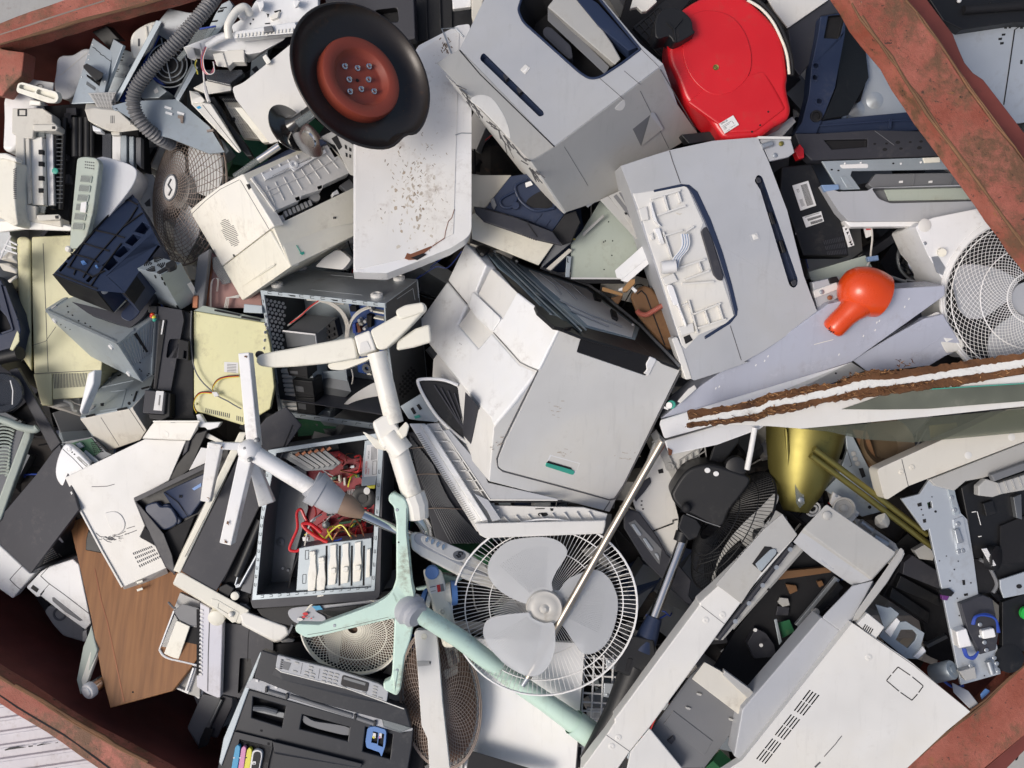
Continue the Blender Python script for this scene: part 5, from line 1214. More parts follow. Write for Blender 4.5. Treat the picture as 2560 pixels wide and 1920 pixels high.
def bar(a,b,w0,w1,h0,h1,th=.014):
 (ax_,ay),(bx_,by)=a,b;l=math.hypot(bx_-ax_,by-ay);nx,ny=-(by-ay)/l,(bx_-ax_)/l
 top=[P(ax_+nx*w0/2,ay+ny*w0/2,h0),P(bx_+nx*w1/2,by+ny*w1/2,h1),P(bx_-nx*w1/2,by-ny*w1/2,h1),P(ax_-nx*w0/2,ay-ny*w0/2,h0)]
 return hexa(top+[p-VIEW*th for p in top])
HB=i1(1185,150)
t.add('arm',bar(W(526,762),W(545,965),28,30,250,245,.03),M.whitesheet,2)
t.add('arm',bar(W(448,962),W(545,966),16,22,262,246,.02),M.whitesheet,2);t.add('arm',bar(W(463,958),W(442,1084),36,24,268,150,.02),M.whitesheet,2)
t.add('arm',bar(W(532,975),W(486,1176),34,30,245,262,.03),M.whitesheet,2)
t.add('arm',bar(W(540,985),W(575,1090),20,40,225,150,.02),M.whitesheet,2)
for q,h in(((450,1076),160),((487,1170),263),((530,770),251),((478,966),260),((492,1130),262)):t.add('rust_stain',raised(TP(W(*q),h),[(x+R.uniform(-2,2),y+R.uniform(-2,2))for x,y in circ(W(*q),R.uniform(3,6),R.uniform(2,3.5),9,70)],.4,.2),M.rustedge)
t.add('knuckle',ball(P(*i1(1190,160),240),24,16),M.whitesheet)
for q in((1150,148),(1248,70),(1187,240)):t.add('bolt',lathe(P(*i1(*q),262),VIEW,[(5,-8),(5,0),(2,1),(.1,1)],10),M.darksteel)
t.add('pole',tube([P(*i1(1190,160),240),P(*f3(590,575),222)],17,24),M.whitesheet)
t.add('collar',tube([P(*f3(545,490),226),P(*f3(640,590),220),P(*f3(720,640),216),P(*f3(790,660),213)],[31,30,28,20],26),M.grey)
t.add('collar_ring',tube([P(*f3(525,520),226),P(*f3(600,560),222)],34,26),M.grey)
t.add('tape',tube([P(*f3(755,650),215),P(*f3(820,675),213),P(*f3(880,710),211),P(*f3(955,750),208)],[21,23,18,10],20),M.tape)
t.add('chrome_tube',tube([P(*f3(950,750),208),P(*J(1010,285),176)],10,18),M.chrome)
t=Th('tower_case','open dark computer tower with red circuit board and white drive clips','computer case','computer towers lying open on their sides')
pl=TP(f3(550,800),120,.03,.04)
dn=-pl.n
t.add('body',prism(pl.pts(rnd(f3('168,215 1125,68 1130,200 1108,800 1095,1380 1085,1440 1040,1460 40,1530 22,1470'),[2,2,2,2,6,10,6,6,2])),dn*.150,[(pl.pts(f3('215,240 1090,110 1050,700 1022,1352 75,1415 135,700')),.13,1)]),[M.slate,M.darksteel],2)
t.add('frame',slab(pl.off(2),f3('168,215 1125,68 1122,200 1050,1380 1045,1385 32,1462 100,800'),4,through=[f3('235,242 550,190 1085,115 1080,200 1022,1355 72,1418 130,800')]),M.bluesteel,.6)
g=Geo()
for k in range(14):
 x,y=158-k*7.5,410+k*70;g+=strip(pl.off(2),f3(f'{x-8},{y} {x-10},{y+24} {x+4},{y+26} {x+6},{y+2}'),1.0,.5)
for k in range(13):
 x,y=105+k*72,1428-k*6;g+=strip(pl.off(2),f3(f'{x},{y-6} {x+24},{y-8} {x+24},{y+10} {x},{y+12}'),1.0,.5)
for k in range(9):
 x,y=1090-k*6,380+k*110;g+=strip(pl.off(2),f3(f'{x-8},{y} {x-8},{y+30} {x+4},{y+30} {x+4},{y}'),1.0,.5)
t.add('frame_clip',g,M.pen)
fl=pl.off(-118)
mb=t.add('motherboard',slab(fl.off(4),f3('500,250 1000,200 1060,480 1030,940 560,1000 480,700'),6),M.redpcb,.5)
for k in range(46):
 x,y=R.uniform(640,1010),R.uniform(280,920);s=R.uniform(8,26);m=R.choice([M.redpcb,M.deep,M.cream,M.steel,M.redink,M.pcb,M.black])
 t.add('component',slab(fl.off(4+R.uniform(5,22)),f3(f'{x-s},{y-s*.5} {x+s},{y-s*.8} {x+s},{y+s*.5} {x-s},{y+s*.8}'),24),m,.3,to=mb)
for q in((690,475),(755,455),(798,475)):t.add('memory_slot',slab(fl.off(24),quad(f3(q[0],q[1]-30),f3(q[0]+4,q[1]+35),5),20),M.cream,.4,to=mb)
t.add('memory_stick',slab(fl.off(40),quad(f3(755,825),f3(940,800),6),34),M.pcb,.4,to=mb)
t.add('heatsink',lathe(fl.at(*f3(660,825),12),pl.n,[(9,0),(9,16),(5,18),(.1,18)],14),M.darksteel,to=mb)
t.add('left_wall',slab(pl.off(-100),f3('150,360 480,340 500,700 400,1060 330,1400 90,1400'),4),M.darksteel,1)
t.add('dimple',lathe(pl.at(*f3(270,980),-99),pl.n,[(10,0),(10,1.5),(5,3),(1.5,3),(.1,1)],20),M.darksteel)
for q in((110,1345),(185,1325),(280,1355),(335,1210),(292,1195)):t.add('stud',lathe(pl.at(*f3(*q),-99),pl.n,[(3,0),(3,4),(.1,4)],8),M.paper)
sc_=t.add('slot_panel',slab(pl.off(-30),f3('230,250 550,195 760,330 700,380 480,390 330,300'),5),M.darksteel,.6)
for k in range(6):t.add('slot_cover',raised(pl.off(-30),quad(f3(355+k*52,258-k*9),f3(540+k*44,370-k*8),8),6),M.greyw,.4,to=sc_)
for k in range(6):t.add('slot_bracket',raised(pl.off(-22),quad(f3(395+k*52,262-k*9),f3(425+k*52,240-k*9),7),8),M.copper,.4,to=sc_)
t.add('perforated_strip',slots(pl.off(-4),f3('240,230 545,182 550,205 300,250'),22,3,.5,.5,.6),M.pen)
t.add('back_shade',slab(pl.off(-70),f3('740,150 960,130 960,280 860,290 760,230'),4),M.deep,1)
ps=t.add('power_supply',slab(pl.off(-8),f3('968,140 1085,110 1078,380 1058,505 940,515 950,350'),90),M.bluesteel,1)
lb=t.add('label_sticker',raised(pl.off(-8),rnd(f3('985,175 1060,165 1083,180 1072,430 960,440 970,300'),2),.8),M.paper,to=ps)
t.add('lettering',text(pl.off(-7),'MACRON',f3(985,418),f3(990,330),5.2),M.redink,to=ps)
t.add('lettering',text(pl.off(-7),'POWER',f3(1003,418),f3(1008,350),3.0),M.redink,to=ps)
t.add('lettering',text(pl.off(-7),'MPT-3012P',f3(1003,290),f3(1010,190),3.0),M.ink,to=ps)
g=Geo()
for k in range(5):g+=strip(pl.off(-7),f3(f'{1022+k*10},{300-k*2} {1027+k*10},{190-k*2}'),1.0,.3)
g+=strip(pl.off(-7),f3('1030,420 1036,310 1068,305 1064,415 1030,420'),.8,.3)
t.add('print',g,M.line,to=ps)
t.add('yellow_board',slab(pl.off(-20),f3('980,515 1055,505 1050,535 1010,535'),10),M.yl,.5)
t.add('cpu_fan',lathe(pl.at(*f3(960,610),-60),pl.n,[(26,-30),(26,6),(20,8),(10,6),(10,9),(.1,9)],24),M.black)
t.add('fan_sticker',slab(pl.off(-49),circ(f3(985,555),8,9),1),M.paper)
t.add('chip_grid',slots(fl.off(30),f3('822,545 888,540 885,605 825,608'),5,6,.55,.55,1),M.paper)
bay=pl.off(-6)
bt=t.add('drive_bay',slab(bay,f3('425,1030 680,985 1025,945 1025,1350 400,1385'),60),M.bluesteel,1)
for x,s in((535,1),(610,2),(705,0),(808,0),(910,0),(1000,3)):
 y0={0:1000,1:1050,2:1100,3:1040}[s]-(x-705)*.12*(s==0);w_=26 if s!=3 else 14
 t.add('drive_clip',slab(bay.off(6),f3(f'{x-w_},{y0+10} {x+w_},{y0} {x+w_-2},{y0+90} {x+w_+6},{y0+190} {x+w_-8},{y0+330} {x-w_-14},{y0+340} {x-w_-14},{y0+190} {x-w_+4},{y0+100}' if s!=3 else f'{x-w_},{y0} {x+w_},{y0-4} {x+w_-4},{y0+230} {x-w_-12},{y0+235}'),7),M.warmwhite,1,to=bt)
 if s!=3:t.add('clip_tab',slab(bay.off(11),rnd(f3(f'{x-24},{y0+(200 if s==0 else 10)} {x+22},{y0+(195 if s==0 else 5)} {x+18},{y0+(240 if s==0 else 40)} {x-26},{y0+(245 if s==0 else 45)}'),4),5),M.warmwhite,1.2,to=bt)
g=Geo()
for x,y in((490,1085),(468,1285)):g+=strip(bay,f3(f'{x-14},{y-35} {x+14},{y-38} {x+12},{y+35} {x-16},{y+38} {x-14},{y-35}'),1.2,.5)
for x in(650,760,860,960):g+=raised(bay,f3(f'{x-6},1010 {x+10},1008 {x+6},1340 {x-10},1342'),.5)
t.add('bay_slot',g,M.pen,to=bt)
cw=pl.off(-18)
for k,(m,r)in enumerate(((M.red,3.2),(M.red,2.6))):
 t.add('red_cable',tube(cat([cw.at(*p,k*6)for p in f3('640,985 560,900 480,790 440,710 405,740 410,860 370,960 345,1040 400,1055 425,1040')],7),r,8),m)if k==0 else t.add('red_cable',tube(cat([cw.at(*p,10)for p in f3('660,980 560,930 480,870 455,830 520,830 610,900')],7),4,8),m)
for s,m in(('660,990 610,930 540,895 470,920',M.yl),('640,950 700,880 780,840 860,950',M.yl),('700,960 660,880 700,850 760,860',M.yl),('960,930 930,840 880,790 840,880 900,930',M.copper),('830,520 850,450 890,420 900,440',M.yl),('620,190 640,260 720,300 760,250',M.redink),('860,950 800,880 740,900 700,970',M.copper),('470,1010 500,860 560,790',M.cable),('330,1400 360,1250 410,1100 440,960',M.ink),('610,750 540,790 500,840',M.paper),('680,950 720,970 780,950',M.vinyl)):
 t.add('wire',tube(cat([cw.at(*p,R.uniform(-30,10))for p in f3(s)],6),1.8,5),m)
for k in range(26):
 x,y=R.uniform(620,980),R.uniform(260,930);pts=[fl.at(*f3(x,y),R.uniform(20,70))]
 for j in range(3):x+=R.gauss(0,60);y+=R.gauss(0,45);pts.append(fl.at(*f3(min(1010,max(540,x)),min(940,max(250,y))),R.uniform(15,80)))
 t.add('wire',tube(cat(pts,5),R.uniform(1,2),4),R.choice([M.redink,M.red,M.redink,M.yl,M.ink,M.paper,M.copper]))
t.add('plug',slab(cw.off(6),f3('450,940 500,935 500,970 455,972'),12),M.paper,1)
fp=TP(f3(700,1550),92,.02,-.15)
fpn=t.add('front_panel',slab(fp,f3('22,1470 40,1530 1040,1462 1085,1440 1100,1385 1180,1380 1190,1460 1100,1600 760,1700 400,1690 130,1620'),80),M.black,8,seg=3)
t.add('silver_trim',slab(fp.off(4),cat2(f3('330,1570 370,1525 520,1508 700,1495 1080,1455 1090,1475 700,1530 560,1545 640,1600 620,1650 480,1665 380,1640'),3),8),M.grey,2,to=fpn)
t.add('black_gloss',slab(fp.off(9),f3('560,1545 680,1525 1080,1480 1060,1560 850,1610 720,1620'),8),M.gloss,1.5,to=fpn)
t.add('blue_sticker',slab(fp.off(9.5),f3('530,1512 595,1506 620,1538 565,1545'),1.4),M.cy,to=fpn)
for x,y,r in((475,1575,7),(462,1600,5),(525,1612,2.5),(488,1608,2)):t.add('red_dot',slab(fp.off(9.6),circ(f3(x,y),r,r*.55,16),1.4),M.red,to=fpn)
t.add('power_button',slab(fp.off(9.2),circ(f3(430,1620),8,4,16,10),2),M.mfp,.5,to=fpn)
g1,g2,g3=_tile(1520,340,500/1338.),_tile(1560,1060,540/1659.),_tile(2100,1060,460/1156.)
g4,g5,g6=_tile(1640,260,360/2212.),_tile(960,1280,340/1659.),_tile(1950,340,300/1659.)
t=Th('multifunction_printer','big white multifunction printer with a teal door latch and bare scanner glass in the middle','printer')
bx=Box(G_(465,527),(1163,613),G_(1190,765),G_(45,1377),265,hs=[20,120,185],name='mfp')
ab,bc,ca=bx.ab,bx.bc,bx.ca;far=Pl(bx.A,bc.n)
side=G_('465,527 602,573 575,662 985,803 1045,705 1190,765 770,1615 735,1605 52,1432 62,1330 80,1140 75,1105')
t.add('body',prism(bc.pts(G_('465,527 602,573 575,662 985,803 1045,705 1190,765 770,1615 52,1432 80,1110 340,770')),bx.a*.70),M.mfp,3)
vL=far.at(*F(1228,240));bL=bc.at(*G_(342,772))
fp=Pl(bL,(vL-bL).cross(bc.at(*G_(80,1106))-bL)).off(1);up=Pl(bL,(vL-bL).cross(bx.O-bL)).off(3)
t.add('front_cover',slab(fp,F('1228,240 1345,382 1292,500 1412,638 1488,548 1500,555 1659,732')+G_('290,755 342,774 210,948 78,1108')+F('1480,1052 1390,955 1255,790 1120,620 1040,506'),60),M.white,6,seg=4)
t.add('upper_front',slab(up,F('1336,18 1460,148 1398,300 1430,375 1500,430 1553,465 1638,308 1760,400')+G_('440,505 465,530 345,772 290,752 240,722')+F('1490,540 1440,505 1345,380 1230,240'),60),M.white,4,seg=3)
t.add('recess_floor',slab(up.off(-20),F('1360,280 1460,140 1650,300 1570,480 1440,420'),5),M.white,1);t.add('recess_floor',slab(fp.off(-18),F('1340,375 1280,505 1412,655 1500,550 1420,440'),5),M.white,1)
t.add('seam',strip(up.off(.3),F('1228,240 1345,380'),1.8,.6)+strip(up.off(.3),F('1500,548 1659,725')+G_('290,752 342,773'),1.8,.6),M.line)
t.add('handle_lip',hull(up.off(4).pts(F('1375,300 1400,352 1470,415 1550,468 1495,548 1400,465 1352,392'))+up.off(-14).pts(F('1375,310 1550,470 1490,545 1355,390'))),M.white,5,seg=4)
t.add('lettering',text(fp.off(1),'SCX',F(1297,612),F(1330,640),3),M.line)
sd=bc.off(2.5)
dr=t.add('side_door',slab(sd,rnd(G_('460,535 600,576 574,664 985,805 1040,710 1185,770 850,1450 800,1525 770,1530 130,1362 105,1340 110,1285 160,1170 300,880 345,775'),[3,3,3,3,3,3,6,8,8,6,8,8,12,3,3]),4),M.mfp,1.2)
t.add('seam',strip(bc.off(.6),G_('345,775 240,985 140,1190 100,1300 108,1350 135,1372 450,1455 770,1542 800,1535 850,1460 1190,780'),2.2,2.0)+strip(bc.off(.6),G_('770,1550 735,1605'),1.2,.8),M.line)
t.add('latch_recess',slab(sd.off(.2),G_('415,1272 593,1322 562,1390 388,1340'),2,wells=[(G_('422,1280 588,1326 572,1368 400,1318'),1.8,0)]),M.whitesheet,.4)
t.add('teal_latch',slab(sd.off(2.5),rnd(G_('395,1320 545,1362 562,1372 555,1390 545,1392 388,1342'),3),4),M.teal,.6)
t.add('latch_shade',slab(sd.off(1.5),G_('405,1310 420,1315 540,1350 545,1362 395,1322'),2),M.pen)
g=Geo()
for k in range(40):
 x,y=R.choice([(430,1030),(440,985),(480,1260),(840,1285),(930,1250),(95,1215)]);x+=R.gauss(0,26);y+=R.gauss(0,16)
 g+=strip(sd,G_(f'{x},{y} {x+R.uniform(4,22)},{y+R.uniform(-5,5)}'),R.uniform(.5,1.4),.2)
M.scuff=mat('rusty_scuff',(.42,.34,.27),.7,dirt=.4,dcol=(.3,.18,.1));t.add('scuff_mark',g,M.scuff,kind='stuff')
blk=G_('612,575 1000,700 1010,760 985,795 580,660')
t.add('output_slot',slab(sd.off(.5),G_('603,580 1000,690 985,800 578,662'),3),M.deep)
t.add('slot_tab',slab(sd.off(3),rnd(G_('985,735 1010,692 1048,708 1000,805 970,790 990,770'),4),6),M.whitesheet,1.5)
tp=ab.off(1)
tf=[bx.O,]
t.add('scanner_frame',slab(tp.off(3),f6('60,765 130,760 560,965 1280,1190 1420,1290 1880,1659')+G_('1185,760 1000,690 610,575 600,573')+f6('930,1650 690,1420 430,1180 290,1010 150,830'),6),M.black,2)
gb=tp.off(4)
t.add('glass_bed',slab(gb,f6('150,830 260,840 560,985 1250,1220 1480,1400 1830,1659')+G_('920,590 620,515')+f6('850,1520 500,1170 300,1010'),2),mat('scanner_glass',(.26,.33,.37),.2,dirt=.2),.5)
t.add('glass_strip',slab(gb.off(1),f6('150,830 330,870 480,930 760,1270 1000,1500 1180,1700')+G_('500,430 420,440')+f6('870,1530 500,1150 300,980'),2),mat('dark_scanner_glass',(.09,.125,.145),.16,dirt=.2),.5)
for s in('330,870 1200,1690','250,850 1000,1590','420,920 1250,1680'):t.add('glass_line',strip(gb.off(3),f6(s),2.5,.6),M.bluesteel)
t.add('white_sheet',slab(gb.off(1),f6('620,1020 720,1055 1250,1230 1480,1420 1780,1640')+G_('900,575 700,520 640,505')+f6('960,1330 780,1180'),2),M.mfp,.5)
g=Geo()
for s in('740,1060 900,1180 980,1290','860,1100 1040,1240 1150,1345','1000,1150 1090,1180 1250,1330','960,1350 1320,1520 1640,1640','1080,1460 1500,1640'):g=strip(gb.off(3),f6(s),2.4,.7);t.add('sheet_fold',g,M.grey)
for x,y in((250,822),(490,928),(857,1515),(1760,1620)):t.add('screw',lathe(gb.at(*f6(x,y),3),ab.n,[(3.4,-2),(3.4,1),(.1,2)],10),M.paper)
t.add('hinge_block',slab(tp.off(10),f6('690,1410 760,1420 850,1510 930,1530 1100,1640 1000,1659 900,1640 720,1480'),8),M.black,1)
t.add('hinge_block',slab(tp.off(12),f6('50,765 120,750 210,790 190,815 140,850 100,830'),8),M.black,1.5)
for s in('1330,1260 1400,1300 1420,1350 1350,1330','1520,1440 1580,1480 1600,1560 1540,1530'):t.add('hinge_block',slab(tp.off(12),f6(s),10),M.black,1.5)
t.add('edge_rail',tube([tp.at(*p,7)for p in f6('750,1000 1280,1195 1440,1300 1850,1640')+G_('1180,745')],3.5,8),M.midgrey)
t.add('front_recess',slab(Pl(bc.at(*G_(75,1105))+bx.a*.16,bx.a),F('1390,960 1500,1090 1500,1160 1480,1430 1370,1220'),40),M.slate,2)
t.add('warning_sticker',raised(Pl(bc.at(*G_(75,1105))+bx.a*.16,bx.a).off(.5),F('1430,1262 1470,1320 1468,1355 1428,1300'),.8),M.paper)
t=Th('paper_output','dark curved paper output tray with a white rim under the big white multifunction printer','tray')
pl=TP(F(1240,1000),125,-.1,.1)
t.add('tray',slab(pl,F('1060,840 1110,825 1270,860 1390,960 1370,1210 1240,1100 1130,1000'),25),M.black,2)
t.add('rim',tube(cat([pl.at(*p,2)for p in F('1370,1225 1200,1080 1110,960 1056,850 1075,825 1200,828 1290,860')],6),3.5,8),M.whitesheet)
for k in range(5):t.add('rib',strip(pl,F(f'{1150+k*40},{860+k*16} {1300+k*18},{1090+k*26}'),3,4),M.slate)
t=Th('scanner_tray','upturned white plastic scanner tray with ribs lying under the big white multifunction printer','tray')
pl=TP(f4(1100,600),112,.0,.0)
t.add('side_rim',hull(pl.off(14).pts(f4('232,-5 380,-5 965,905 850,920 560,480'))+pl.off(-14).pts(f4('240,10 400,20 965,900 860,1000'))),M.white,2)
t.add('side_strip',slots(pl.off(14),f4('290,85 330,75 850,880 800,900'),1,46,1,.45,.6),M.greyw)
t.add('side_ridge',hull(pl.off(24).pts(f4('335,0 400,10 955,880 900,895'))+pl.off(8).pts(f4('320,0 410,10 965,895 890,905'))),M.white,2)
bd=t.add('rib_bed',slab(pl.off(2),f4('390,0 590,-20 640,60 1000,690 1070,900 960,905'),10),M.mfp,1)
g=Geo()
for k in range(9):
 x,y=415+k*68,70+k*90;g+=strip(pl.off(2),f4(f'{x},{y} {x+130-k*4},{y+2}'),3,9)
g+=strip(pl.off(2),f4('500,0 960,740'),3,9)
t.add('rib',g,M.mfp,to=bd)
ld=t.add('grey_lid',slab(pl.off(18),f4('545,60 600,52 900,400 960,540 1650,700 980,695'),6),M.grey,1)
t.add('lid_edge',strip(pl.off(18.5),f4('548,62 978,700 1600,702'),3,1),M.mfp,to=ld);t.add('lid_gap',slab(pl.off(8),f4('975,705 1640,705 1640,722 975,728'),8),M.pen)
bt=t.add('front_tray',slab(pl.off(0),f4('990,750 1840,770 2060,830 2040,890 1060,905'),10),M.mfp,1)
g=Geo()
for k in range(8):
 x=1100+k*112;g+=strip(pl,f4(f'{x},{850-k*6} {x+55},{905-k*2}'),3,7)
t.add('rib',g,M.mfp,to=bt);t.add('slot',raised(pl,rnd(f4('1420,820 1500,815 1515,840 1490,850 1420,848'),4),1),M.pen,to=bt);t.add('slot',raised(pl,f4('1395,778 1480,776 1480,784 1395,786'),1),M.pen,to=bt);t.add('slot',raised(pl,f4('1530,778 1560,778 1558,802 1535,800'),1),M.pen,to=bt)
t.add('front_lip',hull(pl.off(26).pts(f4('830,912 2045,885 2040,940 2020,1012 935,1052 920,1010 880,1025'))+pl.off(-10).pts(f4('840,920 2045,890 2020,1005 940,1045'))),M.mfp,3)
t.add('blue_bar',slab(pl.off(20),f4('830,640 960,700 1080,880 1000,900 950,800'),8),M.grey,1)
t=Th('wire_grille','dark wire grille with long bent wires in the gap below the cream fan stand','grille')
pl=TP(f4(450,500),30,0,0)
t.add('frame',slab(pl,f4('215,80 340,60 640,420 860,800 960,1020 940,1100 480,1106 430,900 330,600'),15),M.slate,3)
for k in range(14):t.add('wire',tube(cat([pl.at(*p,6)for p in f4(f'{240+k*16},{110+k*20} {330+k*20},{480+k*16} {470+k*26},{800+k*12} {620+k*26},{1100}')],5),1.3,5),M.midgrey)
for y in(220,465,780):t.add('cross_wire',tube(cat([pl.at(*p,9)for p in f4(f'{200+y*.18},{y+5} {300+y*.25},{y-5} {420+y*.4},{y+5}')],5),1.5,5),M.rust)
t=Th('pierced_plate','grey pierced steel bracket between the open tower and the white multifunction printer','bracket')
pl=TP(F(1060,980),112,0,0)
t.add('plate',slab(pl,F('950,985 1080,905 1190,1040 1170,1080 1060,1070 1000,1060'),8),M.bluesteel,1)
for q in('1010,1000 1025,990 1045,1025 1030,1035','1045,980 1060,970 1080,1000 1065,1010'):t.add('slot',raised(pl,F(q),1),M.pen)
t.add('clip',raised(pl,F('1030,1045 1060,1035 1070,1050 1040,1060'),3),M.teal);t.add('plate_wing',slab(pl.off(-30),F('1190,800 1240,780 1290,840 1270,850 1210,820'),6),M.white,1)
t=Th('laser_printer','tall grey laser printer with a dark open output bay at the top of the heap','printer','grey laser printers of the same make')
bx=Box(C(440,865),B(1300,290),C(1085,375),C(630,1215),235,hs=[140,215,80],name='top printer')
ab,bc,ca=bx.ab,bx.bc,bx.ca
bay=rnd(C('225,60 250,-20 330,-90 640,-90 950,292 840,375 710,460 650,468 590,430 400,260 255,130'),[10,4,4,4,3,4,12,12,12,4,12])
out=[C(440,865),C(1085,378),C(950,262),C(730,0),C(640,-110),C(60,-110),C(23,0),B(1302,290)]
t.add('body',prism(ab.pts(out),bx.c*1.05,[(ab.pts(bay),.075,1),(ab.pts(rnd(C('5,328 22,312 376,662 378,682 352,692 0,352'),5)),.014,2)]),[M.grey,M.deep,M.navy],2.5)
fb=bc.off(0)
t.add('front_cover',hull(bc.off(.5).pts(C('440,866 300,955'))+bc.pts(C('350,1010 440,866'))+[bx.A,far.at(0,0)][:1]+[bx.A+(bc.at(*C(300,955))-bx.O)]+bc.pts(C('500,1060'))),M.greyw,4,seg=3)
fpl=Pl(bx.O,bx.a.cross(bc.at(*C(300,955))-bx.O))
t.add('handle_dip',slab(fpl.off(1),cat2(C('0,560 70,580 130,660 165,740 178,822 100,740 0,640 -60,590'),3),2),M.mfp,.8)
t.add('seam',strip(ab.off(.3),C('440,868 0,440')+B('1300,296'),2.6,.8),M.pen)
lw=Pl(bc.at(*C(300,955)),bx.a.cross(bc.at(*C(500,1260))-bc.at(*C(300,955))))
t.add('base_strip',hull(bc.off(.6).pts(C('300,958 320,958 512,1258 500,1268'))+lw.off(2).pts(B('1215,440 1240,480 1659,1010')+C('490,1262'))),M.mfp,1)
g=Geo()
for k in range(40):
 u=R.random();p=bil(C('-180,450 290,955 480,1240 -20,710'),u,R.uniform(.1,.6));g+=strip(lw.off(2),[p,(p[0]+R.uniform(4,26),p[1]+R.uniform(6,36))],R.uniform(.8,2.5),.3)
t.add('grime_streak',g,M.line,kind='stuff')
t.add('side_panel',slab(bc.off(1.2),C('445,868 1062,405 1130,560 1290,790 1130,885 890,1130 512,1258 305,958'),3),M.greyw,.8)
t.add('seam',strip(bc.off(1.4),C('950,540 1120,880'),1.0,.4)+strip(bc.off(1.4),C('1070,412 1285,780'),1.6,.6)+strip(bc.off(1.4),C('500,870 640,1100'),.8,.3),M.line)
hd=bc.off(1.5)
t.add('side_grip',slab(hd,C('905,765 1010,680 1082,765 955,868'),1.2),M.midgrey,.3)
t.add('grip_scoop',hull(hd.off(2).pts(C('1010,680 1082,766 955,868'))+hd.off(.6).pts(C('1000,780'))),M.greyw)
t.add('grip_edge',hull(hd.off(2.5).pts(C('1015,665 1035,668 1088,760 1080,772 1010,685'))+hd.pts(C('1015,672 1080,766'))),M.grey,.6)
t.add('finger_dip',slab(bc.off(1.6),cat2(C('800,640 850,592 862,620 845,650 820,655'),3),2),M.mfp,.5)
for q in(140,220):t.add('slot_catch',slab(ab.off(-3),rnd(C(f'{q-6},{q+302} {q+14},{q+288} {q+34},{q+318} {q+12},{q+334}'),3),12),M.slate,.8)
t.add('badge',raised(ab.off(.5),C('268,380 298,402 268,440 238,412'),.8),M.mfp,.3);t.add('badge_tip',raised(ab.off(1.3),C('285,395 275,420 250,425'),.8),M.whitesheet)
t.add('bay_rim',tube([ab.at(*p,.5)for p in cat2(bay,1)],2.6,6,True),M.navy)
t.add('paper_flap',hull(ab.off(-12).pts(C('400,40 430,0 480,-60 560,-60 780,250 835,350 800,385'))+ab.off(-55).pts(C('400,60 760,410 835,360'))),M.greyw,3)
t.add('flap_face',hull(ab.off(-28).pts(C('400,30 770,395 740,440 400,120'))+ab.off(-60).pts(C('420,120 730,430'))),M.midgrey,2)
t.add('paper_stop',slab(ab.off(-18),rnd(C('370,180 390,155 420,160 540,270 550,340 530,350 480,310 375,210'),8),20),M.slate,4,seg=3)
t.add('blue_inner',slab(ab.off(-8),C('580,-60 700,20 930,280 880,300 700,150 560,-20'),30),M.navy,1)
t.add('seam',strip(ab.off(.3),C('700,455 850,585')+C('0,0')[:0],1.0,.4)+strip(ab.off(.3),C('855,420 950,500'),.8,.4)+strip(ab.off(.4),C('955,290 1060,395'),.8,.4),M.line)
t=Th('laser_printer','grey laser printer with a pale broken open cover and ribbon cable beside the orange dryer','printer','grey laser printers of the same make')
pl=TP(g1(800,800),150,-.04,.10)
out=g1('85,200 250,145 410,95 700,32 1002,8 1075,170 1200,500')+[(2010,690),H(440,440),H(350,505),H(250,568),H(120,655),H(0,722),G_(1600,720),G_(1440,778),G_(1272,832)]+g1('540,1620 500,1430 155,385')
t.add('body',prism(pl.pts(out),-pl.n*.13,[(pl.pts(rnd(g1('1000,258 1030,270 1270,960 1265,1000 1240,1018 1215,1000 1020,360 980,300'),6)),.02,1)]),[M.grey,M.navy],5,seg=3)
for y in((1085,510),(1155,700)):t.add('slot_catch',slab(pl.off(-3),quad(g1(y[0],y[1]),g1(y[0]+25,y[1]+80),9),10),M.black,1)
t.add('slot_plate',slab(pl.off(-3),rnd(g1('990,275 1020,275 1030,310 995,318'),5),8),M.slate,1);t.add('slot_plate',slab(pl.off(-3),rnd(g1('1222,975 1255,955 1268,990 1240,1010'),5),8),M.slate,1)
t.add('seam',strip(pl.off(.4),g1('412,98 430,160 485,315'),1.8,.5)+strip(pl.off(.4),g1('818,1268 892,1500'),1.4,.5),M.line)
t.add('badge',raised(pl,g1('945,655 1002,640 1020,695 965,712'),.8),M.grey,.3);t.add('badge_tip',hull(pl.off(2.4).pts(g1('985,660'))+pl.off(.5).pts(g1('955,660 998,648 1010,690 970,702'))),M.mfp)
t.add('arch_trim',slab(pl.off(2),g1('305,360 490,320 545,325 600,370 690,560 770,780 830,990 870,1160 865,1200 820,1255 650,1362 645,1340 790,1250 845,1200 800,1010 720,760 640,560 560,390 520,335 305,378'),8),M.navy,2)
t.add('arch_tab',slab(pl.off(4),rnd(g1('620,640 655,600 690,660 775,940 765,970 735,965 705,930'),8),8),M.slate,2)
bp=pl.off(-4)
bay=g1('165,385 305,365 500,322 530,325 580,450 640,580 620,640 705,930 770,970 845,1200 830,1240 610,1330 520,1425 495,1400 470,1330 330,880 270,700 230,560')
bd=t.add('open_bay',slab(pl.off(1),bay,10),M.mfp,1.5)
g=Geo()
for s in('290,420 485,362','330,530 520,465','375,395 405,500','470,375 490,440','370,670 500,630','520,640 575,605','450,890 650,825','520,960 680,900','610,845 630,905','500,990 710,975','600,1285 790,1225','565,1195 755,1120','645,1160 680,1260','740,1130 770,1225','540,1100 600,1320','500,1135 535,1120','370,640 450,890'):g+=strip(pl.off(1),g1(s),4,9)
t.add('rib',g,M.mfp,to=bd)
t.add('curved_wall',slab(pl.off(12),cat2(g1('290,440 300,480 330,570 355,605 330,590 300,540'),3),14),M.white,1,to=bd)
t.add('broken_edge',slab(pl.off(10),g1('310,620 345,615 380,720 350,725 335,680'),12),M.white,1,to=bd)
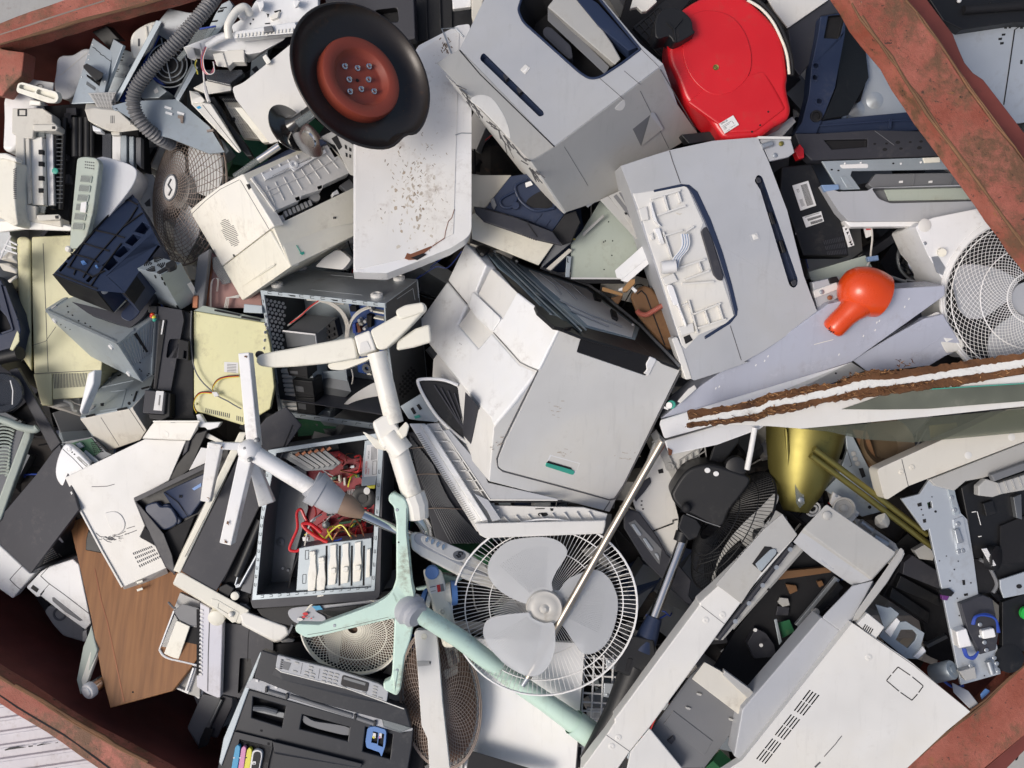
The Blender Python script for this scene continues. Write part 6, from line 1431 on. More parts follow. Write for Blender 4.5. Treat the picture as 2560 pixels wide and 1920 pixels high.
t.add('hinge_arm',slab(pl.off(13),cat2(g1('395,1010 430,1000 455,1060 480,1140 525,1260 515,1270 490,1200 460,1130 440,1130'),3),12),M.whitesheet,2,to=bd)
t.add('left_step',slab(pl.off(-6),g1('165,390 230,375 480,1330 470,1340 420,1180 300,820 240,600'),20),M.mfp,2,to=bd)
for q in('475,1280 570,1250 580,1310 490,1340','360,950 440,915 470,970 385,1005','205,490 260,470 275,560 225,570','280,655 300,645 310,690 290,700'):t.add('step_block',slab(pl.off(8),g1(q),16),M.mfp,1.5,to=bd)
t.add('dark_hole',raised(pl.off(1),g1('505,1345 545,1328 568,1365 520,1392'),1),M.pen,to=bd)
t.add('chip_mark',strip(pl.off(1),g1('455,515 480,525 492,518'),2,1)+strip(pl.off(1),g1('465,455 485,450'),2,1),M.beige,to=bd)
rp=[pl.at(*p,o)for p,o in zip(cat2(g1('512,655 520,720 500,770 460,820 445,880'),5,False),[14]*30)]
rc=t.add('ribbon_cable',mk([p-RGT*.009 for p in rp]+[p+RGT*.009 for p in rp],[(i,i+1,len(rp)+i+1,len(rp)+i)for i in range(len(rp)-1)],True),M.paper)
for o in(-.005,0,.005):t.add('ribbon_line',tube([p+RGT*o+VIEW*.001 for p in rp],.8,4),M.lilac,to=rc)
t.add('ribbon_roll',lathe(pl.at(*g1(365,880),18),RGT*.95+UPV*.1,[(13,-3),(13,27)],20),M.paper,to=rc)
t.add('left_leg',slab(pl.off(2),rnd(g1('425,1355 465,1342 500,1420 565,1625 520,1632'),5),40),M.mfp,3)
t.add('hinge_bracket',slab(pl.off(-6),g1('1010,15 1220,10 1250,110 1210,140 1080,170'),20),M.grey,2)
t.add('hinge_bar',strip(pl.off(-4),g1('1005,10 1225,12'),6,8),M.mfp);t.add('hinge_pin',rod(pl.at(*g1(1030,70),2),pl.at(*g1(1095,50),2),6),M.steel)
for q,m in(((1115,130),M.steel),((1158,52),M.brass)):t.add('screw',lathe(pl.at(*g1(*q),-5),pl.n,[(5,-1),(5,2),(2,3),(.1,3)],12),m)
hq=pl.off(-14)
t.add('hinge_bracket',slab(hq,H('405,250 560,215 595,310 440,440 420,340'),20),M.grey,2);t.add('hinge_bar',slab(hq.off(4),H('410,300 550,250 565,290 420,345'),14),M.mfp,1.5)
for q,m in(((460,308),M.steel),((507,342),M.copper)):t.add('screw',lathe(hq.at(*H(*q),4),pl.n,[(5,-1),(5,2),(2,3),(.1,3)],12),m)
t.add('hinge_clip',slab(hq.off(3),H('500,230 550,215 570,250 510,260'),14),M.black,1)
t=Th('blue_tray','dark blue moulded printer base with a scuffed black lip under the tall grey laser printer','printer part')
pl=TP(f6(600,350),60,.0,.05)
t.add('base',slab(pl,f6('150,350 420,0 640,-30 1010,420 880,600 600,480'),30),M.navy,2)
t.add('ridge',tube(cat([pl.at(*p,4)for p in f6('600,40 480,100 490,200 560,300 700,380 900,350')],6),3,8),M.navy)
t.add('ridge',tube(cat([pl.at(*p,4)for p in f6('480,160 320,250 330,330 430,340 500,230')],6),3,8),M.navy)
t.add('well',slab(pl.off(1),cat2(f6('590,290 650,220 800,160 880,330 720,350 620,330'),3),3),M.deep)
t.add('boss',lathe(pl.at(*f6(475,330)),pl.n,[(8,0),(8,10),(.1,10)],14),M.navy)
t.add('clip',slab(pl.off(6),f6('200,255 240,240 270,320 240,370 210,320'),10),M.midgrey,1)
t.add('ridge',strip(pl,f6('670,510 740,440 760,410'),2.5,3)+strip(pl,f6('800,550 850,480'),2.5,3),M.navy)
t.add('paper_tag',raised(pl.off(6),f6('580,75 640,55 665,95 590,125'),1),M.paper)
lp=TP(f6(480,500),85,-.0,-.2)
lip=t.add('front_lip',slab(lp,f6('18,328 480,455 880,608 985,755 700,690 130,492 40,400'),8),M.slate,1.5)
t.add('lip_gap',strip(lp.off(.5),f6('610,515 715,665'),2.6,.6),M.pen,to=lip)
g=Geo()
for k in range(7):g+=strip(lp.off(-2),f6(f'{560+k*24},{632+k*9} {552+k*24},{648+k*9}'),2.5,2)
t.add('lip_tooth',g,M.slate,to=lip)
t.add('side_face',slab(TP(f6(980,600),70,.2,.1),f6('880,605 1010,420 1130,380 1180,500 1080,720 985,755'),10),M.deep,1)
t=Th('cream_sheet','cream flat cover sheet beneath the scuffed black lip of the blue printer base','sheet')
pl=TP(f6(450,700),45,-.05,-.1)
t.add('sheet',slab(pl,f6('-20,430 40,400 130,480 700,680 895,735 728,972 0,680'),6),M.cream,1)
t.add('upper_sheet',slab(pl.off(-6),f6('-60,-10 430,-10 150,345 20,330 0,420 -60,400'),6),M.beige,1)
t=Th('slate_strut','slate blue plastic strut beside the cream cover sheet','strut')
t.one(hull(TP(f6(850,850),30).pts(f6('760,970 900,740 1000,760 1100,690 1080,730 760,1000'))+TP(f6(850,850),10).pts(f6('760,990 1080,740 900,760'))),M.midgrey,1)
t=Th('steel_sheet','flat greenish grey steel sheet with small holes between the two grey laser printers','steel sheet')
pl=TP(f6(1400,800),10,0,0)
t.add('sheet',slab(pl,f6('1080,740 1200,600 1400,270 1650,240 1900,720 1600,1110 1080,1112'),4),M.gr_green,.8)
for x,y in((1455,708),(1535,708),(1527,866),(1442,1020),(1780,700),(1490,500),(1437,720)):t.add('hole',raised(pl,circ(f6(x,y),1.8,1.8,8),.6),M.pen)
t.add('board_edge',strip(pl,f6('1080,1116 1640,1118'),4,2),M.paper);t.add('dark_edge',slab(pl.off(-2),f6('1080,1125 1640,1125 1660,1170 1250,1170'),10),M.deep)
t=Th('cream_ledge','grey beige ledge in the hollow under the cream cover sheet','ledge')
t.one(hull(TP(f6(950,900),22).pts(f6('810,1010 1060,790 1095,810 860,1030'))+TP(f6(950,900),5).pts(f6('810,1020 860,1040 1095,820'))),M.beige,1)
t=Th('slotted_angle','slotted grey steel angle in the hollow left of the greenish steel sheet','steel angle')
pl=TP(f6(1050,980),20);t.add('angle',slab(pl,f6('1035,870 1085,880 1065,1105 1018,1100'),10),M.bluesteel,.8);t.add('slot',strip(pl,f6('1045,890 1042,940 1060,940'),2,.6),M.pen)
t=Th('aluminium_strip','short aluminium strip lying at the edge of the greenish steel sheet','strip')
t.one(hull(TP(f6(1320,540),30).pts(f6('1200,630 1430,420 1445,440 1215,660'))+TP(f6(1320,540),22).pts(f6('1200,635 1215,662 1445,445'))),M.greyw,.8)
t=Th('bent_hook','small bent brass hook in the shade beside the blue printer base','hook')
t.one(tube(cat([P(*f6(*p),60)for p in((1040,635),(1045,655),(1080,680),(1130,692))],5),2.4,8),M.brass)
t=Th('drawer_rail','pair of grey drawer rails leaning under the tall grey laser printer','rails')
pl=TP(f6(1650,450),70,.0,.05)
t.add('rail',hull(pl.pts(f6('1395,262 1490,215 1830,660 1790,690'))+pl.off(-10).pts(f6('1400,265 1820,670'))),M.greyw,1)
t.add('rail',hull(pl.off(3).pts(f6('1490,215 1640,150 1885,710 1870,735 1830,680'))+pl.off(-14).pts(f6('1500,220 1640,160 1870,720'))),M.greyw,1)
t.add('channel',strip(pl.off(3.5),f6('1560,210 1860,600'),9,1)+strip(pl.off(3.5),f6('1610,180 1800,480'),4,1),M.midgrey)
t.add('end_pad',raised(pl.off(3),f6('1840,705 1860,695 1880,720 1862,735'),4),M.pen);t.add('hole',raised(pl.off(4.6),f6('1660,400 1685,395 1700,415 1680,425'),.6),M.pen)
t=Th('enamel_bracket','white enamelled channel bracket with rust stains above the wooden logs','bracket')
pl=TP(f6(1780,950),95,.1,-.1)
t.add('top_face',slab(pl,f6('1560,1030 1890,735 1960,800 1990,830 1640,1130 1580,1110'),6),M.white,1)
t.add('side_face',hull(pl.off(-1).pts(f6('1620,1140 1960,815 1995,895 1930,960 1700,1160 1680,1150'))+pl.off(-14).pts(f6('1640,1150 1990,900 1690,1165'))),M.whitesheet,1)
M.ruststain=mat('rust_stain',(.34,.19,.08),.85,dirt=.6,dcol=(.6,.55,.45));t.add('rust_patch',slab(pl.off(1),f6('1640,1230 1730,1130 1780,1120 1780,1170 1690,1260 1650,1265'),12),M.ruststain,1)
t.add('lug',slab(pl.off(-8),f6('1600,1230 1640,1215 1660,1250 1600,1250'),8),M.white,1);t.add('lug',slab(pl.off(-8),f6('1730,1220 1750,1195 1805,1250 1780,1275'),8),M.white,1)
t=Th('rusty_lath','rust flaked cream lath lying left of the wooden logs','lath')
t.one(hull(TP(f6(1530,1260),75).pts(f6('1420,1215 1440,1212 1650,1280 1640,1310 1420,1255'))+TP(f6(1530,1260),64).pts(f6('1420,1225 1640,1312 1650,1285'))),M.ruststain,1)
t=Th('wooden_block','rounded brown wooden block with a groove wedged right of the white multifunction printer','wood')
M.log=mat('brown_log',(.17,.085,.035),.7,dirt=.5,dcol=(.05,.025,.012),var=.35)
p0=P(*f6(1790,1230),55);p1=P(*g1(420,1420),20)
t.add('block',hull(TP(f6(1780,1300),60).pts(f6('1720,1310 1750,1270 1800,1290 1830,1200 1880,1180 1960,1210 2010,1300')+g1('430,1180 470,1400 400,1440 300,1300 190,1200'))+TP(f6(1780,1300),10).pts(f6('1730,1320 2010,1300')+g1('460,1440 300,1340'))),M.log,8,seg=3)
t.add('groove',strip(TP(f6(1780,1300),60),f6('1800,1290 1850,1250 1900,1300')+g1('380,1400'),3,.8),M.pen)
t.add('end_block',hull(TP(f6(1570,1330),40).pts(f6('1510,1330 1640,1290 1650,1320 1600,1400 1570,1390'))+TP(f6(1570,1330),10).pts(f6('1520,1340 1640,1300 1590,1400'))),M.log,3)
t=Th('corrugated_tube','thin reddish corrugated tube curling over the wooden block','tube')
pts=cat([P(*f6(*p),78)for p in((1800,1465),(1830,1500),(1900,1515),(1970,1480),(2050,1430),(2130,1385),(2180,1365))],12)
M.salmon=mat('salmon_rubber',(.36,.10,.07),.5,dirt=.2);t.one(tube(pts,[5.2+.8*(i%2)for i in range(len(pts))],10),M.salmon)
t=Th('vacuum_cleaner','glossy red round vacuum cleaner casing with a rating label and a black elbow','vacuum cleaner')
pl=TP(C(1420,400),135,.05,.0)
out=C('1112,240 1120,360 1170,480 1225,600 1300,660 1360,710 1415,790 1470,830')+D('70,818 110,805 180,750 280,680 255,520 262,440 235,250 170,130 70,30 20,-10 -60,-60')+C('1420,-60 1280,0 1180,70 1130,150')
t.add('casing',slab(pl,cat2(out,3),110),M.red,26,seg=6)
t.add('dome',slab(pl.off(3),cat2(C('1230,110 1340,60 1480,90 1570,190 1610,330 1590,450 1500,540 1380,560 1270,480 1210,360 1200,220'),4),4),M.red,3.8,seg=4)
t.add('base_lobe',hull(pl.off(2).pts(C('1230,600 1330,520 1480,580 1600,540')+D('120,420 200,560 240,640 60,780')+C('1480,780 1400,720'))+pl.off(-6).pts(C('1230,620 1470,800')+D('90,790 265,650'))),M.red,5,seg=3)
t.add('white_trim',tube([pl.at(*p,0)for p in cat2(D('20,0 100,50 170,130 225,240 255,330 268,440'),6,False)],3,8),M.cream)
t.add('black_seal',tube([pl.at(*p,-8)for p in cat2(D('60,-10 130,50 200,140 250,250 280,360 285,450'),6,False)],5,8),M.black)
t.add('screw_cap',lathe(pl.at(*C(1397,400),3),pl.n,[(6,-1),(6,1.5),(4,1),(3,2),(.1,2)],16),M.brass)
lq=pl.off(4.2);lb=t.add('rating_label',raised(lq,g4('965,305 1185,172 1275,318 1055,455'),1),M.paper)
t.add('lettering',text(lq.off(.9),'SPIRUS',g4(1003,322),g4(1135,240),4.6),M.ink,to=lb);t.add('lettering',text(lq.off(.9),'CE',g4(1050,395),g4(1090,370),4.6),M.ink,to=lb)
g=Geo()
for s in('1015,345 1160,260','1028,360 1130,300','1080,420 1130,390','1150,360 1220,318','1170,265 1190,295','1180,285 1200,300'):g+=strip(lq.off(.9),g4(s),.9,.25)
t.add('print',g,M.line,to=lb)
for q in((1725,118),(1600,325),(1475,425)):t.add('pin_hole',raised(pl.off(2),circ(g4(*q),2.6,2.6,8),.6),M.pen)
el=TP(C(1150,150),165,0,0)
e_=t.add('black_elbow',slab(el,cat2(C('1035,170 1050,90 1110,45 1180,50 1250,110 1262,170 1272,195 1160,255 1120,215 1050,230'),3),60),M.black,6,seg=3)
t.add('elbow_rib',strip(el,C('1110,130 1150,170 1200,110'),3,4)+strip(el,C('1150,170 1160,250'),3,4),M.black,to=e_)
t.add('elbow_hole',raised(el,C('1135,205 1170,180 1185,215 1160,240'),1),M.pen,to=e_)
t=Th('grid_tray','black plastic tray with square ribs between the tall grey printer and the red vacuum','tray')
pl=TP(C(1000,170),20,.0,.05)
t.add('tray',slab(pl,C('905,160 1070,20 1180,-60 1300,-60 1200,60 1110,240 1130,370 1060,330'),20),M.black,2)
t.add('rib',ribs(pl,C('915,165 1060,40 1140,220 1090,340'),5,5,3,4),M.black)
t=Th('white_fragment','broken white plastic fragment at the far edge above the ribbed black tray','fragment')
t.one(slab(TP(C(960,20),40),C('890,50 910,-20 1020,-60 1050,10 990,65 960,70 930,40'),14),M.warmwhite,2)
t=Th('dark_strut','black plastic beam under the red vacuum above the second grey printer','beam')
t.one(hull(TP(g4(700,500),90).pts(g4('385,470 960,410 1060,530 510,610'))+TP(g4(700,500),60).pts(g4('345,515 420,630 510,610 1060,540'))),M.black,1)
t=Th('grey_lever','grey plastic lever right of the red vacuum beside the second grey printer','lever')
t.one(hull(TP(g4(1950,350),70).pts(g4('1690,490 2090,190 2150,270 1930,510'))+TP(g4(1950,350),58).pts(g4('1690,500 2150,275 1930,515'))),M.greyw,1)
t=Th('copier_chassis','black and navy copier chassis with a bright zinc floor behind the leaning red beam','copier')
pl=TP(D(480,400),45,.0,.05)
t.add('left_pillar',slab(pl,D('455,95 605,70 600,200 540,520 460,720 430,790 300,790 345,720 385,560 400,390 440,200'),40,wells=[(D('500,95 600,85 565,230 475,225'),12,1)]),[M.navy,M.deep],2)
for q in((425,390),(420,460),(445,600)):t.add('boss',lathe(pl.at(*D(*q)),pl.n,[(9,0),(9,2),(6,2),(6,0)],14),M.navy)
t.add('boss',lathe(pl.at(*D(425,690)),pl.n,[(13,0),(13,5),(9,5),(9,-2),(.1,-2)],18),M.black)
wl=TP(D(560,450),20,-.6,0)
t.add('inner_wall',slab(wl,D('610,60 700,110 740,460 620,680 590,690 470,710 545,520'),8),M.black,1)
zp=TP(D(900,430),-55,0,.05)
M.zinc=mat('bright_zinc_sheet',(.50,.54,.58),.35,metal=.4,dirt=.18,scotch=.1);fl_=t.add('zinc_floor',slab(zp,D('690,270 1290,180 1600,130 1700,130 1700,720 1560,740 610,700'),6),M.zinc,1)
for q,r in(((775,595),20),((665,645),20)):t.add('pressing',lathe(zp.at(*D(*q)),zp.n,[(r,0),(3,7),(.1,7)],28),M.zinc,to=fl_)
for s in('755,285 810,275 812,288 760,296','710,265 740,255 740,275 708,280','1282,182 1338,178 1335,190 1282,195','1545,140 1560,140 1558,170 1542,170','1570,145 1585,145 1582,168 1568,168','1528,200 1550,198 1548,210 1528,212','1508,225 1530,222 1528,236 1508,238','1518,250 1540,248 1538,262 1518,264','1636,140 1655,140 1653,170 1636,170','1638,355 1652,355 1650,380 1636,380'):t.add('slot',raised(zp,D(s),.6),M.pen,to=fl_)
t.add('fold',strip(zp,D('1605,175 1570,420 1540,620'),2.5,1.5)+strip(zp,D('1605,175 1659,140'),2,1),M.pen,to=fl_);t.add('lug',ball(zp.at(*D(1045,628),2),6),M.paper,to=fl_)
t.add('dark_step',slab(zp.off(20),D('655,450 730,465 690,600 620,590'),20),M.deep,1)
t.add('lower_wall',slab(TP(D(800,740),30,0,.3),D('440,720 700,690 1250,640 1300,760 720,790 430,790'),12),M.navy,1)
fr=TP(D(700,850),62,0,-.1)
t.add('front_rail',slab(fr,D('300,790 440,790 760,770 1230,780 1300,920 400,950 340,890'),30,wells=[(D('475,830 730,825 730,870 520,885'),8,1),(D('1150,800 1220,800 1230,850 1170,850'),8,1)]),[M.slate,M.deep],2)
g=Geo()
for x,y,r in((775,852,2.5),(845,850,2.5),(912,843,4),(985,842,2.5),(1050,838,3),(1125,835,4),(835,885,4),(930,880,3),(1040,875,4),(1145,872,4)):g=raised(fr,circ(D(x,y),r*1.5,r,10),.6);t.add('hole',g,M.pen)
t.add('scratch',strip(fr,D('775,775 890,860'),1.2,.3),M.midgrey)
t.add('rib',strip(TP(D(800,740),42,0,.2),D('450,745 860,715 1180,705'),3,3)+strip(TP(D(800,740),42,0,.2),D('870,705 865,760'),6,3),M.navy)
t=Th('black_unit','black printer unit in deep shade beyond the leaning red beam at the far corner','printer')
pl=TP(D(1450,70),-20,0,0)
t.add('unit',slab(pl,D('1060,-60 1750,-60 1750,130 1600,130 1290,175 1180,120'),60),M.black,2)
t.add('roller',rod(pl.at(*D(1300,60),4),pl.at(*D(1700,30),4),10),M.deep);t.add('gear',lathe(pl.at(*D(1485,40)),pl.n,[(14,0),(14,5),(6,6),(.1,6)],16),M.black);t.add('pin',ball(pl.at(*D(1275,5),6),5),M.paper)
t=Th('dark_sheet','dark sheet panel left of the copier chassis at the far edge','panel')
pl=TP(D(350,150),20);t.add('panel',slab(pl,D('260,170 500,-60 620,-60 600,70 455,95 390,380 330,450 290,400'),20),M.slate,2)
t.add('white_corner',slab(pl.off(8),D('110,-60 480,-60 500,0 260,165 180,60'),6),M.mfp,1)
t=Th('paper_cassette','grey paper cassette front with a long grip hollow under the copier chassis','paper cassette')
zf=TP(D(800,990),72,0,.0)
t.add('zinc_frame',slab(zf,D('460,955 1330,925 1400,1000 1340,1000 700,1012 640,1012 632,1040 690,1120 590,1125 560,1120'),6),M.bluesteel,.8)
t.add('pressing',slab(zf.off(1.5),rnd(D('565,975 735,968 740,995 580,998'),6),3),M.paper,1);t.add('pressing',slab(zf.off(1),rnd(D('570,1045 605,1040 650,1110 610,1115'),5),3),M.bluesteel,1)
t.add('switch',slab(zf.off(3),D('1060,935 1160,930 1165,960 1070,965'),6),M.cream,1)
for x,y in((885,968),(1220,962),(520,1005),(560,1010)):t.add('hole',raised(zf,circ(D(x,y),3,2.2,8),.6),M.pen)
for x,y in((598,968),(692,965),(930,970),(1048,962)):t.add('rivet',ball(zf.at(*D(x,y),0),2.6,8),M.paper)
gp=TP(D(900,1200),82,0,-.05)
t.add('front',slab(gp,D('460,1095 560,1135 730,1130 760,1112 1400,1090 1500,1210 1050,1310 620,1310 560,1250'),40,wells=[(rnd(D('755,1115 1420,1100 1450,1150 1440,1190 870,1205 800,1180'),8),22,1)]),[M.grey,M.midgrey],4,seg=3)
t.add('upper_shelf',slab(gp.off(-14),D('735,1090 780,1030 1340,1020 1420,1100 760,1112'),20),M.midgrey,2)
for x in(930,1105,1345):t.add('shelf_clip',raised(gp.off(-14),D(f'{x-10},1072 {x+12},1070 {x+12},1082 {x-10},1084'),2),M.paper)
t.add('shelf_rib',strip(gp.off(-14),D('1010,1030 1000,1100'),4,3)+strip(gp.off(-14),D('1245,1025 1225,1095'),4,3),M.midgrey)
t.add('hollow_back',slab(gp.off(-16),D('830,1120 1400,1110 1430,1180 860,1190'),4),M.gr_green,1)
t.add('white_edge',slab(gp.off(-6),D('590,1305 640,1312 1080,1305 1070,1340 630,1345'),20),M.whitesheet,3)
t.add('left_catch',slab(gp.off(1),D('458,1095 560,1092 565,1120 480,1135'),10),M.lilac,1)
t=Th('black_toner_box','black printer part with two barcode labels right of the second grey printer','printer part')
pl=TP(g6(400,900),60,-.05,.0)
t.add('box',slab(pl,g6('20,420 440,380 570,650 830,1100 940,1520 960,1659 320,1659 200,1300 0,760'),50),M.black,4)
l1=t.add('barcode_label',raised(pl,g6('170,685 390,618 502,960 285,1032'),.8),M.paper)
t.add('barcode',slots(pl.off(.7),g6('285,680 370,655 465,945 375,970'),1,20,1,.6,.4),M.ink,to=l1)
t.add('lettering',text(pl.off(.8),'CE',g6(272,775),g6(250,712),5.5),M.ink,to=l1);t.add('print',slots(pl.off(.7),g6('265,880 310,865 345,960 300,980'),1,9,1,.4,.3),M.line,to=l1)
l2=t.add('barcode_label',raised(pl,g6('310,1120 568,1040 608,1180 362,1265'),.8),M.paper)
t.add('barcode',slots(pl.off(.7),g6('375,1145 570,1088 580,1120 388,1178'),26,1,.6,1,.4),M.ink,to=l2);t.add('barcode',slots(pl.off(.7),g6('420,1190 585,1142 592,1178 430,1226'),22,1,.6,1,.4),M.ink,to=l2);t.add('print',slots(pl.off(.7),g6('340,1118 545,1055 550,1066 345,1130'),20,1,.6,1,.3),M.line,to=l2)
l3=t.add('warning_label',raised(pl.off(4),g6('865,1260 935,1235 1028,1510 945,1540'),.8),M.paper)
for s in('895,1280 935,1272 912,1310','915,1330 955,1320 935,1365','950,1470 990,1440 985,1490','965,1500 1005,1480 1000,1515'):t.add('warning_sign',raised(pl.off(4.8),g6(s),.4),M.ink,to=l3)
t.add('print',slots(pl.off(4.7),g6('935,1375 965,1365 990,1440 960,1450'),2,8,.7,.5,.3),M.line,to=l3)
t.add('vent',slots(pl,g6('590,1440 880,1370 930,1640 660,1659'),12,3,.35,.7,.6),M.slate)
t.add('small_bracket',slab(pl.off(2),g6('845,1185 890,1175 930,1220 870,1245'),4),M.greyw,.6);t.add('red_chip',slab(pl.off(20),g6('205,200 275,110 330,180 335,300 260,320'),20),M.red,1)
for y in(1150,1350):t.add('side_pin',rod(pl.at(*g6(150+(y-1150)*.3,y),-4),pl.at(*g6(205+(y-1150)*.35,y-8),-4),3),M.paper)
t=Th('tag_cable','thin grey cable with a paper tag hanging behind the orange dryer','cable')
t.add('cable',tube(cat([P(*p,40)for p in(g6(1265,1250),g6(1275,1400),g6(1260,1560),H(745,120),H(715,180))],6),2.2,6),M.cable);t.add('tag',slab(TP(g6(1210,1330),38),g6('1155,1265 1260,1270 1265,1380 1190,1410'),2),M.paper);t.add('tag_print',raised(TP(g6(1210,1330),39.5),g6('1190,1280 1255,1275 1258,1295 1195,1300'),.5),M.redink)
t=Th('hair_dryer','glossy orange hair dryer hood with a short stubby handle on the lavender fridge side','hair dryer')
c=P(*H(735,308),150);ax=(RGT*.80+UPV*-.22+VIEW*-.10).normalized()
body=lathe(c-ax*.008,ax,[(.1,-54),(18,-52),(33,-44),(43,-31),(49,-14),(51,4),(50,20),(46,38),(41,42),(40,34),(.1,32)],44)
t.add('hood',body,M.orange)
t.add('handle',tube(cat([P(*H(705,350),150),P(*H(640,412),156),P(*H(565,485),150),P(*H(515,540),142)],6),[40,39,37,35,32,30,28,26,25,24,24,24,24,24,24,24,23,21,17],28),M.orange)
for k in range(9):
 a=k*.698;t.add('air_hole',raised(TP(H(528,530),164,-.3,-.3),circ(H(528+(22*math.cos(a)if k else 0),528+(18*math.sin(a)if k else 0)),1.9,1.5,8),.8),M.pen)
t=Th('refrigerator','lavender grey refrigerator lying on its side with a bright white door edge','refrigerator')
pl=TP(G_(1650,850),105,.02,.22)
M.lav=mat('lavender_grey_enamel',(.40,.42,.50),.22,dirt=.15,spot=.0,coat=.3)
t.add('side_wall',slab(pl,[G_(1070,1060),G_(1300,870),G_(1500,730)]+H('250,560 500,380 870,290 1190,270 1190,330 640,722 300,830 0,922')+[G_(1500,950)],90),M.lav,2)
ft=TP(G_(1350,1080),104,.05,-.6)
t.add('door_edge',hull(ft.pts([G_(1062,1092),G_(1070,1066)])+pl.pts([G_(1075,1062)]+H('640,722'))+ft.pts([G_(1090,1180),G_(1500,1060)]+H('0,1050 300,940 720,775'))),M.whitesheet,2)
t.add('door',hull(ft.off(-8).pts([G_(1092,1188),G_(1120,1275),G_(1400,1215),G_(1659,1120)]+H('100,1110 300,960 0,1060'))+ft.off(-60).pts([G_(1100,1200),G_(1650,1120)])),M.whitesheet,3)
t.add('door_gap',strip(ft.off(.5),[G_(1092,1182),G_(1500,1065),H(0,1055)],1.4,.6),M.line)
t.add('rust_corner',raised(ft.off(-7),G_('1112,1230 1140,1245 1135,1275 1118,1272'),1),M.copper)
for q in(G_(1182,1070),G_(1215,1130)):t.add('hole',raised(ft,circ(q,2.2,2.2,8),.6),M.pen)
for q in(H(545,790),H(212,890)):t.add('hole',raised(pl,circ(q,2.4,2.4,8),.6),M.pen)
sp_=[H(975,355),H(950,402),H(800,485),H(785,495),H(775,540),H(705,575),H(560,685),H(68,748),H(120,722),G_(1395,885),G_(1415,875),H(140,695)]
for q in sp_:t.add('paint_chip',raised(pl,quad(q,(q[0]+2.2,q[1]-5),2.4),.4),M.paper)
t.add('scratch',strip(pl,H('415,620 470,605 530,590'),1.2,.3),M.cream)
hp2=TP(H(950,600),122,.02,.25)
t.add('lower_panel',slab(hp2,H('640,715 860,580 1070,465 1180,440 1300,640 1190,690 1100,745 870,772 730,782'),20),M.lav,2)
t.add('lower_crease',strip(hp2,H('870,768 1000,690 1195,560'),1.2,.6),M.lav);t.add('edge_crack',strip(hp2,H('640,718 690,680 860,575 1030,470'),1.4,.6)+strip(hp2,H('640,715 680,745 725,780'),3,.8),M.pen)
t=Th('air_conditioner','white outdoor air conditioner unit with a round mesh fan guard under the leaning red beam','air conditioner')
pl=TP((2380,650),120,.0,.05)
t.add('casing',slab(pl,rnd(D('1015,1345 1060,1310 1130,1287 1560,1200 1900,1130')+[(2750,500),(2750,900)]+H('1400,700 1280,640 1210,480 1180,240 1090,90'),[6,8,8,2,2,2,2,6,6,6,2,2]),120),M.white,6,seg=3)
t.add('recess_ring',lathe(pl.at(2562,748),pl.n,[(182,-1),(182,3),(172,4),(168,1)],56,cap=False),M.white)
t.add('dark_inside',lathe(pl.at(2562,748),pl.n,[(168,.6),(168,1.2),(.1,1.2)],48),M.deep)
t.add('corner_button',lathe(pl.at(*D(1070,1335)),pl.n,[(14,-1),(14,1),(13,1.6),(.1,1.6)],24),M.mfp)
t.add('foil_label',raised(pl,H('1110,100 1150,95 1205,180 1190,215 1140,190'),.8),M.steel);t.add('stub',rod(pl.at(*H(1165,70),-2),pl.at(*H(1175,75),10),9),M.cream);t.add('screw',screw(pl,D(1072,1442),4),M.steel)
t.add('hinge',hull(pl.off(12).pts(H('1075,455 1150,420 1195,470 1130,510 1200,620 1260,590 1310,620 1290,655 1200,672'))+pl.off(-20).pts(H('1080,460 1200,670 1290,650'))),M.mfp,3)
t.add('hinge_gap',raised(pl.off(12.5),H('1140,520 1195,500 1255,580 1200,605'),1.2),M.white,.5)
d=Dome(pl.at(2562,748,4),RGT*.178,UPV*.178,.03,3)
for k in range(3):t.add('blade',d.blade(.5+2.1*k,1.7,.18,.9,4,.02),M.grey)
t.add('hub',d.disc(.2,20,14),M.grey)
g=d.ring(1,3)
for r in(.97,.9,.6,.3):g+=d.ring(r,1.2)
t.add('fan_guard',g+d.spokes(66,.25,1,.5,1.5,18)+d.spokes(66,.25,1,.5,-1.5,18),M.whitesheet)
t=Th('chrome_pot','shiny chromed bowl in the dark hollow left of the air conditioner','bowl')
t.add('bowl',lathe(P(*H(1040,110),-10),VIEW+RGT*.3,[(46,-20),(50,0),(46,14),(30,24),(10,27),(.1,27)],32),M.chrome);t.add('rim',tube([P(*H(1040,110),-10)+(RGT*math.cos(a)+UPV*math.sin(a))*.051 for a in[i*.2094 for i in range(30)]],2.5,6,True),M.darksteel)
t=Th('antenna_rod','thin grey telescopic rod pointing at the air conditioner behind the orange dryer','rod')
t.add('rod',tube([P(*H(730,170),60),P(*H(960,250),60)],[3,4],8),M.darksteel);t.add('tip',rod(P(*H(960,235),60),P(*H(1180,280),58),2),M.midgrey)
t=Th('pale_board','pale green board under the black printer part behind the orange dryer','board')
t.one(slab(TP(H(500,200),30),H('380,190 720,90 760,160 600,230 560,260 400,240'),6),M.gr_green,1)
t=Th('blue_clip','small pale blue clip on the thin grey cable','clip');t.one(slab(TP(H(765,110),50),H('730,100 795,90 800,120 740,128'),12),M.lilac,1)
t=Th('sandwich_board','torn sandwich panel showing a white foam core between brown fibre layers','panel')
pl=TP(H(600,900),205,.06,-.35)
def rag(pts,a=2.2):
 out=[]
 for p,q in zip(pts,pts[1:]):
  n=max(1,int(math.hypot(q[0]-p[0],q[1]-p[1])/7))
  for k in range(n):out.append((p[0]+(q[0]-p[0])*k/n+R.uniform(-a,a)*.4,p[1]+(q[1]-p[1])*k/n+R.gauss(0,a*.75)))
 return out+[pts[-1]]
